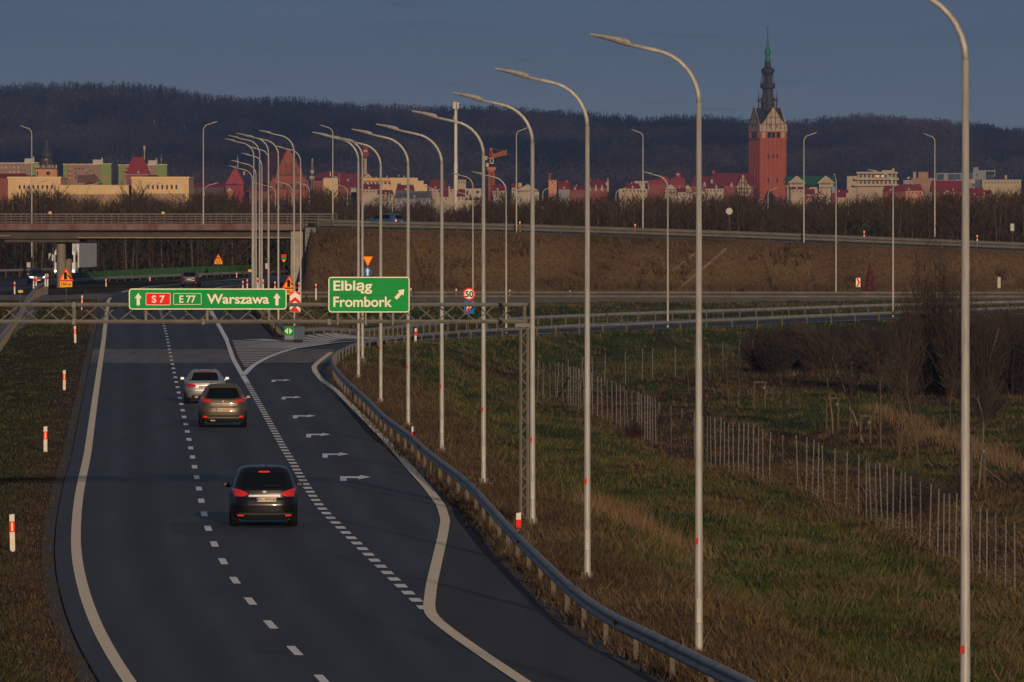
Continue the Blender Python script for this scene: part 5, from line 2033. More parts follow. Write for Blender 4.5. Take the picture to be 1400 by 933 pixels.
def brush_mesh(name, seed, h, w, n, ws=.045, lean=.55, cone=False, fine=2):
    """dense leafless shrub: many slim rods, long stems first then side twigs; flat blades crossed in random planes"""
    g = np.random.default_rng(seed)
    V, Fc = [], []

    def blade(a, b, w_):
        d = b - a
        k = g.normal(size=d.shape)
        s_ = np.cross(d, k)
        s_ /= np.linalg.norm(s_, axis=1)[:, None] + 1e-9
        s_ *= w_[:, None]
        V.append(np.stack([a - s_, a + s_, b + s_ * .3, b - s_ * .3], 1).reshape(-1, 3))
    st = max(8, n // 14)
    an = g.random(st) * 6.283
    r0 = g.random(st) ** .6 * w * .16
    a = np.stack([np.cos(an) * r0, np.sin(an) * r0, np.full(st, -.2)], 1)
    tip_r = g.random(st) ** .6 * w * .5
    hh = h * (.55 + .45 * g.random(st)) * (1 - .45 * (tip_r / (w * .5)) ** 2)
    b = np.stack([np.cos(an) * tip_r, np.sin(an) * tip_r, hh], 1)
    m = a * .5 + b * .5
    m[:, :2] *= .72
    blade(a, m, np.full(st, ws * 1.5))
    blade(m, b, np.full(st, ws * 1.0))
    sa, sm, sb = a, m, b
    for lv in range(fine):
        k = n // fine
        i = g.integers(0, st, k)
        t = g.random(k) ** .7
        p = np.where(t[:, None] < .5, sa[i] + (sm[i] - sa[i]) * (t[:, None] * 2), sm[i] + (sb[i] - sm[i]) * (t[:, None] * 2 - 1))
        an2 = g.random(k) * 6.283
        ln = h * (.10 + .16 * g.random(k)) * (1.15 - .5 * t)
        up = .5 + .7 * g.random(k)
        d = np.stack([np.cos(an2), np.sin(an2), up], 1)
        d /= np.linalg.norm(d, axis=1)[:, None]
        q = p + d * ln[:, None]
        blade(p, q, np.full(k, ws * (.7 if lv == 0 else .5)))
    v = np.concatenate(V)
    f = np.arange(len(v)).reshape(-1, 4)
    return npmesh(name, v, f, None)


def stem_mesh(seed, h, r):
    rs = random.Random(seed)
    a = MB()
    for k in range(rs.randint(3, 5)):
        an = rs.uniform(0, 6.28)
        a.tube([(0.1 * math.cos(an), .1 * math.sin(an), -.3), (.12 * h * math.cos(an) * .5, .12 * h * math.sin(an) * .5, h * .3), (.2 * h * math.cos(an), .2 * h * math.sin(an), h * .62)], [r, r * .75, r * .35], 5)
    return a.mesh('trunk')


# dense bushes and bare trees between the upper road and the town
BR = [(brush_mesh('crown', 100 + i, 1.0, (.75, .95, .6, 1.1, .8)[i], 2600, .0062, fine=3), stem_mesh(100 + i, 1.0, .014)) for i in range(5)]
THIN = [(brush_mesh('crown', 140 + i, 1.0, (.8, .7)[i], 1700, .0044, fine=3), stem_mesh(140 + i, 1.0, .010)) for i in range(2)]
TG = 'bare trees and bushes between the upper road and the town'


def bush(label, px, pyt, Z, seed, m, group, zb=None, wf=1.0, name='bare_tree', cat='tree'):
    x = XA(px, Z)
    z = gz1(x, Z) if zb is None else zb
    h = ZA(pyt, Z) - z
    cm, sm = THIN[seed % 2] if name == 'willow' else BR[seed % 5]
    t = thing(name, label, cat, (x, Z, z), seed * 1.3, group)
    t.scale = (h * wf, h * wf, h)
    c = link('crown', cm.copy() if False else cm, None, t)
    if not c.material_slots:
        cm.materials.append(m)
    c.material_slots[0].link = 'OBJECT'
    c.material_slots[0].material = m
    s_ = link('trunk', sm, M_bark, t)
    return t


rs = random.Random(5)
tops = [(0, 255), (40, 254), (70, 250), (100, 262), (150, 262), (180, 246), (205, 256), (240, 262), (285, 252), (310, 248), (330, 262), (370, 270), (410, 272), (440, 252), (460, 258), (500, 270), (540, 274), (580, 268), (620, 278), (650, 274),
        (690, 262), (720, 268), (760, 266), (800, 260), (850, 258), (900, 254), (950, 262), (990, 262), (1010, 258), (1050, 272), (1090, 266), (1130, 274), (1180, 262), (1220, 258), (1260, 264), (1300, 256), (1340, 258), (1380, 256), (1420, 254)]
tp = lambda px: np.interp(px, [a for a, b in tops], [b for a, b in tops])
kinds = [M_twig_b, M_twig_o, M_twig_b, M_twig_o, M_twig_r]
px = -12.0
marks = [(-20, 'at the west end of the cream hall'), (60, 'before the high west wing of the cream hall'), (130, 'before the low middle of the cream hall'), (200, 'before the windowed wing of the cream hall'), (265, 'beside the end pier of the cream hall'),
         (300, 'before the crimson chapel roof'), (380, 'before the brick gable of the gothic church'), (440, 'below the crimson hip roof'), (500, 'behind the dark blue car'), (570, 'below the grey-roofed houses'), (630, 'around the white telecom mast'),
         (680, 'below the orange crane'), (730, 'before the white gable house'), (800, 'below the long crimson roof'), (870, 'below the crimson school roof'), (930, 'before the half-timbered houses'), (1000, 'before the church nave'),
         (1050, 'at the foot of the brick tower'), (1110, 'below the green-roofed twin-gable house'), (1170, 'before the mansard houses'), (1230, 'before the balconied hotel block'), (1300, 'before the glazed rooftop offices'), (1370, 'before the long low cream block')]


def where(px):
    return min(marks, key=lambda a: abs(a[0] - px))[1]


i = 0
while px < 1412:
    Zt = 1240 + 130 * rs.random()
    bush('dense leafless brush tree ' + where(px), px, float(tp(px)) + rs.uniform(-1, 13), Zt, i, kinds[i % 5], TG, wf=rs.uniform(.85, 1.25))
    px += rs.uniform(13, 24)
    i += 1
for k in range(46):
    px = -10 + 1420 * (k + rs.random() * .8) / 46
    bush('dense leafless brush tree ' + where(px), px, float(tp(px)) + rs.uniform(6, 30), 1190 + 40 * rs.random(), 3 * k + 1, kinds[(k * 3 + 1) % 5], TG, wf=rs.uniform(1.0, 1.5))
# scrub belt that closes the view under those crowns
def belt():
    g = np.random.default_rng(9)
    V = []
    n = 2300
    x = -75 + 152 * g.random(n)
    y = 1175 + 150 * g.random(n)
    z = gz(x, y)
    px_ = CX + F * x / y
    top = np.interp(px_, [a for a, b in tops], [b for a, b in tops]) + (fbm(px_ / 34, y * 0, 95) - .45) * 34
    hmax = np.clip(ZA_arr(top + 10 * g.random(n), y) - z, 2.5, 13)
    k = 60
    i = np.repeat(np.arange(n), k)
    m = len(i)
    u = g.random(m) ** 1.25
    sp = .35 + .75 * np.sin(np.pi * np.clip(u * .8 + .1, 0, 1))
    p = np.stack([x[i] + g.normal(0, 1, m) * sp, y[i] + g.normal(0, 1, m) * sp, z[i] + hmax[i] * u * .90 - .2], 1)
    an = g.random(m) * 6.283
    out = .35 + .5 * g.random(m)
    d = np.stack([np.cos(an) * out, np.sin(an) * out, .45 + .6 * g.random(m)], 1)
    q = p + d * (.9 + .9 * g.random(m))[:, None]
    s_ = np.cross(q - p, g.normal(size=(m, 3)))
    s_ /= np.linalg.norm(s_, axis=1)[:, None] + 1e-9
    s_ *= (.030 + .035 * g.random(m))[:, None]
    v = np.stack([p - s_, p + s_, q], 1).reshape(-1, 3)
    # one stem per plant
    st = np.stack([np.stack([x - .06, y, z - .2], 1), np.stack([x + .06, y, z - .2], 1), np.stack([x + g.normal(0, .4, n), y, z + hmax * .9], 1)], 1).reshape(-1, 3)
    base = np.array([[.046, .031, .023]]) * (.6 + .8 * fbm(x / 7, y / 30, 91))[:, None]
    ol = np.array([[.044, .033, .019]]) * (.6 + .8 * fbm(x / 5, y / 30, 92))[:, None]
    kk = sstep(.45, .6, fbm(x / 11, y / 40, 93))[:, None]
    c = base * (1 - kk) + ol * kk
    cs = np.where((g.random(n) < .2)[:, None], np.array([[.13, .095, .07]]), np.array([[.05, .036, .026]]))
    v = np.concatenate([v, st])
    c = np.concatenate([np.repeat(c, k * 3, 0), np.repeat(cs, 3, 0)])
    struct('undergrowth', npmesh('undergrowth', v, np.arange(len(v)).reshape(-1, 3), M_forest, c), None, 'stuff')


def ZA_arr(py, y):
    return HC - (py - HY) * y / F


M_forest = attr_mat('winter_wood', .95, .3, .15, 0, .05)
belt()


def town_trees():
    g = np.random.default_rng(19)
    n = 900
    y = 2450 + 700 * g.random(n)
    px_ = -10 + 1420 * g.random(n)
    keep = fbm(px_ / 45, y * 0, 96) > .36
    keep &= ~((px_ > 5) & (px_ < 262))
    px_, y = px_[keep], y[keep]
    n = len(y)
    x = (px_ - CX) * y / F
    z = gz(x, y)
    h = 4.5 + 5.5 * g.random(n) ** 1.3
    k = 70
    i = np.repeat(np.arange(n), k)
    m = len(i)
    e3 = g.normal(size=(m, 3))
    e3 /= np.linalg.norm(e3, axis=1)[:, None]
    p = np.stack([x[i], y[i], z[i] + h[i] * .6], 1) + e3 * (.3 + .7 * g.random(m))[:, None] * np.stack([h[i] * .33, h[i] * .33, h[i] * .42], 1)
    q = p + (e3 * .7 + g.normal(size=(m, 3)) * .4 + np.array([0, 0, .5])) * .9
    s_ = np.cross(q - p, g.normal(size=(m, 3)))
    s_ /= np.linalg.norm(s_, axis=1)[:, None] + 1e-9
    s_ *= (.07 + .08 * g.random(m))[:, None]
    v = np.stack([p - s_, p + s_, q], 1).reshape(-1, 3)
    st = np.stack([np.stack([x - .1, y, z - .2], 1), np.stack([x + .1, y, z - .2], 1), np.stack([x, y, z + h * .9], 1)], 1).reshape(-1, 3)
    c = np.array([[.040, .030, .022]]) * (.6 + .8 * g.random((n, 1)))
    v = np.concatenate([v, st])
    struct('woodland', npmesh('woodland', v, np.arange(len(v)).reshape(-1, 3), M_forest, np.concatenate([np.repeat(c, k * 3, 0), np.repeat(c * 1.3, 3, 0)])), None, 'stuff')


town_trees()
# light-barked poplar in front of the hall and three taller ones
for px, pt, sd, lab in ((176, 243, 61, 'tall pale upright bare tree before the cream hall'), (187, 245, 62, 'tall pale twin bare tree before the cream hall, slightly shorter'), (60, 246, 63, 'slender bare tree before the west wing windows'), (717, 254, 64, 'pale spreading bare tree before the white gable house'),
                        (900, 256, 65, 'dark bare tree under the crimson school roof')):
    sapling(lab, px, 340, pt, sd, 'taller bare trees before the town', Z=1232, bark=M_barky, name='bare_tree')


# spruce
def conifer_mesh(seed, h=1.0, w=.42, n=260, bl=.10):
    g = np.random.default_rng(seed)
    t = g.random(n) ** 1.0
    z = .06 + t * .94
    r = (1 - t) * w / 2 + .01
    an = g.random(n) * 6.283
    a = np.stack([np.cos(an) * r * .15, np.sin(an) * r * .15, z + .02], 1)
    k = .6 + .6 * g.random(n)
    b = np.stack([np.cos(an) * r * k, np.sin(an) * r * k, z - .05 - .05 * (1 - t)], 1)
    wv_ = (.035 * (1.2 - t))
    sx = np.stack([-np.sin(an), np.cos(an), 0 * an], 1) * wv_[:, None]
    v = np.stack([a, b - sx, b + sx], 1).reshape(-1, 3)
    top = np.array([[-.01, 0, .9], [.01, 0, .9], [0, 0, 1.03]])
    v = np.concatenate([v, top])
    return npmesh('crown', v * h, np.arange(len(v)).reshape(-1, 3), None)


def conifer(label, px, pt, Z, m, seed, name='spruce', w=.42, zb=None):
    x = XA(px, Z)
    z = gz1(x, Z) if zb is None else zb
    h = ZA(pt, Z) - z
    t = thing(name, label, 'tree', (x, Z, z), seed)
    t.scale = (h, h, h)
    link('crown', conifer_mesh(seed, 1, w, 420), m, t)
    obj('trunk', MB().tube([(0, 0, -.05), (0, 0, .9)], [.018, .004], 6), M_bark, t)


conifer('dark spruce seen under the bridge beside the left lamps', 20, 331, 1180, M_spruce, 3, w=.62)
conifer('dark shrub-like spruce under the bridge beyond the lorry', 176, 333, 1228, mat('dark_yew', (.018, .018, .014), .95), 4, 'spruce', .9)
conifer('reddish-brown young conifer beside the curve marker', 1189, 355, 955, mat('rusty_needles', (.10, .022, .014), .95), 5, 'young_conifer', .48)

# thicket in front of the ramp and the big willow
WG = 'bare thicket below the exit ramp'
M_twig_w = mat('twigs_willow', (.036, .023, .014), .95)
M_twig_d = mat('twigs_dark', (.018, .011, .008), .95)
M_twig_d2 = mat('twigs_dark_red', (.023, .012, .009), .95)
th = random.Random(11)
for k in range(44):
    px = 1040 + 375 * (k / 43) + th.uniform(-6, 6)
    yb = 505 + 10 * math.sin(k) + (25 if px > 1330 else 0)
    z = -2.9
    x, y, _ = P(px, yb, z)
    x, y, _ = P(px, yb, gz1(x, y))
    pt = (441 if px < 1290 else 428 - (px - 1290) * .02) + th.uniform(-6, 14)
    bush('dark leafless thicket bush ' + ('at its thin fence end' if px < 1100 else 'behind the row of young trees' if px < 1260 else 'around the foot of the big willow' if px < 1330 else 'beyond the nearest lamp'), px, pt, y + 20 * th.random(), k * 2 + 1, [M_twig_d, M_twig_d2, M_twig_d][k % 3], WG, wf=th.uniform(1.1, 1.8), name='bare_bush', cat='bush')
bush('tall bare willow with fine upright twigs rising behind the nearest lamp', 1284, 296, 566, 12, M_twig_w, None, wf=.62, name='willow')
bush('second bare willow stem group leaning beside the tall willow', 1262, 350, 572, 4, M_twig_w, None, wf=.6, name='willow')
bush('broad low bare willow crown filling between the willow and the nearest lamp', 1312, 372, 560, 3, M_twig_w, None, wf=.75, name='willow')
bush('bare willow stems just left of the tall willow, half its height', 1238, 385, 560, 5, M_twig_w, None, wf=.6, name='willow')
bush('bare willow clump close beyond the nearest lamp mast', 1346, 392, 560, 7, M_twig_w, None, wf=.7, name='willow')
bush('last bare willow clump at the picture edge', 1386, 388, 565, 6, M_twig_w, None, wf=.7, name='willow')
for px, pt, yb, k, lab in ((868, 572, 600, 7, 'low reddish bush at the fence foot'), (1250, 640, 705, 8, 'low brown bush behind the fence posts'), (1350, 520, 575, 9, 'straw-brown bush at the field edge'), (1310, 640, 690, 12, 'low tangled bush beside the leaning stake')):
    x, y, _ = P(px, yb, -2.9)
    bush(lab, px, pt, y, k, M_twig_r if k == 7 else M_twig_b, None, wf=1.8, name='low_bush', cat='bush')
st_ = P(1372, 665, -2.9)
obj_ = thing('leaning_stake', 'thin pole leaning aslant in the field beside the nearest lamp', 'stake', (st_[0], st_[1], gz1(st_[0], st_[1])))
obj('pole', MB().tube([(-1.1, 0, 1.0), (.25, 0, -.1)], .03, 6), M_bark, obj_)

# ---------------------------------------------------------------- sapling fence
def fence(label, foot, n, h, tilt=.02, strut=()):
    w = []
    for px_, py_ in foot:
        z = -2.9
        for _ in range(6):
            x, y, _z = P(px_, py_, z)
            z = gz1(x, y)
        w.append((x, y))
    q = resample(w, n)
    t = thing('game_fence', label, 'fence', (q[0][0], q[0][1], gz1(*q[0])))
    o = np.array(t.location)
    pm = MB().box(0, 0, h / 2 - .15, .045, .045, h + .3).mesh('post')
    tops_ = []
    fr_ = random.Random(3)
    for k, (x, y) in enumerate(q):
        z = gz1(x, y)
        p_ = link('post', pm, M_fpost, t, (x - o[0], y - o[1], z - o[2]))
        p_.rotation_euler = (fr_.gauss(0, tilt), fr_.gauss(0, tilt), fr_.uniform(-.2, .2))
        tops_.append((x - o[0], y - o[1], z - o[2]))
    ww = MB()
    for hz in (.08, .25, .42, .6, .8, 1.0, 1.25, 1.5, 1.75, 2.0, 2.15):
        if hz < h:
            ww.tube([(a, b + .03, c + hz) for a, b, c in tops_], .007, 3, False)
    obj('wires', ww, M_galv_w, t)
    for i, sg in strut:
        a, b, c = tops_[i]
        a2, b2, c2 = tops_[min(n - 1, max(0, i + sg))]
        obj('strut', MB().tube([(a, b, c + h * .8), (a + (a2 - a), b + (b2 - b), c2 + .05)], .028, 6), M_fpost, t)


M_fpost = mat('fence_post', (.066, .062, .060), .6, metal=.2, var=.2, scale=4)
fence('long fence of thin grey posts crossing the grassy slope to the nearest lamp', [(735, 545), (775, 554), (810, 567), (840, 580), (870, 596), (900, 612), (950, 628), (1000, 648), (1050, 664), (1097, 672), (1128, 688), (1180, 706), (1220, 724), (1250, 740), (1280, 757), (1313, 775), (1345, 793), (1400, 822), (1440, 846)], 88, 2.2, strut=((6, -3), (10, 4)))
fence('back row of thin grey fence posts at the foot of the ramp slope', [(742, 547), (835, 526), (868, 524), (898, 519), (940, 515), (985, 509), (1038, 504), (1110, 500)], 17, 2.0, strut=((5, -2),))

# ---------------------------------------------------------------- wooded hills
HILL = [(-60, 124), (0, 122), (40, 118), (100, 117), (150, 117), (200, 119), (240, 124), (270, 131), (300, 135), (330, 137), (360, 137), (400, 137), (440, 141), (480, 146), (540, 147), (580, 149), (640, 149), (690, 150), (740, 154), (800, 157), (850, 161),
        (880, 165), (910, 162), (940, 161), (980, 164), (1020, 168), (1060, 170), (1100, 168), (1140, 163), (1180, 161), (1220, 164), (1260, 167), (1310, 170), (1340, 173), (1375, 180), (1400, 178), (1470, 186)]
HY0, HY1 = 5700.0, 7700.0
s_h = F / HY1


def ridge(px):
    return HC + (HY - np.interp(px, [a for a, b in HILL], [b for a, b in HILL])) / s_h - 15.0


def hill(x, y):
    px = CX + F * x / np.maximum(y, 1)
    pxr = CX + F * x / HY1
    t = np.clip((y - HY0) / (HY1 - HY0), 0, 1.25)
    prof = np.interp(t, [0, .12, .35, .5, .72, 1.0, 1.25], [0, .10, .36, .48, .80, 1.0, .9])
    n = (fbm(x / 160, y / 260, 61) - .5) * 16 * np.sin(np.pi * np.clip(t, 0, 1)) + (fbm(x / 50, y / 90, 63) - .5) * 4 * (t < .95)
    return -1.5 + (ridge(pxr) + 1.5) * prof + n * (t > 0)


hx = np.linspace(-1100, 1100, 160)
hy = np.linspace(5640, 8200, 90)
AX, AY = np.meshgrid(hx, hy)
AZ = hill(AX, AY)
idx = np.arange(AX.size).reshape(AX.shape)
hf = np.stack([idx[:-1, :-1], idx[:-1, 1:], idx[1:, 1:], idx[1:, :-1]], -1).reshape(-1, 4)
struct('hills', npmesh('hills', np.stack([AX.ravel(), AY.ravel(), AZ.ravel() - .5], 1), hf, mat('leaf_litter', (.030, .022, .017), .95, var=.4, scale=.05), None, True), None)

def forest():
    g = np.random.default_rng(4)
    n = 15000
    y = 5690 + 2060 * g.random(n) ** .9
    x = (g.random(n) - .5) * 2 * 0.0585 * y
    # extra trees along the skyline
    ns = 1500
    ys_ = HY1 + g.normal(-10, 40, ns)
    xs_ = (g.random(ns) - .5) * 2 * .0585 * ys_
    x, y = np.r_[x, xs_], np.r_[y, ys_]
    n = len(x)
    z = hill(x, y) - .5
    con = (fbm(x / 80, z / 12, 71) > .64) & (g.random(n) < .7) | (g.random(n) < .02)
    # dark fir wood on the crest at the left
    con |= (x < -230) & (y > 7200) & (g.random(n) < .45)
    h = np.where(con, 15 + 6 * g.random(n), 12 + 8 * g.random(n) ** .8)
    V, C = [], []
    # trunks
    w = np.where(con, .25, .22 + .16 * g.random(n))
    a = np.stack([x, y, z], 1)
    base = np.stack([a + np.stack([-w, 0 * w, 0 * w], 1), a + np.stack([w, 0 * w, 0 * w], 1), a + np.stack([0 * w, 0 * w, h * .7], 1)], 1)
    birch = (g.random(n) < .05 + .35 * (fbm(x / 40, z / 8, 87) > .6)) & ~con
    ct = np.where(birch[:, None], np.array([[.16, .13, .11]]), np.array([[.034, .026, .022]]))
    V.append(base.reshape(-1, 3))
    C.append(np.repeat(ct, 3, 0))
    tone = (.40 + 1.3 * sstep(.32, .68, fbm(x / 75, z / 11, 81)))[:, None] * (.75 + .5 * g.random((n, 1)))
    dec = np.array([[.030, .025, .026]]) * tone
    red = fbm(x / 120, z / 14, 83)[:, None]
    dec = dec * (1 - .5 * sstep(.5, .7, red)) + np.array([[.040, .027, .023]]) * tone * .5 * sstep(.5, .7, red)
    fir = np.array([[.007, .013, .010]]) * (.7 + .6 * g.random((n, 1)))
    k = 58
    for sel, is_con in ((~con, False), (con, True)):
        i = np.repeat(np.where(sel)[0], k)
        m = len(i)
        u = g.random(m)
        an = g.random(m) * 6.283
        hh = h[i]
        if is_con:
            zz = .12 + .88 * u
            r = (1 - u) * 3.0 + .3
            p = np.stack([x[i] + np.cos(an) * r * .2, y[i] + np.sin(an) * r * .2, z[i] + zz * hh], 1)
            q = np.stack([x[i] + np.cos(an) * r, y[i] + np.sin(an) * r, z[i] + zz * hh - 1.3], 1)
            wv_ = .75 * (1.15 - u)
            cc = fir[i]
        else:
            e3 = g.normal(size=(m, 3))
            e3 /= np.linalg.norm(e3, axis=1)[:, None]
            rr_ = (.45 + .55 * g.random(m) ** .5)[:, None]
            cw_ = (3.2 + 2.6 * ((i * 7919) % 97) / 97)
            ctr = np.stack([x[i], y[i], z[i] + hh * .64], 1)
            p = ctr + e3 * rr_ * np.stack([cw_, cw_, hh * .36], 1)
            q = p + (e3 * .9 + g.normal(size=(m, 3)) * .5 + np.array([0, 0, .2])) * .95
            wv_ = .38 + .34 * g.random(m)
            cc = dec[i]
        d = q - p
        s_ = np.cross(d, g.normal(size=d.shape))
        s_ /= np.linalg.norm(s_, axis=1)[:, None] + 1e-9
        s_ *= wv_[:, None]
        if is_con:
            tri = np.stack([p, q - s_, q + s_], 1)
        else:
            tri = np.stack([p - s_ * .5, p + s_ * .9, q], 1)
        V.append(tri.reshape(-1, 3))
        C.append(np.repeat(cc, 3, 0))
    v = np.concatenate(V)
    c = np.concatenate(C)
    struct('forest', npmesh('forest', v, np.arange(len(v)).reshape(-1, 3), M_forest, c), None, 'stuff')


forest()
# ---------------------------------------------------------------- the town
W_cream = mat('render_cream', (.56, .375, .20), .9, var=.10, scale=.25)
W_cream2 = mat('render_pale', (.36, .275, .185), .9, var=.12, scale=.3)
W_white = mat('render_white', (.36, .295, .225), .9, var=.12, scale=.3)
W_pink = mat('render_salmon', (.44, .20, .11), .9, var=.12, scale=.3)
W_grey = mat('render_grey', (.22, .21, .21), .9, var=.15, scale=.3)
W_brown = mat('panel_brown', (.27, .155, .10), .9, var=.12, scale=.3)
W_green = mat('panel_green', (.19, .235, .055), .9, var=.08, scale=.3)
W_brick = mat('brick_red', (.20, .060, .040), .92, var=.22, scale=.9, stretch=(1, 1, 2.5))
W_brick2 = mat('brick_orange', (.25, .068, .032), .92, var=.25, scale=.5, stretch=(1, 1, 2.0))
T_red = mat('tiles_crimson', (.185, .018, .021), .8, var=.18, scale=.6)
T_red2 = mat('tiles_brick_red', (.20, .032, .025), .8, var=.2, scale=.6)
T_dark = mat('tiles_dark', (.07, .03, .035), .8, var=.3, scale=.6)
T_grey = mat('roof_grey', (.10, .105, .12), .8, var=.2, scale=.5)
T_green = mat('roof_green', (.010, .085, .040), .7, var=.1, scale=.4)
T_brown = mat('roof_brown', (.10, .055, .045), .85, var=.3, scale=.5)
M_win = mat('window_dark', (.012, .014, .020), .15)
M_winb = mat('window_blue', (.012, .03, .055), .12)
M_trim = mat('timber_dark', (.075, .038, .025), .85)


class House:
    """a building set out by its picture columns and rows at distance Z"""

    def __init__(s, label, x0, x1, Z, depth, name='house', cat='house', yaw=0.0, group=None):
        s.Z, s.k = Z, Z / F
        s.w = (x1 - x0) * s.k
        s.d = depth
        s.xc = XA((x0 + x1) / 2, Z)
        s.z0 = min(-1.5, gz1(s.xc, Z)) - .5
        s.t = thing(name, label, cat, (s.xc, Z, s.z0), yaw, group)
        s.px = (x0 + x1) / 2

    def X(s, px):
        return XA(px, s.Z) - s.xc

    def H(s, py):
        return ZA(py, s.Z) - s.z0

    def wall(s, x0, x1, yt, m, d0=0.0, d1=None, yb=None, name='wall'):
        d1 = s.d if d1 is None else d1
        a, b = s.X(x0), s.X(x1)
        zt = s.H(yt)
        zb = 0 if yb is None else s.H(yb)
        return obj(name, MB().box((a + b) / 2, (d0 + d1) / 2, (zt + zb) / 2, b - a, d1 - d0, zt - zb), m, s.t)

    def parapet(s, x0, x1, yt, m, h=.5, d1=None):
        a, b = s.X(x0), s.X(x1)
        z = s.H(yt)
        d1 = s.d if d1 is None else d1
        return obj('parapet', MB().box((a + b) / 2, d1 / 2, z + h / 2, b - a + .3, d1 + .3, h), m, s.t)

    def gable_side(s, x0, x1, ye, yr, m, d0=-.3, d1=None, over=.3, hip=(0, 0), name='roof', gm=None):
        """ridge across the view; hip shortens the ridge at either end (in picture columns)"""
        d1 = s.d + .3 if d1 is None else d1
        a, b = s.X(x0) - over, s.X(x1) + over
        ze, zr = s.H(ye), s.H(yr)
        ym = (d0 + d1) / 2
        ra, rb = s.X(x0 + hip[0]) - (0 if hip[0] else over), s.X(x1 - hip[1]) + (0 if hip[1] else over)
        v = [(a, d0, ze), (b, d0, ze), (b, d1, ze), (a, d1, ze), (ra, ym, zr), (rb, ym, zr)]
        return obj(name, MB().add(v, [(0, 1, 5, 4), (1, 2, 5), (2, 3, 4, 5), (3, 0, 4), (3, 2, 1, 0)]), m, s.t)

    def gable_front(s, x0, x1, ye, yr, m, wm, xa=None, d0=0.0, d1=None, over=.35):
        """gable facing the viewer: triangular wall piece and two roof slopes"""
        d1 = s.d if d1 is None else d1
        a, b = s.X(x0), s.X(x1)
        c = s.X(xa) if xa is not None else (a + b) / 2
        ze, zr = s.H(ye), s.H(yr)
        obj('gable', MB().prism([(a, ze), (b, ze), (c, zr)], d0, d0 + .4), wm, s.t)
        th = .28
        r = MB()
        r.prism([(a - over, ze - .25), (c, zr), (c, zr + th), (a - over, ze - .25 + th)], d0 - .3, d1)
        r.prism([(c, zr), (b + over, ze - .25), (b + over, ze - .25 + th), (c, zr + th)], d0 - .3, d1)
        return obj('roof', r, m, s.t)

    def windows(s, x0, x1, y0, y1, nc, nr, m=None, fw=.5, fh=.55, d=0.0, skip=0.0, frame=None):
        """nc x nr windows spread over the given picture rectangle"""
        cw, chh = (x1 - x0) / nc, (y1 - y0) / nr
        for r in range(nr):
            for c in range(nc):
                if skip and R.random() < skip:
                    continue
                xm, ym = x0 + (c + .5) * cw, y0 + (r + .5) * chh
                w, h = cw * fw * s.k, chh * fh * s.k
                o = obj('window', MB().box(s.X(xm), d - .03, s.H(ym), w, .10, h), m or M_win, s.t)
                if frame:
                    obj('frame', MB().box(s.X(xm), d - .06, s.H(ym), .12, .10, h).box(s.X(xm), d - .06, s.H(ym), w, .10, .12), frame, o)

    def chimney(s, px, yt, yb, m=None, w=2.2, d=None):
        dd = s.d * .5 if d is None else d
        return obj('chimney', MB().box(s.X(px), dd, (s.H(yt) + s.H(yb)) / 2, w * s.k, 1.0, s.H(yt) - s.H(yb)), m or W_brick, s.t)


# -- long cream hall behind the bridge
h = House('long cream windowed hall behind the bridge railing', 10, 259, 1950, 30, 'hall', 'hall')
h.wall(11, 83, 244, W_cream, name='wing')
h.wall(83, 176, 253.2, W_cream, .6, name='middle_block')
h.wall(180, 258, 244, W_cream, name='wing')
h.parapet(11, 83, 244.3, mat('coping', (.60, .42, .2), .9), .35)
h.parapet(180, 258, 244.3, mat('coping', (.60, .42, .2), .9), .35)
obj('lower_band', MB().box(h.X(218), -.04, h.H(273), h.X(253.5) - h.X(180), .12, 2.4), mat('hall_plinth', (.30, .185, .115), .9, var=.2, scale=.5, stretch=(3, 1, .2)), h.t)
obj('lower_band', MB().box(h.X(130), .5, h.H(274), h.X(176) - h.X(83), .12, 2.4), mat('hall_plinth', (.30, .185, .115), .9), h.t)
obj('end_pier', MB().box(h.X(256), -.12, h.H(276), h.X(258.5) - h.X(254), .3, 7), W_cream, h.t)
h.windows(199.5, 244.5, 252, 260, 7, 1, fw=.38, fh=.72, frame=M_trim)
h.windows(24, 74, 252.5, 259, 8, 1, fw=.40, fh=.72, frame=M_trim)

# -- blocks of flats
def flats(label, parts, tower, Z):
    xs = [p[0] for p in parts] + [p[1] for p in parts]
    h = House(label, min(xs), max(xs), Z, 14, 'apartment_block', 'apartment block')
    for x0, x1, yt, m, d in parts:
        h.wall(x0, x1, yt, m, d)
        h.parapet(x0, x1, yt + .2, mat('coping_pale', (.62, .52, .38), .9), .35, None)
    x0, x1, yt, yb = tower
    h.wall(x0, x1, yt, mat('lift_house', (.40, .36, .29), .9), 5, 11, yb, 'lift_house')
    obj('vent', MB().box(h.X(x1 - 1.2), 8, h.H(yt - 1), 1.8 * h.k, 1.2, 1.6), W_cream2, h.t)
    return h


h = flats('block of flats with brown front and salmon balconies between two green end walls', [(86.5, 93, 225, W_green, .3), (93, 137, 225, W_brown, 0), (137, 152.3, 224.6, W_green, -.5)], (126.5, 140, 218.5, 225), 4900)
h.windows(101, 121, 228, 246, 4, 3, fw=.42, fh=.36, skip=.12, frame=None)
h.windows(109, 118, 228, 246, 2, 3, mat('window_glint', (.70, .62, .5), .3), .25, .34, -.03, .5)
for y in (232, 238, 244):
    obj('balcony', MB().box(h.X(95.6), -.7, h.H(y), 5.2 * h.k, 1.3, 1.0), W_pink, h.t)
    obj('balcony', MB().box(h.X(125.5), -.7, h.H(y), 5 * h.k, 1.3, 1.0), W_green if y < 240 else W_pink, h.t)
obj('satellite_dish', MB().prism([(h.X(144.5) + 2 * math.cos(a) * .45, h.H(244) + 2 * math.sin(a) * .45) for a in np.linspace(0, 6.28, 16, endpoint=False)], -.8, -.6), W_pink, h.t)
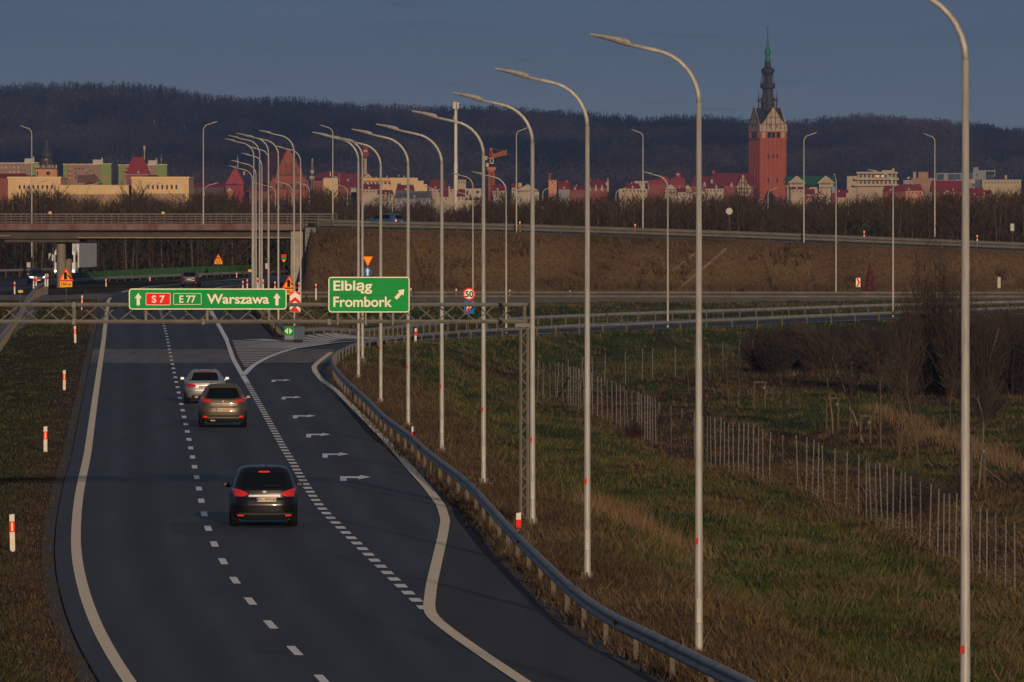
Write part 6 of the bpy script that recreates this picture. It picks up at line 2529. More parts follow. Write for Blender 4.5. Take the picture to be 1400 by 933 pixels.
h = flats('block of flats with green ends half hidden by the mansard roof', [(162, 169, 226, W_green, .3), (169, 213, 226, W_brown, 0.02), (213, 217.4, 226, W_green, -.2), (217.4, 228.2, 225.5, W_green, -.6)], (202, 214.5, 219.5, 226), 4900)
h.windows(170, 176, 229, 243, 1, 3, M_win, .6, .4)
for y in (233, 239):
    obj('balcony', MB().box(h.X(171.5), -.7, h.H(y), 5 * h.k, 1.3, 1.0), W_pink, h.t)
    obj('balcony', MB().box(h.X(203.5), -.7, h.H(y), 4 * h.k, 1.3, 1.0), W_cream2, h.t)
h = flats('block of flats at the picture edge behind the salmon clock gatehouse', [(-14, 42, 223.4, W_brown, 0), (42, 52.5, 223, W_green, -.4)], (33, 46, 217, 223.6), 4900)
h.windows(-12, 28, 226, 239, 7, 2, mat('window_warm', (.30, .24, .17), .3), .36, .42, 0, .25)
for y in (231, 236):
    obj('balcony', MB().box(h.X(32), -.7, h.H(y), 5.5 * h.k, 1.3, 1.1), W_green if y < 233 else W_brown, h.t)

# -- salmon gatehouse with round clock window
h = House('flat-topped salmon gatehouse with dark round window and white posts on its roof', 49, 78, 2600, 6, 'gatehouse', 'house')
h.wall(49, 78, 230.3, W_pink)
obj('cornice', MB().box(0, 3, h.H(230.3), h.w + .6, 6.6, .35), T_brown, h.t)
cx_, cz_ = h.X(66), h.H(237.2)
obj('round_window', MB().prism([(cx_ + .56 * math.cos(a), cz_ + .56 * math.sin(a)) for a in np.linspace(0, 6.283, 24, endpoint=False)], -.06, 0), M_win, h.t)
obj('round_frame', MB().prism([(cx_ + .07, cz_ - .55), (cx_ + .07, cz_ + .55), (cx_ - .07, cz_ + .55), (cx_ - .07, cz_ - .55)], -.09, -.065).prism([(cx_ - .55, cz_ - .07), (cx_ + .55, cz_ - .07), (cx_ + .55, cz_ + .07), (cx_ - .55, cz_ + .07)], -.09, -.065), T_brown, h.t)
h.windows(49.5, 53, 234, 241, 1, 1, M_win, .5, .8)
for px in (49, 53, 59.5, 67.5, 72, 77):
    obj('roof_post', MB().box(h.X(px), .3, h.H(228), .28, .28, 1.0), W_white, h.t)
obj('roof_rail', MB().box(0, .3, h.H(227.4), h.w, .08, .08).box(0, .3, h.H(229), h.w, .08, .08), W_white, h.t)
fl = thing('flag', 'small red and white flag on a pole above the salmon gatehouse', 'flag', (XA(64.5, 2602), 2602, ZA(229, 2602)))
obj('pole', MB().tube([(0, 0, -.3), (0, 0, 2.4)], .05, 6), W_white, fl)
obj('white_half', MB().add([(0, 0, 2.35), (-.35, .05, 2.2), (-.65, 0, 2.0), (-.65, 0, 1.75), (-.35, .05, 1.95), (0, 0, 2.05)], [(0, 1, 4, 5), (1, 2, 3, 4)]), W_white, fl)
obj('red_half', MB().add([(0, 0, 2.05), (-.35, .05, 1.95), (-.65, 0, 1.75), (-.68, 0, 1.45), (-.35, .05, 1.6), (0, 0, 1.75)], [(0, 1, 4, 5), (1, 2, 3, 4)]), T_red, fl)
# dark domed church tower behind it
h = House('dark domed tower with lantern and spike rising behind the salmon gatehouse', 55, 72, 3600, 5, 'domed_tower', 'tower')
h.wall(56, 71.5, 217, mat('tower_plum', (.040, .024, .028), .9, var=.3, scale=.5))
p = MB().lathe([(2.5, h.H(217)), (2.6, h.H(212)), (2.35, h.H(209)), (1.9, h.H(206)), (1.2, h.H(203)), (.9, h.H(201)), (.9, h.H(197)), (1.05, h.H(196)), (.5, h.H(193)), (.15, h.H(191)), (.05, h.H(187))], 12, 0, 2.5)
obj('dome', p, mat('dome_dark', (.022, .028, .032), .7), h.t, True)
obj('lantern', MB().box(0, 2.5, h.H(194.5), 1.3, 1.3, .8), mat('dome_dark', (.022, .028, .032), .7), h.t)
# mansard-roofed water tower house
h = House('brick house with tall crimson mansard roof and white dormer behind the cream hall', 172, 204, 2500, 6, 'mansard_house', 'house')
h.wall(173, 203, 239.5, W_brick)
a, b = h.X(172), h.X(204.5)
c, d_ = h.X(180.5), h.X(195.5)
z0, z1 = h.H(239), h.H(214.8)
obj('roof', MB().add([(a, -.3, z0), (b, -.3, z0), (b, 6.3, z0), (a, 6.3, z0), (c, 2.1, z1), (d_, 2.1, z1), (d_, 3.9, z1), (c, 3.9, z1)], [(0, 1, 5, 4), (1, 2, 6, 5), (2, 3, 7, 6), (3, 0, 4, 7), (4, 5, 6, 7), (3, 2, 1, 0)]), T_dark if False else mat('tiles_oxblood', (.19, .018, .022), .8, var=.25, scale=1.2), h.t)
obj('gutter', MB().box(0, -.3, z0, b - a + .2, .25, .2), W_grey, h.t)
obj('dormer', MB().prism([(h.X(187.5), h.H(237.5)), (h.X(191), h.H(237.5)), (h.X(191), h.H(233)), (h.X(189.2), h.H(229)), (h.X(187.5), h.H(233))], -.2, 1.2), T_red2, h.t)
obj('window', MB().box(h.X(189.2), -.26, h.H(235.8), .42, .06, .5), W_white, h.t)
for px in (181.5, 194.3):
    obj('spike', MB().tube([(h.X(px), 3, z1), (h.X(px), 3, z1 + 1.1)], .09, 6), T_brown, h.t)
# small things between
h = House('brown timber house with steep two-tone roof before the block of flats', 107, 137, 2300, 7)
h.wall(119, 135, 250, W_brown)
h.gable_front(117, 136.5, 251.5, 239.3, mat('roof_streaked', (.13, .075, .065), .85, var=.5, scale=.8, stretch=(4, 1, 1)), mat('gable_boards', (.11, .055, .04), .9, var=.4, scale=2, stretch=(6, 1, 1)), 127)
h.gable_side(107, 124, 250, 239.6, mat('roof_streaked', (.13, .075, .065), .85), 1, 6)
h.wall(107, 120, 250, W_brown, 1.2, 6)
h = House('dark crimson low roof at the picture edge beneath the flats', -12, 36, 2400, 8)
h.wall(-12, 36, 243.5, W_brick)
h.gable_side(-12, 36, 243.5, 237.5, T_red, hip=(0, 2))
h = House('small blue-roofed lean-to beside the salmon gatehouse', 30, 50, 2450, 4)
h.wall(31, 48, 243.6, W_grey)
h.gable_side(30, 49, 243.5, 239.7, mat('roof_blue', (.03, .09, .14), .6), hip=(4, 1))
h = House('low dark brown hipped roof in front of the flats beside the mansard house', 196, 222, 2300, 6)
h.wall(198, 220, 245, W_brown)
h.gable_side(196, 222, 245, 239, T_brown, hip=(8, 9))
h = House('long low crimson roof right of the cream hall', 258, 306, 3200, 8)
h.wall(259, 306, 256.5, mat('brick_shade', (.09, .05, .055), .9))
h.gable_side(258, 306, 256, 250.7, T_red)
h = House('little white-gabled red cottage below the end pier of the cream hall', 257, 268, 2600, 6, 'cottage')
h.wall(258, 267, 274, W_white)
h.gable_front(257, 268, 274, 262, T_red, W_white, 258.5)

# -- masts
t = thing('antenna_mast', 'white slim antenna above the flats beside the mansard roof', 'mast', (XA(197.5, 4000), 4000, -1.5))
obj('pole', MB().tube([(0, 0, 0), (0, 0, ZA(206, 4000) + 1.5)], .22, 8), W_white, t)
obj('aerials', MB().lathe([(.45, ZA(206, 4000) + 1.5), (.45, ZA(199.5, 4000) + 1.5)], 8), W_white, t)
t = thing('antenna_mast', 'thin lattice antenna on the right end of the green flats', 'mast', (XA(220.5, 4905), 4905, ZA(226.5, 4905)))
obj('pole', MB().tube([(0, 0, 0), (0, 0, 5.5)], .14, 6).box(0, 0, 3, .6, .3, .8), W_grey, t)
Z_ = 2900
t = thing('telecom_mast', 'tall white telecom mast with box of panel antennas above the ridge', 'mast', (XA(623, Z_), Z_, -1.5))
zt = ZA(149, Z_) + 1.5
M_mast = mat('mast_white', (.62, .57, .50), .55, var=.12, scale=.5, stretch=(1, 1, .15))
obj('pole', MB().tube([(0, 0, 0), (0, 0, zt * .52), (0, 0, zt * .53), (0, 0, zt)], [.62, .56, .46, .40], 14), M_mast, t, True)
obj('ladder', MB().box(.60, -.2, zt * .5, .10, .16, zt * .98), W_grey, t)
zh = ZA(146, Z_) + 1.5
hd_ = MB()
for k in range(6):
    a = k * math.pi / 3 + .3
    hd_.box(.78 * math.cos(a), .78 * math.sin(a), zh + .35, .55, .22, 2.0, a + math.pi / 2)
obj('panel_antennas', hd_, M_mast, t)
obj('head_frame', MB().tube([(0, 0, zt - .5), (0, 0, zh + 1.6)], .22, 8).lathe([(.85, zh - .8), (.85, zh - .65)], 12), W_grey, t)
obj('ladder_box', MB().box(-.5, -.2, ZA(162, Z_) + 1.5, .45, .5, 1.6), W_grey, t)
Z_ = 4600
t = thing('radio_mast', 'stubby red and white radio mast between the lamp heads', 'mast', (XA(499.5, Z_), Z_, ZA(240, Z_)))
k_ = Z_ / F
obj('lower_stem', MB().lathe([(.8, 0), (.7, 23 * k_)], 8), W_white, t)
obj('cage', MB().lathe([(1.0, 23 * k_), (2.0, 26 * k_), (2.0, 31 * k_), (1.4, 32 * k_)], 8), T_red2, t)
obj('upper_section', MB().lathe([(1.2, 32 * k_), (1.2, 35 * k_)], 8), W_white, t)
obj('top_section', MB().lathe([(1.5, 35 * k_), (1.7, 39 * k_), (1.0, 41.5 * k_)], 8), T_red2, t)
t = thing('radio_mast', 'thin lattice mast with white base beside the gothic church', 'mast', (XA(427, 3800), 3800, ZA(260, 3800)))
k_ = 3800 / F
m_ = MB()
for sg in (-1, 1):
    m_.bar((sg * .45, 0, 0), (sg * .12, 0, 42 * k_), .18)
for j in range(10):
    m_.bar((-.4, 0, j * 4 * k_), (.4, 0, (j * 4 + 4) * k_), .10)
obj('lattice', m_, W_grey, t)
for z_, w_ in ((25, 1.3), (41, .5), (17, 2.0)):
    obj('equipment_box', MB().box(0, 0, z_ * k_, w_, .8, 1.1), W_cream2, t)

# -- gothic brick church with stepped gable
Z_ = 3900
h = House('large gothic brick church with stepped gable and steep crimson roof', 333, 421, Z_, 40, 'gothic_church', 'church')
h.wall(371, 420.5, 252, W_brick2, name='front_wall')
h.wall(340, 371.5, 262, mat('brick_dark', (.16, .05, .035), .9, var=.2, scale=.5), 3, name='aisle_wall')
# gable outline with steps and pinnacles
gp_ = [(371, 252), (371, 247), (376, 243), (378, 236), (380, 236), (381, 229), (383, 229), (384, 222), (386, 222), (387.2, 215), (389, 215), (390, 209), (391.3, 209), (391.3, 204), (397.3, 204), (397.3, 209), (399, 209), (400, 215), (402.5, 215),
       (403.5, 222), (406, 222), (407, 229), (409.5, 229), (411, 236), (413, 236), (415, 243), (420.5, 247), (420.5, 252)]
gm = MB()
gm.prism([(h.X(a), h.H(b)) for a, b in gp_], 0, 1.2)
obj('gable', gm, W_brick2, h.t)
pin = MB()
for a, b in ((379, 233), (382.3, 226), (385.3, 219), (388.5, 211.5), (400.8, 211.5), (404.8, 219), (408.4, 226), (412, 233), (417.5, 242), (373, 242)):
    pin.box(h.X(a), .5, h.H(b + 3), .42, .7, 6 * h.k).lathe([(.30, h.H(b)), (.02, h.H(b - 2.5))], 6, h.X(a), .5)
obj('pinnacles', pin, W_brick, h.t)
dk = mat('niche_brick', (.17, .045, .03), .9)
for a, y0, y1, w in ((391.5, 223, 239, 4.2), (398, 223, 239, 4.2), (384.5, 229, 238, 2.6), (405, 229, 238, 2.6)):
    ww = w * h.k / 2
    obj('blind_arch', MB().prism([(h.X(a) - ww, h.H(y1)), (h.X(a) + ww, h.H(y1)), (h.X(a) + ww, h.H(y0 + 2)), (h.X(a) + ww * .5, h.H(y0 + .5)), (h.X(a), h.H(y0)), (h.X(a) - ww * .5, h.H(y0 + .5)), (h.X(a) - ww, h.H(y0 + 2))], -.14, .0), dk, h.t)
for y in (239.5, 257.5):
    obj('string_course', MB().box(h.X(395.5), -.1, h.H(y), (28 if y < 245 else 44) * h.k, .5, .5), M_trim, h.t)
for i in range(4):
    a = 379 + i * 9.5
    ww = .55
    obj('window', MB().prism([(h.X(a) - ww, h.H(257)), (h.X(a) + ww, h.H(257)), (h.X(a) + ww, h.H(253)), (h.X(a), h.H(251.3)), (h.X(a) - ww, h.H(253))], -.16, .0), M_win, h.t)
obj('buttress', MB().box(h.X(371.5), -.6, h.H(268), 1.2, 1.6, 12).box(h.X(420), -.6, h.H(268), 1.2, 1.6, 12).box(h.X(395), -.6, h.H(272), 1.0, 1.6, 9), W_brick, h.t)
# nave roof: ridge runs from the gable apex back to the left
za, zr = h.H(250), h.H(206.5)
v = [(h.X(372), 1.2, za), (h.X(394), 1.2, h.H(206)), (h.X(419), 1.2, za), (h.X(340), 38, h.H(253)), (h.X(368), 38, zr), (h.X(402), 38, za)]
obj('nave_roof', MB().add(v, [(0, 1, 4, 3), (1, 2, 5, 4), (3, 4, 5), (0, 3, 5, 2), (0, 2, 1)]), T_red2, h.t)
obj('aisle_roof', MB().add([(h.X(333), 3, h.H(263.5)), (h.X(372), 3, h.H(263.5)), (h.X(372), 20, h.H(248)), (h.X(346), 20, h.H(248))], [(0, 1, 2, 3)]).add([(h.X(333), 3, h.H(263.5)), (h.X(346), 20, h.H(248)), (h.X(346), 20, 2)], [(0, 1, 2)]), T_red, h.t)
h = House('crimson chapel with thin spire left of the gothic church', 307, 336, 3850, 12, 'chapel', 'church')
h.wall(308, 333, 253, mat('chapel_wall', (.25, .03, .035), .9, var=.2, scale=.5))
h.gable_front(308, 334, 252, 229, T_red, mat('chapel_gable', (.27, .035, .04), .9), 322, d1=9)
obj('rose_opening', MB().prism([(h.X(321) + 1.1 * math.cos(a), h.H(254) + 1.1 * math.sin(a)) for a in np.linspace(0, 3.1416, 12)], -.15, 0), M_win, h.t)
obj('spirelet', MB().lathe([(.35, h.H(229)), (.28, h.H(220)), (.03, h.H(211))], 6, h.X(324.5), 5), W_grey, h.t)
obj('chimney', MB().box(h.X(333.5), 4, h.H(237), .75, .8, 1.5), W_cream2, h.t)
h = House('small salmon and white dormer house under the crimson chapel', 309, 320, 3500, 6, 'cottage')
h.wall(310, 318, 263, W_pink)
h.gable_front(309, 319, 262, 256, T_red, W_white)

# -- crimson roofs right of the gothic church
h = House('cream house with tall crimson hip roof and two lit dormer bands', 428, 468, 3700, 10, 'town_house')
h.wall(442, 462, 243, W_cream)
h.wall(429, 442, 247, W_brick)
h.gable_side(427, 472, 243.5, 235, T_red, hip=(14, 0), over=0)
obj('lit_band', MB().box(h.X(446), -.4, h.H(243.8), 4 * h.k, .3, .5).box(h.X(459), -.4, h.H(242.5), 4 * h.k, .3, .5), W_white, h.t)
h.chimney(451.5, 235, 241, W_cream, 1.4, 2)
h = House('big crimson gabled roof with blue skylight beside the twin lamp masts', 461, 496, 3500, 14, 'town_house')
h.wall(462, 495, 256, W_brick)
v = [(h.X(463), -.3, h.H(257)), (h.X(497), -.3, h.H(257)), (h.X(492.5), 6, h.H(237.3)), (h.X(463.5), 6, h.H(237.3)), (h.X(461), 12, h.H(257)), (h.X(497), 12, h.H(257))]
obj('roof', MB().add(v, [(0, 1, 2, 3), (1, 5, 2), (5, 4, 3, 2), (4, 0, 3)]), mat('tiles_maroon', (.16, .016, .018), .8, var=.25, scale=.8, stretch=(1, 1, 2)), h.t)
obj('verge_board', MB().bar((h.X(465), -.4, h.H(258)), (h.X(462.8), 5.9, h.H(237)), .3), W_grey, h.t)
obj('skylight', MB().box(h.X(475.6), 2.2, h.H(246.6), .7, .5, .8), mat('skylight_blue', (.05, .10, .22), .3), h.t)
obj('flat_light', MB().box(h.X(480), 3.5, h.H(243.4), 1.6, .3, .3), T_grey, h.t)
h = House('narrow white gable house under the big crimson roof', 479, 488, 3300, 7, 'town_house')
h.wall(479.5, 487, 263, W_white)
h.gable_side(479, 488, 258, 255, T_grey)
h.wall(480, 487, 257, W_white)
h = House('long cream flat-roofed building with salmon canopy above the dark car', 496, 580, 3900, 12, 'department_store', 'building')
h.wall(496, 537, 243.5, W_cream, .5)
h.wall(534, 571, 243.3, W_cream, 0)
h.wall(571, 579, 247.5, W_cream, 0)
h.wall(579, 584, 252, W_cream, 0)
obj('canopy', MB().box(h.X(515), -.5, h.H(245.5), 39 * h.k, 1.6, 1.2), mat('canopy_ochre', (.58, .33, .10), .9), h.t)
h.windows(497, 535, 248.5, 253, 7, 1, fw=.6, fh=.6, d=.5)
h.windows(543, 548.5, 250.5, 256, 1, 1, M_winb, .85, .8)
for px, yt in ((498, 242), (507, 241.5), (514, 242), (529, 240.5), (545, 239.5), (552, 240.5)):
    obj('roof_vent', MB().box(h.X(px), 4, h.H(yt + 1), 1.4 * h.k, 1, 2.2 * h.k), W_white, h.t)
h = House('pointed crimson dormer roof atop the cream department building', 498, 508, 3950, 5, 'roof_house')
h.wall(499, 506, 243, W_cream2)
h.gable_front(498, 508, 242.5, 237, T_red, W_cream2)
rows = [('dark crimson house row with small white dormers under the cream building', 494, 520, 259, 252, 3300, T_red, W_white), ('crimson slate-fronted house behind the lamp by the dark car', 516, 538, 266, 260, 3100, T_red, W_cream2),
        ('crimson gable with white half front by the grey roofs', 541, 567, 261, 253, 3300, T_red, W_white), ('long blue-grey shed roof below the crimson gables', 539, 590, 271, 261.5, 2700, T_grey, W_grey),
        ('steep crimson roof with cream front left of the telecom mast', 586, 609, 259, 246.5, 3400, T_red, W_cream2), ('crimson roof over pale wall just left of the telecom mast', 601, 613, 269.5, 259, 2800, T_red, W_white),
        ('crimson roof over pale wall just right of the telecom mast', 624, 636, 269, 259, 2800, T_red, W_white), ('low crimson roof behind the telecom mast', 609, 625, 258.5, 255, 3300, T_red, W_cream2),
        ('crimson roof right of the crane base', 673, 693, 261, 253, 3400, T_red, W_cream2), ('small crimson gable between crane and ramp lamp', 699, 708, 257, 251.5, 3500, T_red2, W_white),
        ('maroon roof with bright stepped ends by the brick chimney', 763, 779, 259, 248, 3500, T_red, W_grey), ('low maroon roof under the dark shrubs by the third lamp', 777, 800, 260, 254, 3600, mat('tiles_maroon', (.16, .016, .018), .8), W_brick),
        ('crimson low house row under the school roof', 853, 876, 258, 251, 3600, T_red, W_cream2), ('small crimson house beside the half-timbered row', 926, 938, 263, 257, 3300, T_red, W_white),
        ('crimson hip roof before the church nave', 964, 990, 258, 254, 3700, T_red, W_white), ('maroon low roof between tower and green-roofed house', 1081, 1108, 259, 255.5, 3500, T_red, W_cream2),
        ('brick-red hip roof before the green roof', 1101, 1114, 266, 258.5, 3200, T_red2, W_pink), ('crimson row left of the balconied hotel', 1137, 1160, 264, 259.5, 3300, T_red, W_cream2),
        ('crimson row under the balconied hotel block', 1208, 1238, 262, 254, 3400, T_red, W_brick), ('brick-red terrace between hotel block and lamp', 1228, 1262, 261, 252, 3500, T_red2, W_pink),
        ('low crimson terrace beyond the nearest lamp', 1316, 1345, 268, 257, 3200, T_red, W_brick), ('small maroon roofs at the wood edge by the cream block', 1340, 1356, 266, 260, 3300, T_red, W_cream2)]
for lab, x0, x1, ye, yr, Zh, rm, wm in rows:
    h = House(lab, x0, x1, Zh, 8)
    h.wall(x0 + .6, x1 - .6, ye, wm)
    h.gable_side(x0, x1, ye, yr, rm, hip=(R.choice((0, 0, 2, 3)), R.choice((0, 0, 2, 3))), over=0)
    h.chimney(x0 + (x1 - x0) * R.uniform(.25, .8), yr - 1.4, yr + 2, R.choice((W_white, W_brick, W_cream2)), 1.3)
    if wm is not W_grey:
        nw = max(2, int((x1 - x0) / 5))
        h.windows(x0 + 1, x1 - 1, ye + .8, ye + 5, nw, 1, M_win, .32, .6)
    if x1 - x0 > 14:
        xm = x0 + (x1 - x0) * R.uniform(.3, .6)
        obj('dormer', MB().prism([(h.X(xm - 1.4), h.H(ye - .5)), (h.X(xm + 1.4), h.H(ye - .5)), (h.X(xm + 1.4), h.H(ye - 2.2)), (h.X(xm), h.H(ye - 4)), (h.X(xm - 1.4), h.H(ye - 2.2))], .2, 3), W_white, h.t)
h = House('brick cube house on grey roofs left of the crane with white front', 636, 662, 3200, 9, 'town_house')
h.wall(636, 658, 258, W_white)
h.windows(637.5, 640.5, 260, 268, 1, 1, M_win, .9, .8)
h.windows(650, 656, 260.5, 265, 1, 1, M_win, .7, .8)
obj('front_terrace', MB().box(h.X(653), -1.5, h.H(268), 18 * h.k, 3, 1.2), W_white, h.t)
obj('low_roof', MB().box(h.X(646), -1.2, h.H(271), 20 * h.k, 2.2, .6), T_grey, h.t)
h = House('pale flat building with parapet right behind the telecom mast', 625, 638, 3600, 8, 'town_house')
h.wall(625, 637, 246, W_cream2)
h.windows(626, 636, 247, 252, 3, 1, M_win, .4, .5)
# crane
Z_ = 3600
k_ = Z_ / F
t = thing('tower_crane', 'orange tower crane with short jib and white cab beside the lamp', 'crane', (XA(672, Z_), Z_, -1.5))
M_or = mat('crane_orange', (.38, .10, .018), .6, var=.15, scale=.5)
hb = ZA(221, Z_) + 1.5
m_ = MB()
hw = .95
for sx in (-1, 1):
    for sy in (-1, 1):
        m_.bar((sx * hw, sy * hw, 0), (sx * hw, sy * hw, hb - 3), .34)
nseg = 9
for j in range(nseg):
    a, b = j * (hb - 3) / nseg, (j + 1) * (hb - 3) / nseg
    s_ = 1 if j % 2 else -1
    for sy in (-1, 1):
        m_.bar((-hw * s_, sy * hw, a), (hw * s_, sy * hw, b), .22)
        m_.bar((hw * s_, sy * hw, a), (-hw * s_, sy * hw, b), .22)
        m_.bar((-hw, sy * hw, b), (hw, sy * hw, b), .2)
    for sx in (-1, 1):
        m_.bar((sx * hw, -hw * s_, a), (sx * hw, hw * s_, b), .22)
obj('mast', m_, M_or, t)
obj('slewing_ring', MB().box(0, 0, hb - 2.6, 3.2, 2.4, 1.0).box(0, 0, hb - 3.4, 2.4, 2.0, .8), M_or, t)
obj('cab', MB().box(.1, -.6, hb + .2, 1.5, 1.4, 2.2), W_white, t)
obj('cab_window', MB().box(.1, -1.32, hb + .3, .9, .06, 1.4), M_win, t)
jz = ZA(217.5, Z_) + 1.5
jb = MB()
xl, xr_ = -9.5 * k_, 21 * k_
for sy in (-.6, .6):
    jb.bar((xl, sy, jz), (xr_, sy, jz + 1.6), .26)
jb.bar((0, 0, jz + 1.4), (xr_, 0, jz + 3.2), .24)
nj = 9
for j in range(nj):
    a, b = xl * 0 + j * xr_ / nj, (j + 1) * xr_ / nj
    za_, zb_ = jz + 1.6 * a / xr_, jz + 1.6 * b / xr_
    for sy in (-.6, .6):
        jb.bar((a, sy, za_), (b, 0, zb_ + 1.5), .20)
        jb.bar((a, 0, za_ + 1.5), (b, sy, zb_), .20)
obj('jib', jb, M_or, t)
for x_, z_ in ((xl + .5, jz + .3), (-5.6 * k_, jz - 2.2)):
    obj('counterweight', MB().box(x_, 0, z_, 1.0, 1.4, 1.4), mat('counterweight', (.50, .33, .17), .8), t)
ap = ZA(203.5, Z_) + 1.5
obj('apex', MB().bar((-.7, 0, jz), (-.35, 0, ap), .26).bar((.7, 0, jz), (.05, 0, ap), .26).bar((-.55, 0, jz + 2), (.5, 0, jz + 2), .2).box(-.15, 0, ap, .8, .5, .5), M_or, t)
obj('tie_rope', MB().bar((0, 0, ap), (xr_ * .75, 0, jz + 3), .07), W_grey, t)

# white gable house, chimneys, school etc.
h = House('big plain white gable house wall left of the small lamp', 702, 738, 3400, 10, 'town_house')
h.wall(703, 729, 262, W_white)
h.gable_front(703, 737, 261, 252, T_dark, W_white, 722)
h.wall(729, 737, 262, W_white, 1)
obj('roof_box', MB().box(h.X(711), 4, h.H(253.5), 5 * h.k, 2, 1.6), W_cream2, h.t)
h = House('salmon cube house with two windows and brick chimney', 749, 761, 3300, 5, 'town_house')
h.wall(750, 761, 246.3, W_pink)
h.windows(752, 760, 246, 249, 2, 1, M_win, .4, .6)
h.windows(754, 757, 248.5, 252, 1, 1, M_win, .5, .5)
obj('chimney', MB().lathe([(.42, h.H(247)), (.40, h.H(239)), (.5, h.H(238.6)), (.5, h.H(240.5) + .9), (.3, h.H(238))], 10, h.X(751.5), 3), W_brick, h.t)
h = House('long crimson roof with three chimneys and white gable spikes', 799, 832, 3500, 12, 'school', 'school')
h.wall(800, 831, 257, W_brick)
h.gable_side(799, 831, 256.5, 246.8, T_red, over=0)
for px in (808, 818):
    h.chimney(px, 244.5, 250, W_brick, 1.6)
obj('gable_spike', MB().lathe([(.42, h.H(262)), (.30, h.H(248)), (.05, h.H(243))], 6, h.X(831), 0), W_white, h.t)
for px in (806, 814.5, 823):
    obj('dormer', MB().prism([(h.X(px - 2), h.H(261.5)), (h.X(px + 2), h.H(261.5)), (h.X(px + .9), h.H(254)), (h.X(px), h.H(252.3)), (h.X(px - .9), h.H(254))], -.4, 2.5), W_cream2, h.t)
obj('lit_dormer', MB().box(h.X(829), -.5, h.H(251.5), 2.2 * h.k, .8, 4 * h.k), W_white, h.t)
h = House('pale stepped flat-roofed block behind the ramp lamp', 844, 884, 3700, 10, 'town_block', 'building')
h.wall(868, 882, 249.5, W_white)
h.wall(846, 895, 258.5, W_cream2, -2, 8)
h.windows(850, 893, 259.5, 264, 9, 1, M_win, .4, .6, -2)
h.windows(869, 881, 250.5, 257, 3, 2, M_win, .35, .45, 0)
obj('roof_slab', MB().box(h.X(876), 4, h.H(249), 18 * h.k, 9, .6), W_white, h.t)
h = House('large crimson school with square clock gable and stepped roof', 884, 938, 3600, 14, 'school', 'school')
h.wall(886, 937, 253, W_brick)
v_ = [(885, 259), (885, 247), (899, 246), (903, 244), (905, 240.5), (912, 242), (916, 247), (918, 243.2), (922.5, 243.2), (923, 236.5), (930.5, 236.5), (931, 243.2), (935, 243.2), (937, 249), (937, 259)]
obj('roof', MB().prism([(h.X(a), h.H(b)) for a, b in v_], 0.3, 10), mat('tiles_school', (.17, .018, .021), .8, var=.2, scale=.5), h.t)
cx_, cz_ = h.X(927), h.H(239.3)
obj('clock', MB().prism([(cx_ - .5, cz_ + .45), (cx_ - .28, cz_ - .2), (cx_, cz_ - .55), (cx_ + .28, cz_ - .2), (cx_ + .5, cz_ + .45), (cx_, cz_ + .55)], .1, .28), W_white, h.t)
obj('gable_edge', MB().prism([(h.X(886), h.H(260)), (h.X(888.5), h.H(260)), (h.X(885.5), h.H(247)), (h.X(884.5), h.H(247))], -.2, .2), W_grey, h.t)


def timbered(h, x0, x1, ye, yr, nb=4):
    for i in range(nb + 1):
        x = x0 + (x1 - x0) * i / nb
        obj('timber', MB().box(h.X(x), -.06, h.H(ye + 4), .22, .12, 9 * h.k), M_trim, h.t)
    obj('timber', MB().box(h.X((x0 + x1) / 2), -.07, h.H(ye), (x1 - x0) * h.k, .12, .22).box(h.X((x0 + x1) / 2), -.07, h.H(ye + 4.5), (x1 - x0) * h.k, .12, .22), M_trim, h.t)


for lab, x0, x1, ye, yr, Zh in (('half-timbered pale house with steep gable beside the third lamp mast', 948, 966, 266, 258, 3300), ('white and grey half-timbered house under the school clock', 908, 926, 259, 252, 3400), ('pale house with bright gable by the second big lamp', 934, 947, 259, 253, 3350),
                                ('half-timbered gable house before the green roof with round window', 1112, 1130, 270, 263.5, 3100), ('pink half-hidden terrace at the tower foot', 1036, 1046, 274, 271.5, 3000)):
    h = House(lab, x0, x1, Zh, 8)
    h.wall(x0 + .6, x1 - .6, ye, W_white)
    h.gable_front(x0, x1, ye, yr, T_red, W_white)
    h.windows(x0 + 2, x1 - 2, ye + 1, ye + 7, 3, 1, M_win, .4, .6)
    timbered(h, x0 + 1, x1 - 1, ye, yr)

# -- the big church and its tower
Z_ = 4700
h = House('church nave with long crimson roof and white timbered transept gable', 938, 1030, Z_, 22, 'church_nave', 'church')
h.wall(946, 1030, 254, W_brick)
h.gable_side(944, 976, 254, 241.3, T_red, hip=(6, 0), over=0)
h.gable_side(971, 1030, 254, 236.8, T_red, hip=(3, 0), over=0)
obj('turret', MB().box(h.X(976), 10, h.H(235.5), 1.2, 1.2, 1.8), W_brick, h.t)
ge = [(1006.5, 256), (1008, 254), (1009.5, 250), (1012, 245), (1014, 240.5), (1015.5, 239.3), (1017, 240.5), (1019, 246), (1022, 251.5), (1026, 256), (1027, 259), (1024, 269), (1010, 269)]
obj('white_gable', MB().prism([(h.X(a), h.H(b)) for a, b in ge], -3, -1), W_cream2, h.t)
tm = MB()
for px, yt in ((1010.5, 249), (1013.5, 242), (1017.5, 242), (1021, 249)):
    tm.box(h.X(px), -3.08, (h.H(yt) + h.H(266)) / 2, .5, .16, h.H(yt) - h.H(266))
for y, a, b in ((250, 1010, 1021), (258, 1007, 1026), (264, 1009, 1025)):
    tm.box(h.X((a + b) / 2), -3.1, h.H(y), (b - a) * h.k, .16, .5)
obj('timber_frame', tm, M_trim, h.t)
h.windows(1011, 1021, 251, 255, 2, 1, M_win, .3, .8, -3.05)
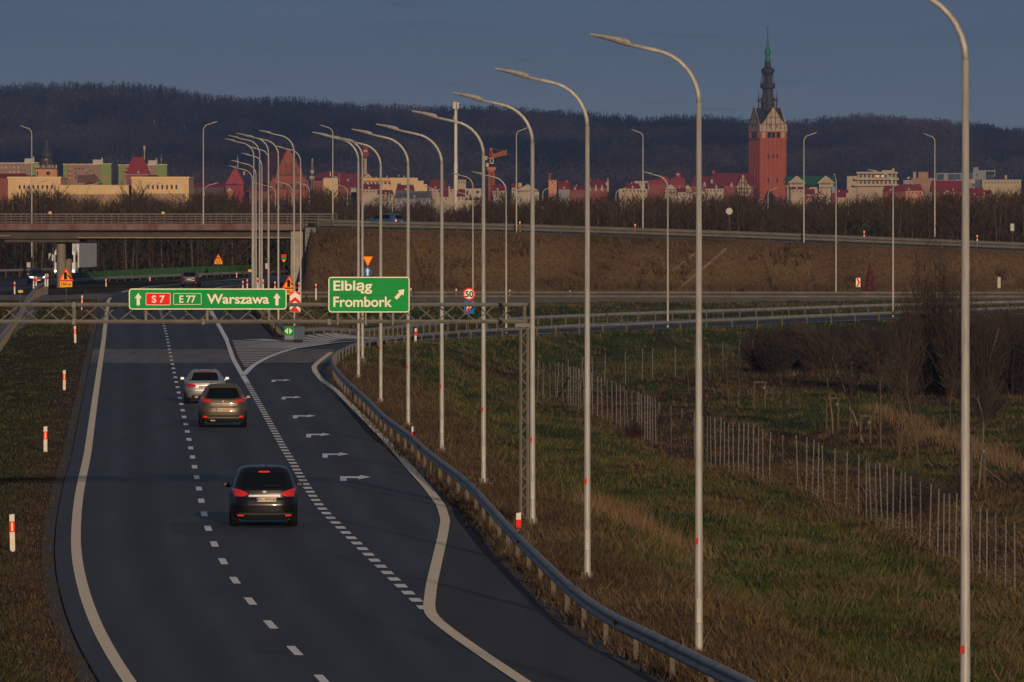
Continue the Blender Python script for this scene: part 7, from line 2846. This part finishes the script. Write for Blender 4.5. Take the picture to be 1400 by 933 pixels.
for px, y in ((963, 252), (973, 248), (1000, 253)):
    obj('dormer', MB().box(h.X(px), -.6, h.H(y + 1), 1.1, 1, 1.4).lathe([(.7, h.H(y)), (.02, h.H(y - 4))], 6, h.X(px), -.6), W_white, h.t)

s_ = F / Z_
wT = math.hypot(14, 36.3) / s_
yaw = math.atan2(14, 36.3)
# near corner sits at column 1039
cxp = 1039.0
x0 = XA(cxp, Z_)
ctr = Vector((x0, Z_, 0)) + Matrix.Rotation(yaw, 3, 'Z') @ Vector((wT / 2, wT / 2, 0))
t = thing('church_tower', 'tall red brick church tower with cream gables and black and green spire', 'church tower', (ctr.x, ctr.y, -2.0), yaw)
HH = lambda py: ZA(py, Z_) + 2.0
w2 = wT / 2
T_bz = mat('tower_brick', (.30, .068, .026), .92, var=.20, scale=.35, stretch=(1, 1, 3))
obj('shaft', MB().box(0, 0, HH(190.5) / 2, wT, wT, HH(190.5)), T_bz, t)
obj('plinth', MB().box(0, 0, HH(257) / 2, wT + .5, wT + .5, HH(257)), T_bz, t)
ls = MB()
for i in range(7):
    x = -w2 + .35 + i * (wT - .7) / 6
    for (cx_, cy_, sx, sy) in ((x, -w2 - .10, .55, .28), (-w2 - .10, x, .28, .55)):
        ls.box(cx_, cy_, (HH(257) + HH(192.5)) / 2, sx, sy, HH(192.5) - HH(257))
obj('lesenes', ls, T_bz, t)
obj('frieze', MB().box(0, 0, (HH(190.5) + HH(179)) / 2, wT + .3, wT + .3, HH(179) - HH(190.5)), T_bz, t)
obj('cornice', MB().box(0, 0, HH(179), wT + .9, wT + .9, .55), W_cream2, t)
obj('cornice', MB().box(0, 0, HH(190.8), wT + .7, wT + .7, .35), T_bz, t)
for face in (0, 1):
    def fb(x, z, w, hgt, dp=.25, off=.0):
        if face == 0:
            return MB().box(x, -w2 - .15 - off, z, w, dp, hgt)
        return MB().box(-w2 - .15 - off, -x, z, dp, w, hgt)
    zc = (HH(188.8) + HH(180.8)) / 2
    hp = HH(180.8) - HH(188.8)
    for x in (-5.0, 5.0) if face == 0 else (-5.2, 5.2):
        obj('cream_panel', fb(x, zc, 1.7, hp), W_cream2, t)
    for x in (-2.1, .0, 2.6) if face == 0 else (-1.5, 1.5):
        obj('belfry_opening', fb(x, zc, 1.6, hp), M_win, t)
    for py, xs_w in ((214, (-2.4, -.1, 2.1)), (247, (-2.4, 2.1))):
        for x in xs_w:
            obj('slit_window', fb(x, HH(py), .62, 2.0), M_win, t)
# four gables and the cross roof
ze, zk, za = HH(178.6), HH(171.5), HH(147)
pts = [(-w2 - .2, ze), (w2 + .2, ze), (w2 + .2, zk), (w2 * .78, HH(168.5)), (.45, za), (-.45, za), (-w2 * .78, HH(168.5)), (-w2 - .2, zk)]
for k in range(4):
    g = MB().prism(pts, -w2 - .25, -w2 + .2)
    rot = Matrix.Rotation(k * math.pi / 2, 3, 'Z')
    g.xform(lambda p: tuple(rot @ Vector(p)))
    obj('cream_gable', g, W_cream2, t)
    if k in (0, 3):
        tb = MB()
        for i in range(6):
            x = -w2 * .86 + i * w2 * 1.72 / 5
            top = za - (za - HH(168.5)) * max(0, abs(x) - .45) / (w2 * .78 - .45) if abs(x) < w2 * .78 else zk
            tb.box(x, -w2 - .28, (ze + top) / 2, .34, .12, top - ze - .3)
        tb.box(0, -w2 - .30, HH(170), wT * .86, .12, .3).box(0, -w2 - .30, HH(161), wT * .50, .12, .3)
        for sx in (-1, 1):
            tb.bar((sx * w2 * .80, -w2 - .3, HH(168)), (sx * .4, -w2 - .3, za), .34)
        tb.xform(lambda p: tuple(rot @ Vector(p)))
        obj('timber_frame', tb, M_trim, t)
        ow = MB()
        for sx in (-1.9, 1.9):
            ow.box(sx, -w2 - .27, HH(172.5), .5, .12, 1.3)
        ow.xform(lambda p: tuple(rot @ Vector(p)))
        obj('gable_openings', ow, M_win, t)
M_blk = mat('lead_black', (.016, .017, .021), .6, var=.3, scale=.5)
ro = MB()
for k in range(2):
    g = MB().prism([(-w2 * .84, HH(169)), (w2 * .84, HH(169)), (0, za - .3)], -w2 + .21, w2 - .21)
    rot = Matrix.Rotation(k * math.pi / 2, 3, 'Z')
    g.xform(lambda p: tuple(rot @ Vector((p[0] * (1 - .002 * k), p[1], p[2] - .05 * k))))
    ro.add(g.v, g.f)
ro.box(0, 0, (HH(169) + ze) / 2, wT - .5, wT - .5, HH(169) - ze)
obj('cross_roof', ro, M_blk, t)
k_ = 1 / s_
lan = MB().lathe([(9.5 * k_, HH(152)), (8.2 * k_, HH(145)), (7.6 * k_, HH(139)), (6.9 * k_, HH(122)), (9.8 * k_, HH(120.5)), (10.2 * k_, HH(119)), (10.2 * k_, HH(115)), (9.4 * k_, HH(114.4)), (5.8 * k_, HH(113.6)), (5.4 * k_, HH(104)), (6.8 * k_, HH(101.5)), (7.8 * k_, HH(100)),
                 (9.0 * k_, HH(98.5)), (9.0 * k_, HH(95)), (7.5 * k_, HH(93.6)), (5.0 * k_, HH(92.5)), (4.3 * k_, HH(91)), (3.9 * k_, HH(84.5))], 8, 0, 0, math.pi / 8)
obj('lantern_stage', lan, M_blk, t)
cl = MB()
for k in range(8):
    a = math.pi / 8 + k * math.pi / 4
    r_ = 7.2 * k_
    cl.tube([(r_ * math.cos(a), r_ * math.sin(a), HH(114)), (r_ * math.cos(a), r_ * math.sin(a), HH(101))], .26, 5)
    r_ = 9.6 * k_
    cl.tube([(r_ * math.cos(a), r_ * math.sin(a), HH(114.5)), (r_ * math.cos(a), r_ * math.sin(a), HH(109.5))], .10, 4)
obj('columns', cl, M_blk, t)
pn = MB()
for a in (math.pi / 4, 3 * math.pi / 4, 5 * math.pi / 4, 7 * math.pi / 4):
    r_ = 13.4 * k_
    for q_, rr_ in ((0, 1), ):
        pn.lathe([(.42, HH(150)), (.36, HH(140)), (.75, HH(138.5)), (.75, HH(136.5)), (.34, HH(135)), (.22, HH(130)), (.03, HH(124))], 6, r_ * math.cos(a), r_ * math.sin(a))
    pn.bar((r_ * math.cos(a), r_ * math.sin(a), HH(137)), (.5 * r_ * math.cos(a), .5 * r_ * math.sin(a), HH(134)), .3)
    r_ = 8.8 * k_
    pn.lathe([(.34, HH(150)), (.30, HH(138)), (.6, HH(136)), (.2, HH(133)), (.03, HH(127))], 6, r_ * math.cos(a + .4), r_ * math.sin(a + .4))
obj('corner_turrets', pn, mat('turret_plum', (.06, .028, .034), .7), t)
M_cop = mat('copper_green', (.012, .135, .060), .6, var=.3, scale=.8)
obj('copper_lantern', MB().lathe([(4.1 * k_, HH(85)), (4.6 * k_, HH(84)), (4.5 * k_, HH(82)), (3.1 * k_, HH(80.5)), (3.0 * k_, HH(75)), (4.4 * k_, HH(73.5)), (4.2 * k_, HH(71)), (3.2 * k_, HH(67.5)), (1.9 * k_, HH(65)), (1.3 * k_, HH(64)), (2.0 * k_, HH(62.5)), (1.4 * k_, HH(58)), (.8 * k_, HH(53))], 12), M_cop, t, True)
obj('finial', MB().tube([(0, 0, HH(53.5)), (0, 0, HH(44)), (0, 0, HH(35.5))], [.24, .16, .10], 6).lathe([(.05, HH(47)), (.4, HH(46)), (.05, HH(45))], 8), mat('iron_dark', (.03, .034, .038), .6), t)
cr = Matrix.Rotation(-yaw, 3, 'Z')
cm = MB().box(0, 0, HH(38.8), 2.0, .16, .22)
cm.xform(lambda p: tuple(cr @ Vector(p)))
obj('cross', cm, mat('iron_dark', (.03, .034, .038), .6), t)

h = House('white timbered gable annex at the right foot of the church tower', 1074, 1084, 4650, 8, 'annex')
h.wall(1074.5, 1083, 250, W_cream2)
h.gable_front(1072, 1083.5, 250, 241, T_red, W_cream2, 1074.8)
timbered(h, 1076, 1083, 250, 241, 2)
h = House('pale house with dark green roof and two twin gables right of the tower', 1074, 1142, 3900, 14, 'town_house')
h.wall(1076, 1142, 256, W_cream2, 1)
h.gable_side(1074, 1143, 253, 241, T_green, 1, 14, over=0)
for a in (1089.3, 1129):
    h.wall(a - 9.5, a + 10, 251, W_cream2, -1.5, 1.2)
    h.gable_front(a - 10.5, a + 10.5, 250.5, 241.6, mat('roof_edge_cream', (.62, .47, .30), .9), mat('gable_board', (.34, .27, .20), .9, var=.2, scale=.6), a, -1.5, 6)
    h.windows(a - 7, a + 7, 249.5, 253.5, 5, 1, M_win, .5, .8, -1.5)
    obj('balcony', MB().box(h.X(a), -2.3, h.H(255), 19 * h.k, 1.5, .9), W_white, h.t)
h = House('grey-roofed blue spire house end between the twin gables and mansard row', 1136, 1142.5, 3200, 5, 'turret_house')
h.wall(1137, 1142, 260, W_grey)
obj('roof', MB().lathe([(3.6 * h.k, h.H(262)), (2.2 * h.k, h.H(257)), (1.2 * h.k, h.H(253.5)), (.1, h.H(251))], 8, 0, 2), mat('roof_slate_blue', (.20, .22, .28), .6), h.t)
h = House('mansard row house with maroon slope and cream side by the end-on lamp', 1128, 1156, 3050, 7, 'town_house')
h.wall(1145, 1155, 270, W_cream2)
h.wall(1130, 1143, 285, W_cream2)
obj('roof', MB().prism([(h.X(1113), h.H(284)), (h.X(1128), h.H(284)), (h.X(1128), h.H(272)), (h.X(1113), h.H(272))], 0, 5).prism([(h.X(1136), h.H(287)), (h.X(1143.5), h.H(287)), (h.X(1143.5), h.H(264)), (h.X(1137), h.H(264))], -.5, 5), mat('tiles_maroon', (.16, .016, .018), .8), h.t)
obj('lit_window', MB().box(h.X(1120.2), -.05, h.H(276), .55, .1, .55), mat('window_lit', (.9, .75, .4), .4, emit=(1, .7, .3), estr=.5), h.t)
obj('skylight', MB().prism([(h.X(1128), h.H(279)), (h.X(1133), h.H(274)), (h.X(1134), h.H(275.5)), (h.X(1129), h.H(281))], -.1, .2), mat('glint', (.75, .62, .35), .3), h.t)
h.gable_side(1143, 1157, 270, 262, T_red, over=0)
# hotel block
h = House('terraced cream hotel block with balcony bands and roof turret', 1162, 1228, 4000, 14, 'hotel', 'hotel')
h.wall(1172, 1226, 236.5, W_cream2)
h.wall(1206, 1222, 233, W_cream2, 1, 10)
h.wall(1219.5, 1223, 230.5, W_cream2, 1.1, 4)
h.wall(1158, 1173, 241, W_cream2, 1)
for y, a, b in ((236.5, 1171, 1227), (245, 1168, 1228.5), (253.5, 1166, 1228)):
    obj('balcony_band', MB().box(h.X((a + b) / 2), -1.0, h.H(y), (b - a) * h.k, 2.0, .8), W_white, h.t)
h.windows(1174, 1225, 238, 244, 9, 1, M_win, .5, .7, 0, .1)
h.windows(1174, 1225, 246.5, 252.5, 9, 1, M_win, .45, .7, 0, .1)
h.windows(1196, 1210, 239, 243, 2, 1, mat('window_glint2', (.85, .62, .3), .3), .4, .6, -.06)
# right-hand blocks
h = House('brown brick flat block with white roof turret left of the last far lamp', 1235, 1280, 4000, 12, 'town_block', 'building')
h.wall(1235, 1246, 246.5, W_grey)
h.wall(1246, 1278, 243.8, mat('brick_brown', (.26, .16, .105), .9, var=.2, scale=.5))
h.wall(1248.5, 1253, 235, W_brown, 3, 8)
h.wall(1256, 1269.5, 235.3, mat('brick_brown', (.26, .16, .105), .9), 3, 8)
obj('roof_tank', MB().box(h.X(1250), 1, h.H(241.5), 2.8 * h.k, 2, 5 * h.k).box(h.X(1242), 1, h.H(243.5), 3.4 * h.k, 1.2, 3 * h.k), W_white, h.t)
h = House('dark glazed rooftop office block behind the long crimson roof', 1279, 1360, 4300, 14, 'office_block', 'building')
h.wall(1280, 1330, 236.8, W_grey, .2)
h.windows(1280.5, 1291, 238, 246.5, 1, 1, M_winb, .9, .95, .2)
h.windows(1296, 1313.5, 238, 246.5, 2, 1, M_winb, .95, .95, .2)
h.windows(1322, 1330, 237, 245.5, 1, 1, M_winb, .9, .95, .2)
h.wall(1330, 1348, 233.3, mat('office_grey', (.20, .205, .215), .9, var=.1, scale=.4))
h.wall(1331, 1338, 229, mat('office_grey', (.20, .205, .215), .9), 2, 8)
h.windows(1334, 1337, 237.5, 241.5, 1, 1, M_win, .7, .8)
obj('roof_frame', MB().box(h.X(1354), 2, h.H(234), 14 * h.k, 3, .5).box(h.X(1360), 2, h.H(237), 1 * h.k, 2, 3), W_grey, h.t)
h.windows(1348.5, 1360, 239, 244, 1, 1, M_winb, .9, .9, 1)
h.wall(1330, 1342, 246, mat('office_blue', (.07, .08, .11), .9), -.5)
h.wall(1306, 1333, 246, W_cream2, -.6, .1, 251)
h = House('long low cream block at the wood edge beyond the nearest lamp', 1342, 1396, 3900, 10, 'town_block', 'building')
h.wall(1342.5, 1396, 246.5, W_cream2)
h.parapet(1342.5, 1396, 246.6, W_grey, .3)
h.windows(1345, 1394, 248, 252, 11, 1, M_win, .4, .5, 0, .2)
obj('roof_tank', MB().lathe([(1.6 * h.k, h.H(245)), (1.8 * h.k, h.H(241)), (.4, h.H(240))], 10, h.X(1375.5), 3), W_white, h.t)
h = House('long crimson roof before the glazed offices beside the last far lamp', 1272, 1318, 3500, 10, 'town_house')
h.wall(1276, 1316, 262, W_brick)
h.gable_side(1272, 1317, 262.5, 247.2, T_red, hip=(2, 0), over=0)
h.windows(1290, 1306, 262.6, 266, 4, 1, W_white, .6, .7)
obj('dormer', MB().box(h.X(1295), -.6, h.H(262), 5 * h.k, 1, 2.2 * h.k).box(h.X(1303), -.5, h.H(260), 1.6 * h.k, 1, 4 * h.k), W_cream2, h.t)
# ---------------------------------------------------------------- air
t_ = MB().box(0, 4000, 70, 9000, 9300, 156)
hz = bpy.data.materials.new('haze')
hz.use_nodes = True
nt = hz.node_tree
nt.nodes.remove(nt.nodes['Principled BSDF'])
pv = nt.nodes.new('ShaderNodeVolumePrincipled')
pv.inputs['Color'].default_value = (.55, .70, 1.0, 1)
pv.inputs['Density'].default_value = HAZE
pv.inputs['Anisotropy'].default_value = 0.75
nt.links.new(pv.outputs[0], nt.nodes['Material Output'].inputs['Volume'])
hb = MB()
hb.box(0, 4000, 70.0, 9000, 9000, 150)
if HAZE > 0:
    struct('haze', hb, hz, 'stuff')

# ---------------------------------------------------------------- sky and sun
SUN_EL, SUN_AZ = rad(9.0), rad(180 - 9)
w = bpy.data.worlds.new('World')
scene.world = w
w.use_nodes = True
nt = w.node_tree
bg = nt.nodes['Background']
sk = nt.nodes.new('ShaderNodeTexSky')
sk.sky_type = 'NISHITA'
sk.sun_disc = False
sk.sun_elevation = SUN_EL
sk.sun_rotation = SUN_AZ
sk.ozone_density = 3.4
sk.dust_density = 0.0
sk.air_density = 0.55
# thin high veil with a few darker streaks, laid out by direction
tc = nt.nodes.new('ShaderNodeTexCoord')
mp = nt.nodes.new('ShaderNodeMapping')
mp.inputs['Scale'].default_value = (26, 4, 420)
nt.links.new(tc.outputs['Generated'], mp.inputs[0])
nz = nt.nodes.new('ShaderNodeTexNoise')
nz.inputs['Scale'].default_value = 1.0
nz.inputs['Detail'].default_value = 5
nz.inputs['Roughness'].default_value = .55
nt.links.new(mp.outputs[0], nz.inputs['Vector'])
cr_ = nt.nodes.new('ShaderNodeMapRange')
cr_.inputs['From Min'].default_value = .35
cr_.inputs['From Max'].default_value = .70
cr_.inputs['To Min'].default_value = .66
cr_.inputs['To Max'].default_value = .86
nt.links.new(nz.outputs['Fac'], cr_.inputs[0])
mx = nt.nodes.new('ShaderNodeMix')
mx.data_type = 'RGBA'
nt.links.new(cr_.outputs[0], mx.inputs['Factor'])
nt.links.new(sk.outputs[0], mx.inputs['A'])
sx_ = nt.nodes.new('ShaderNodeSeparateXYZ')
nt.links.new(tc.outputs['Generated'], sx_.inputs[0])
vr = nt.nodes.new('ShaderNodeValToRGB')
el = vr.color_ramp.elements
el[0].position = 0.0
el[0].color = (.56, .66, .88, 1)
el[1].position = .40
el[1].color = (.40, .45, .56, 1)
for p_, c_ in ((.011, (.40, .50, .75, 1)), (.024, (.235, .33, .57, 1)), (.10, (.27, .35, .55, 1))):
    e_ = el.new(p_)
    e_.color = c_
nt.links.new(sx_.outputs['Z'], vr.inputs[0])
sc_ = nt.nodes.new('ShaderNodeVectorMath')
sc_.operation = 'SCALE'
sc_.inputs['Scale'].default_value = 10.0
nt.links.new(vr.outputs[0], sc_.inputs[0])
nt.links.new(sc_.outputs[0], mx.inputs['B'])
mp2 = nt.nodes.new('ShaderNodeMapping')
mp2.inputs['Scale'].default_value = (70, 9, 1500)
mp2.inputs['Location'].default_value = (3.3, 0, 1.7)
nt.links.new(tc.outputs['Generated'], mp2.inputs[0])
nz2 = nt.nodes.new('ShaderNodeTexNoise')
nz2.inputs['Scale'].default_value = 1.0
nz2.inputs['Detail'].default_value = 3
nt.links.new(mp2.outputs[0], nz2.inputs['Vector'])
st_ = nt.nodes.new('ShaderNodeMapRange')
st_.inputs['From Min'].default_value = .61
st_.inputs['From Max'].default_value = .80
st_.inputs['To Min'].default_value = 1.0
st_.inputs['To Max'].default_value = .74
nt.links.new(nz2.outputs['Fac'], st_.inputs[0])
sk2 = nt.nodes.new('ShaderNodeVectorMath')
sk2.operation = 'SCALE'
nt.links.new(mx.outputs['Result'], sk2.inputs[0])
nt.links.new(st_.outputs[0], sk2.inputs['Scale'])
nt.links.new(sk2.outputs[0], bg.inputs['Color'])
bg.inputs['Strength'].default_value = 0.05

sd = bpy.data.lights.new('sun', 'SUN')
sd.energy = 5.0
sd.angle = rad(0.53)
sd.color = (1.0, .75, .50)
so = bpy.data.objects.new('sun', sd)
col.objects.link(so)
dirv = Vector((math.sin(SUN_AZ) * math.cos(SUN_EL), math.cos(SUN_AZ) * math.cos(SUN_EL), math.sin(SUN_EL)))
so.rotation_euler = (-dirv).to_track_quat('-Z', 'Y').to_euler()
so.location = (30, -50, 60)

# ---------------------------------------------------------------- camera
cd = bpy.data.cameras.new('camera')
cd.sensor_width = 36
cd.sensor_fit = 'HORIZONTAL'
cd.lens = 36 * F / 1400
cd.clip_start = 1
cd.clip_end = 30000
co = bpy.data.objects.new('camera', cd)
col.objects.link(co)
co.location = (0, 0, HC)
co.rotation_euler = (math.pi / 2 - math.atan((466.5 - HY) / F), 0, 0)
scene.camera = co

vs = scene.view_settings
vs.view_transform = 'Standard'
vs.look = 'None'
vs.gamma = 1
vs.exposure = -0.60
vs.use_curve_mapping = False
scene.cycles.use_denoising = True
scene.cycles.max_bounces = 6
scene.cycles.volume_bounces = 0
scene.cycles.volume_step_rate = 4
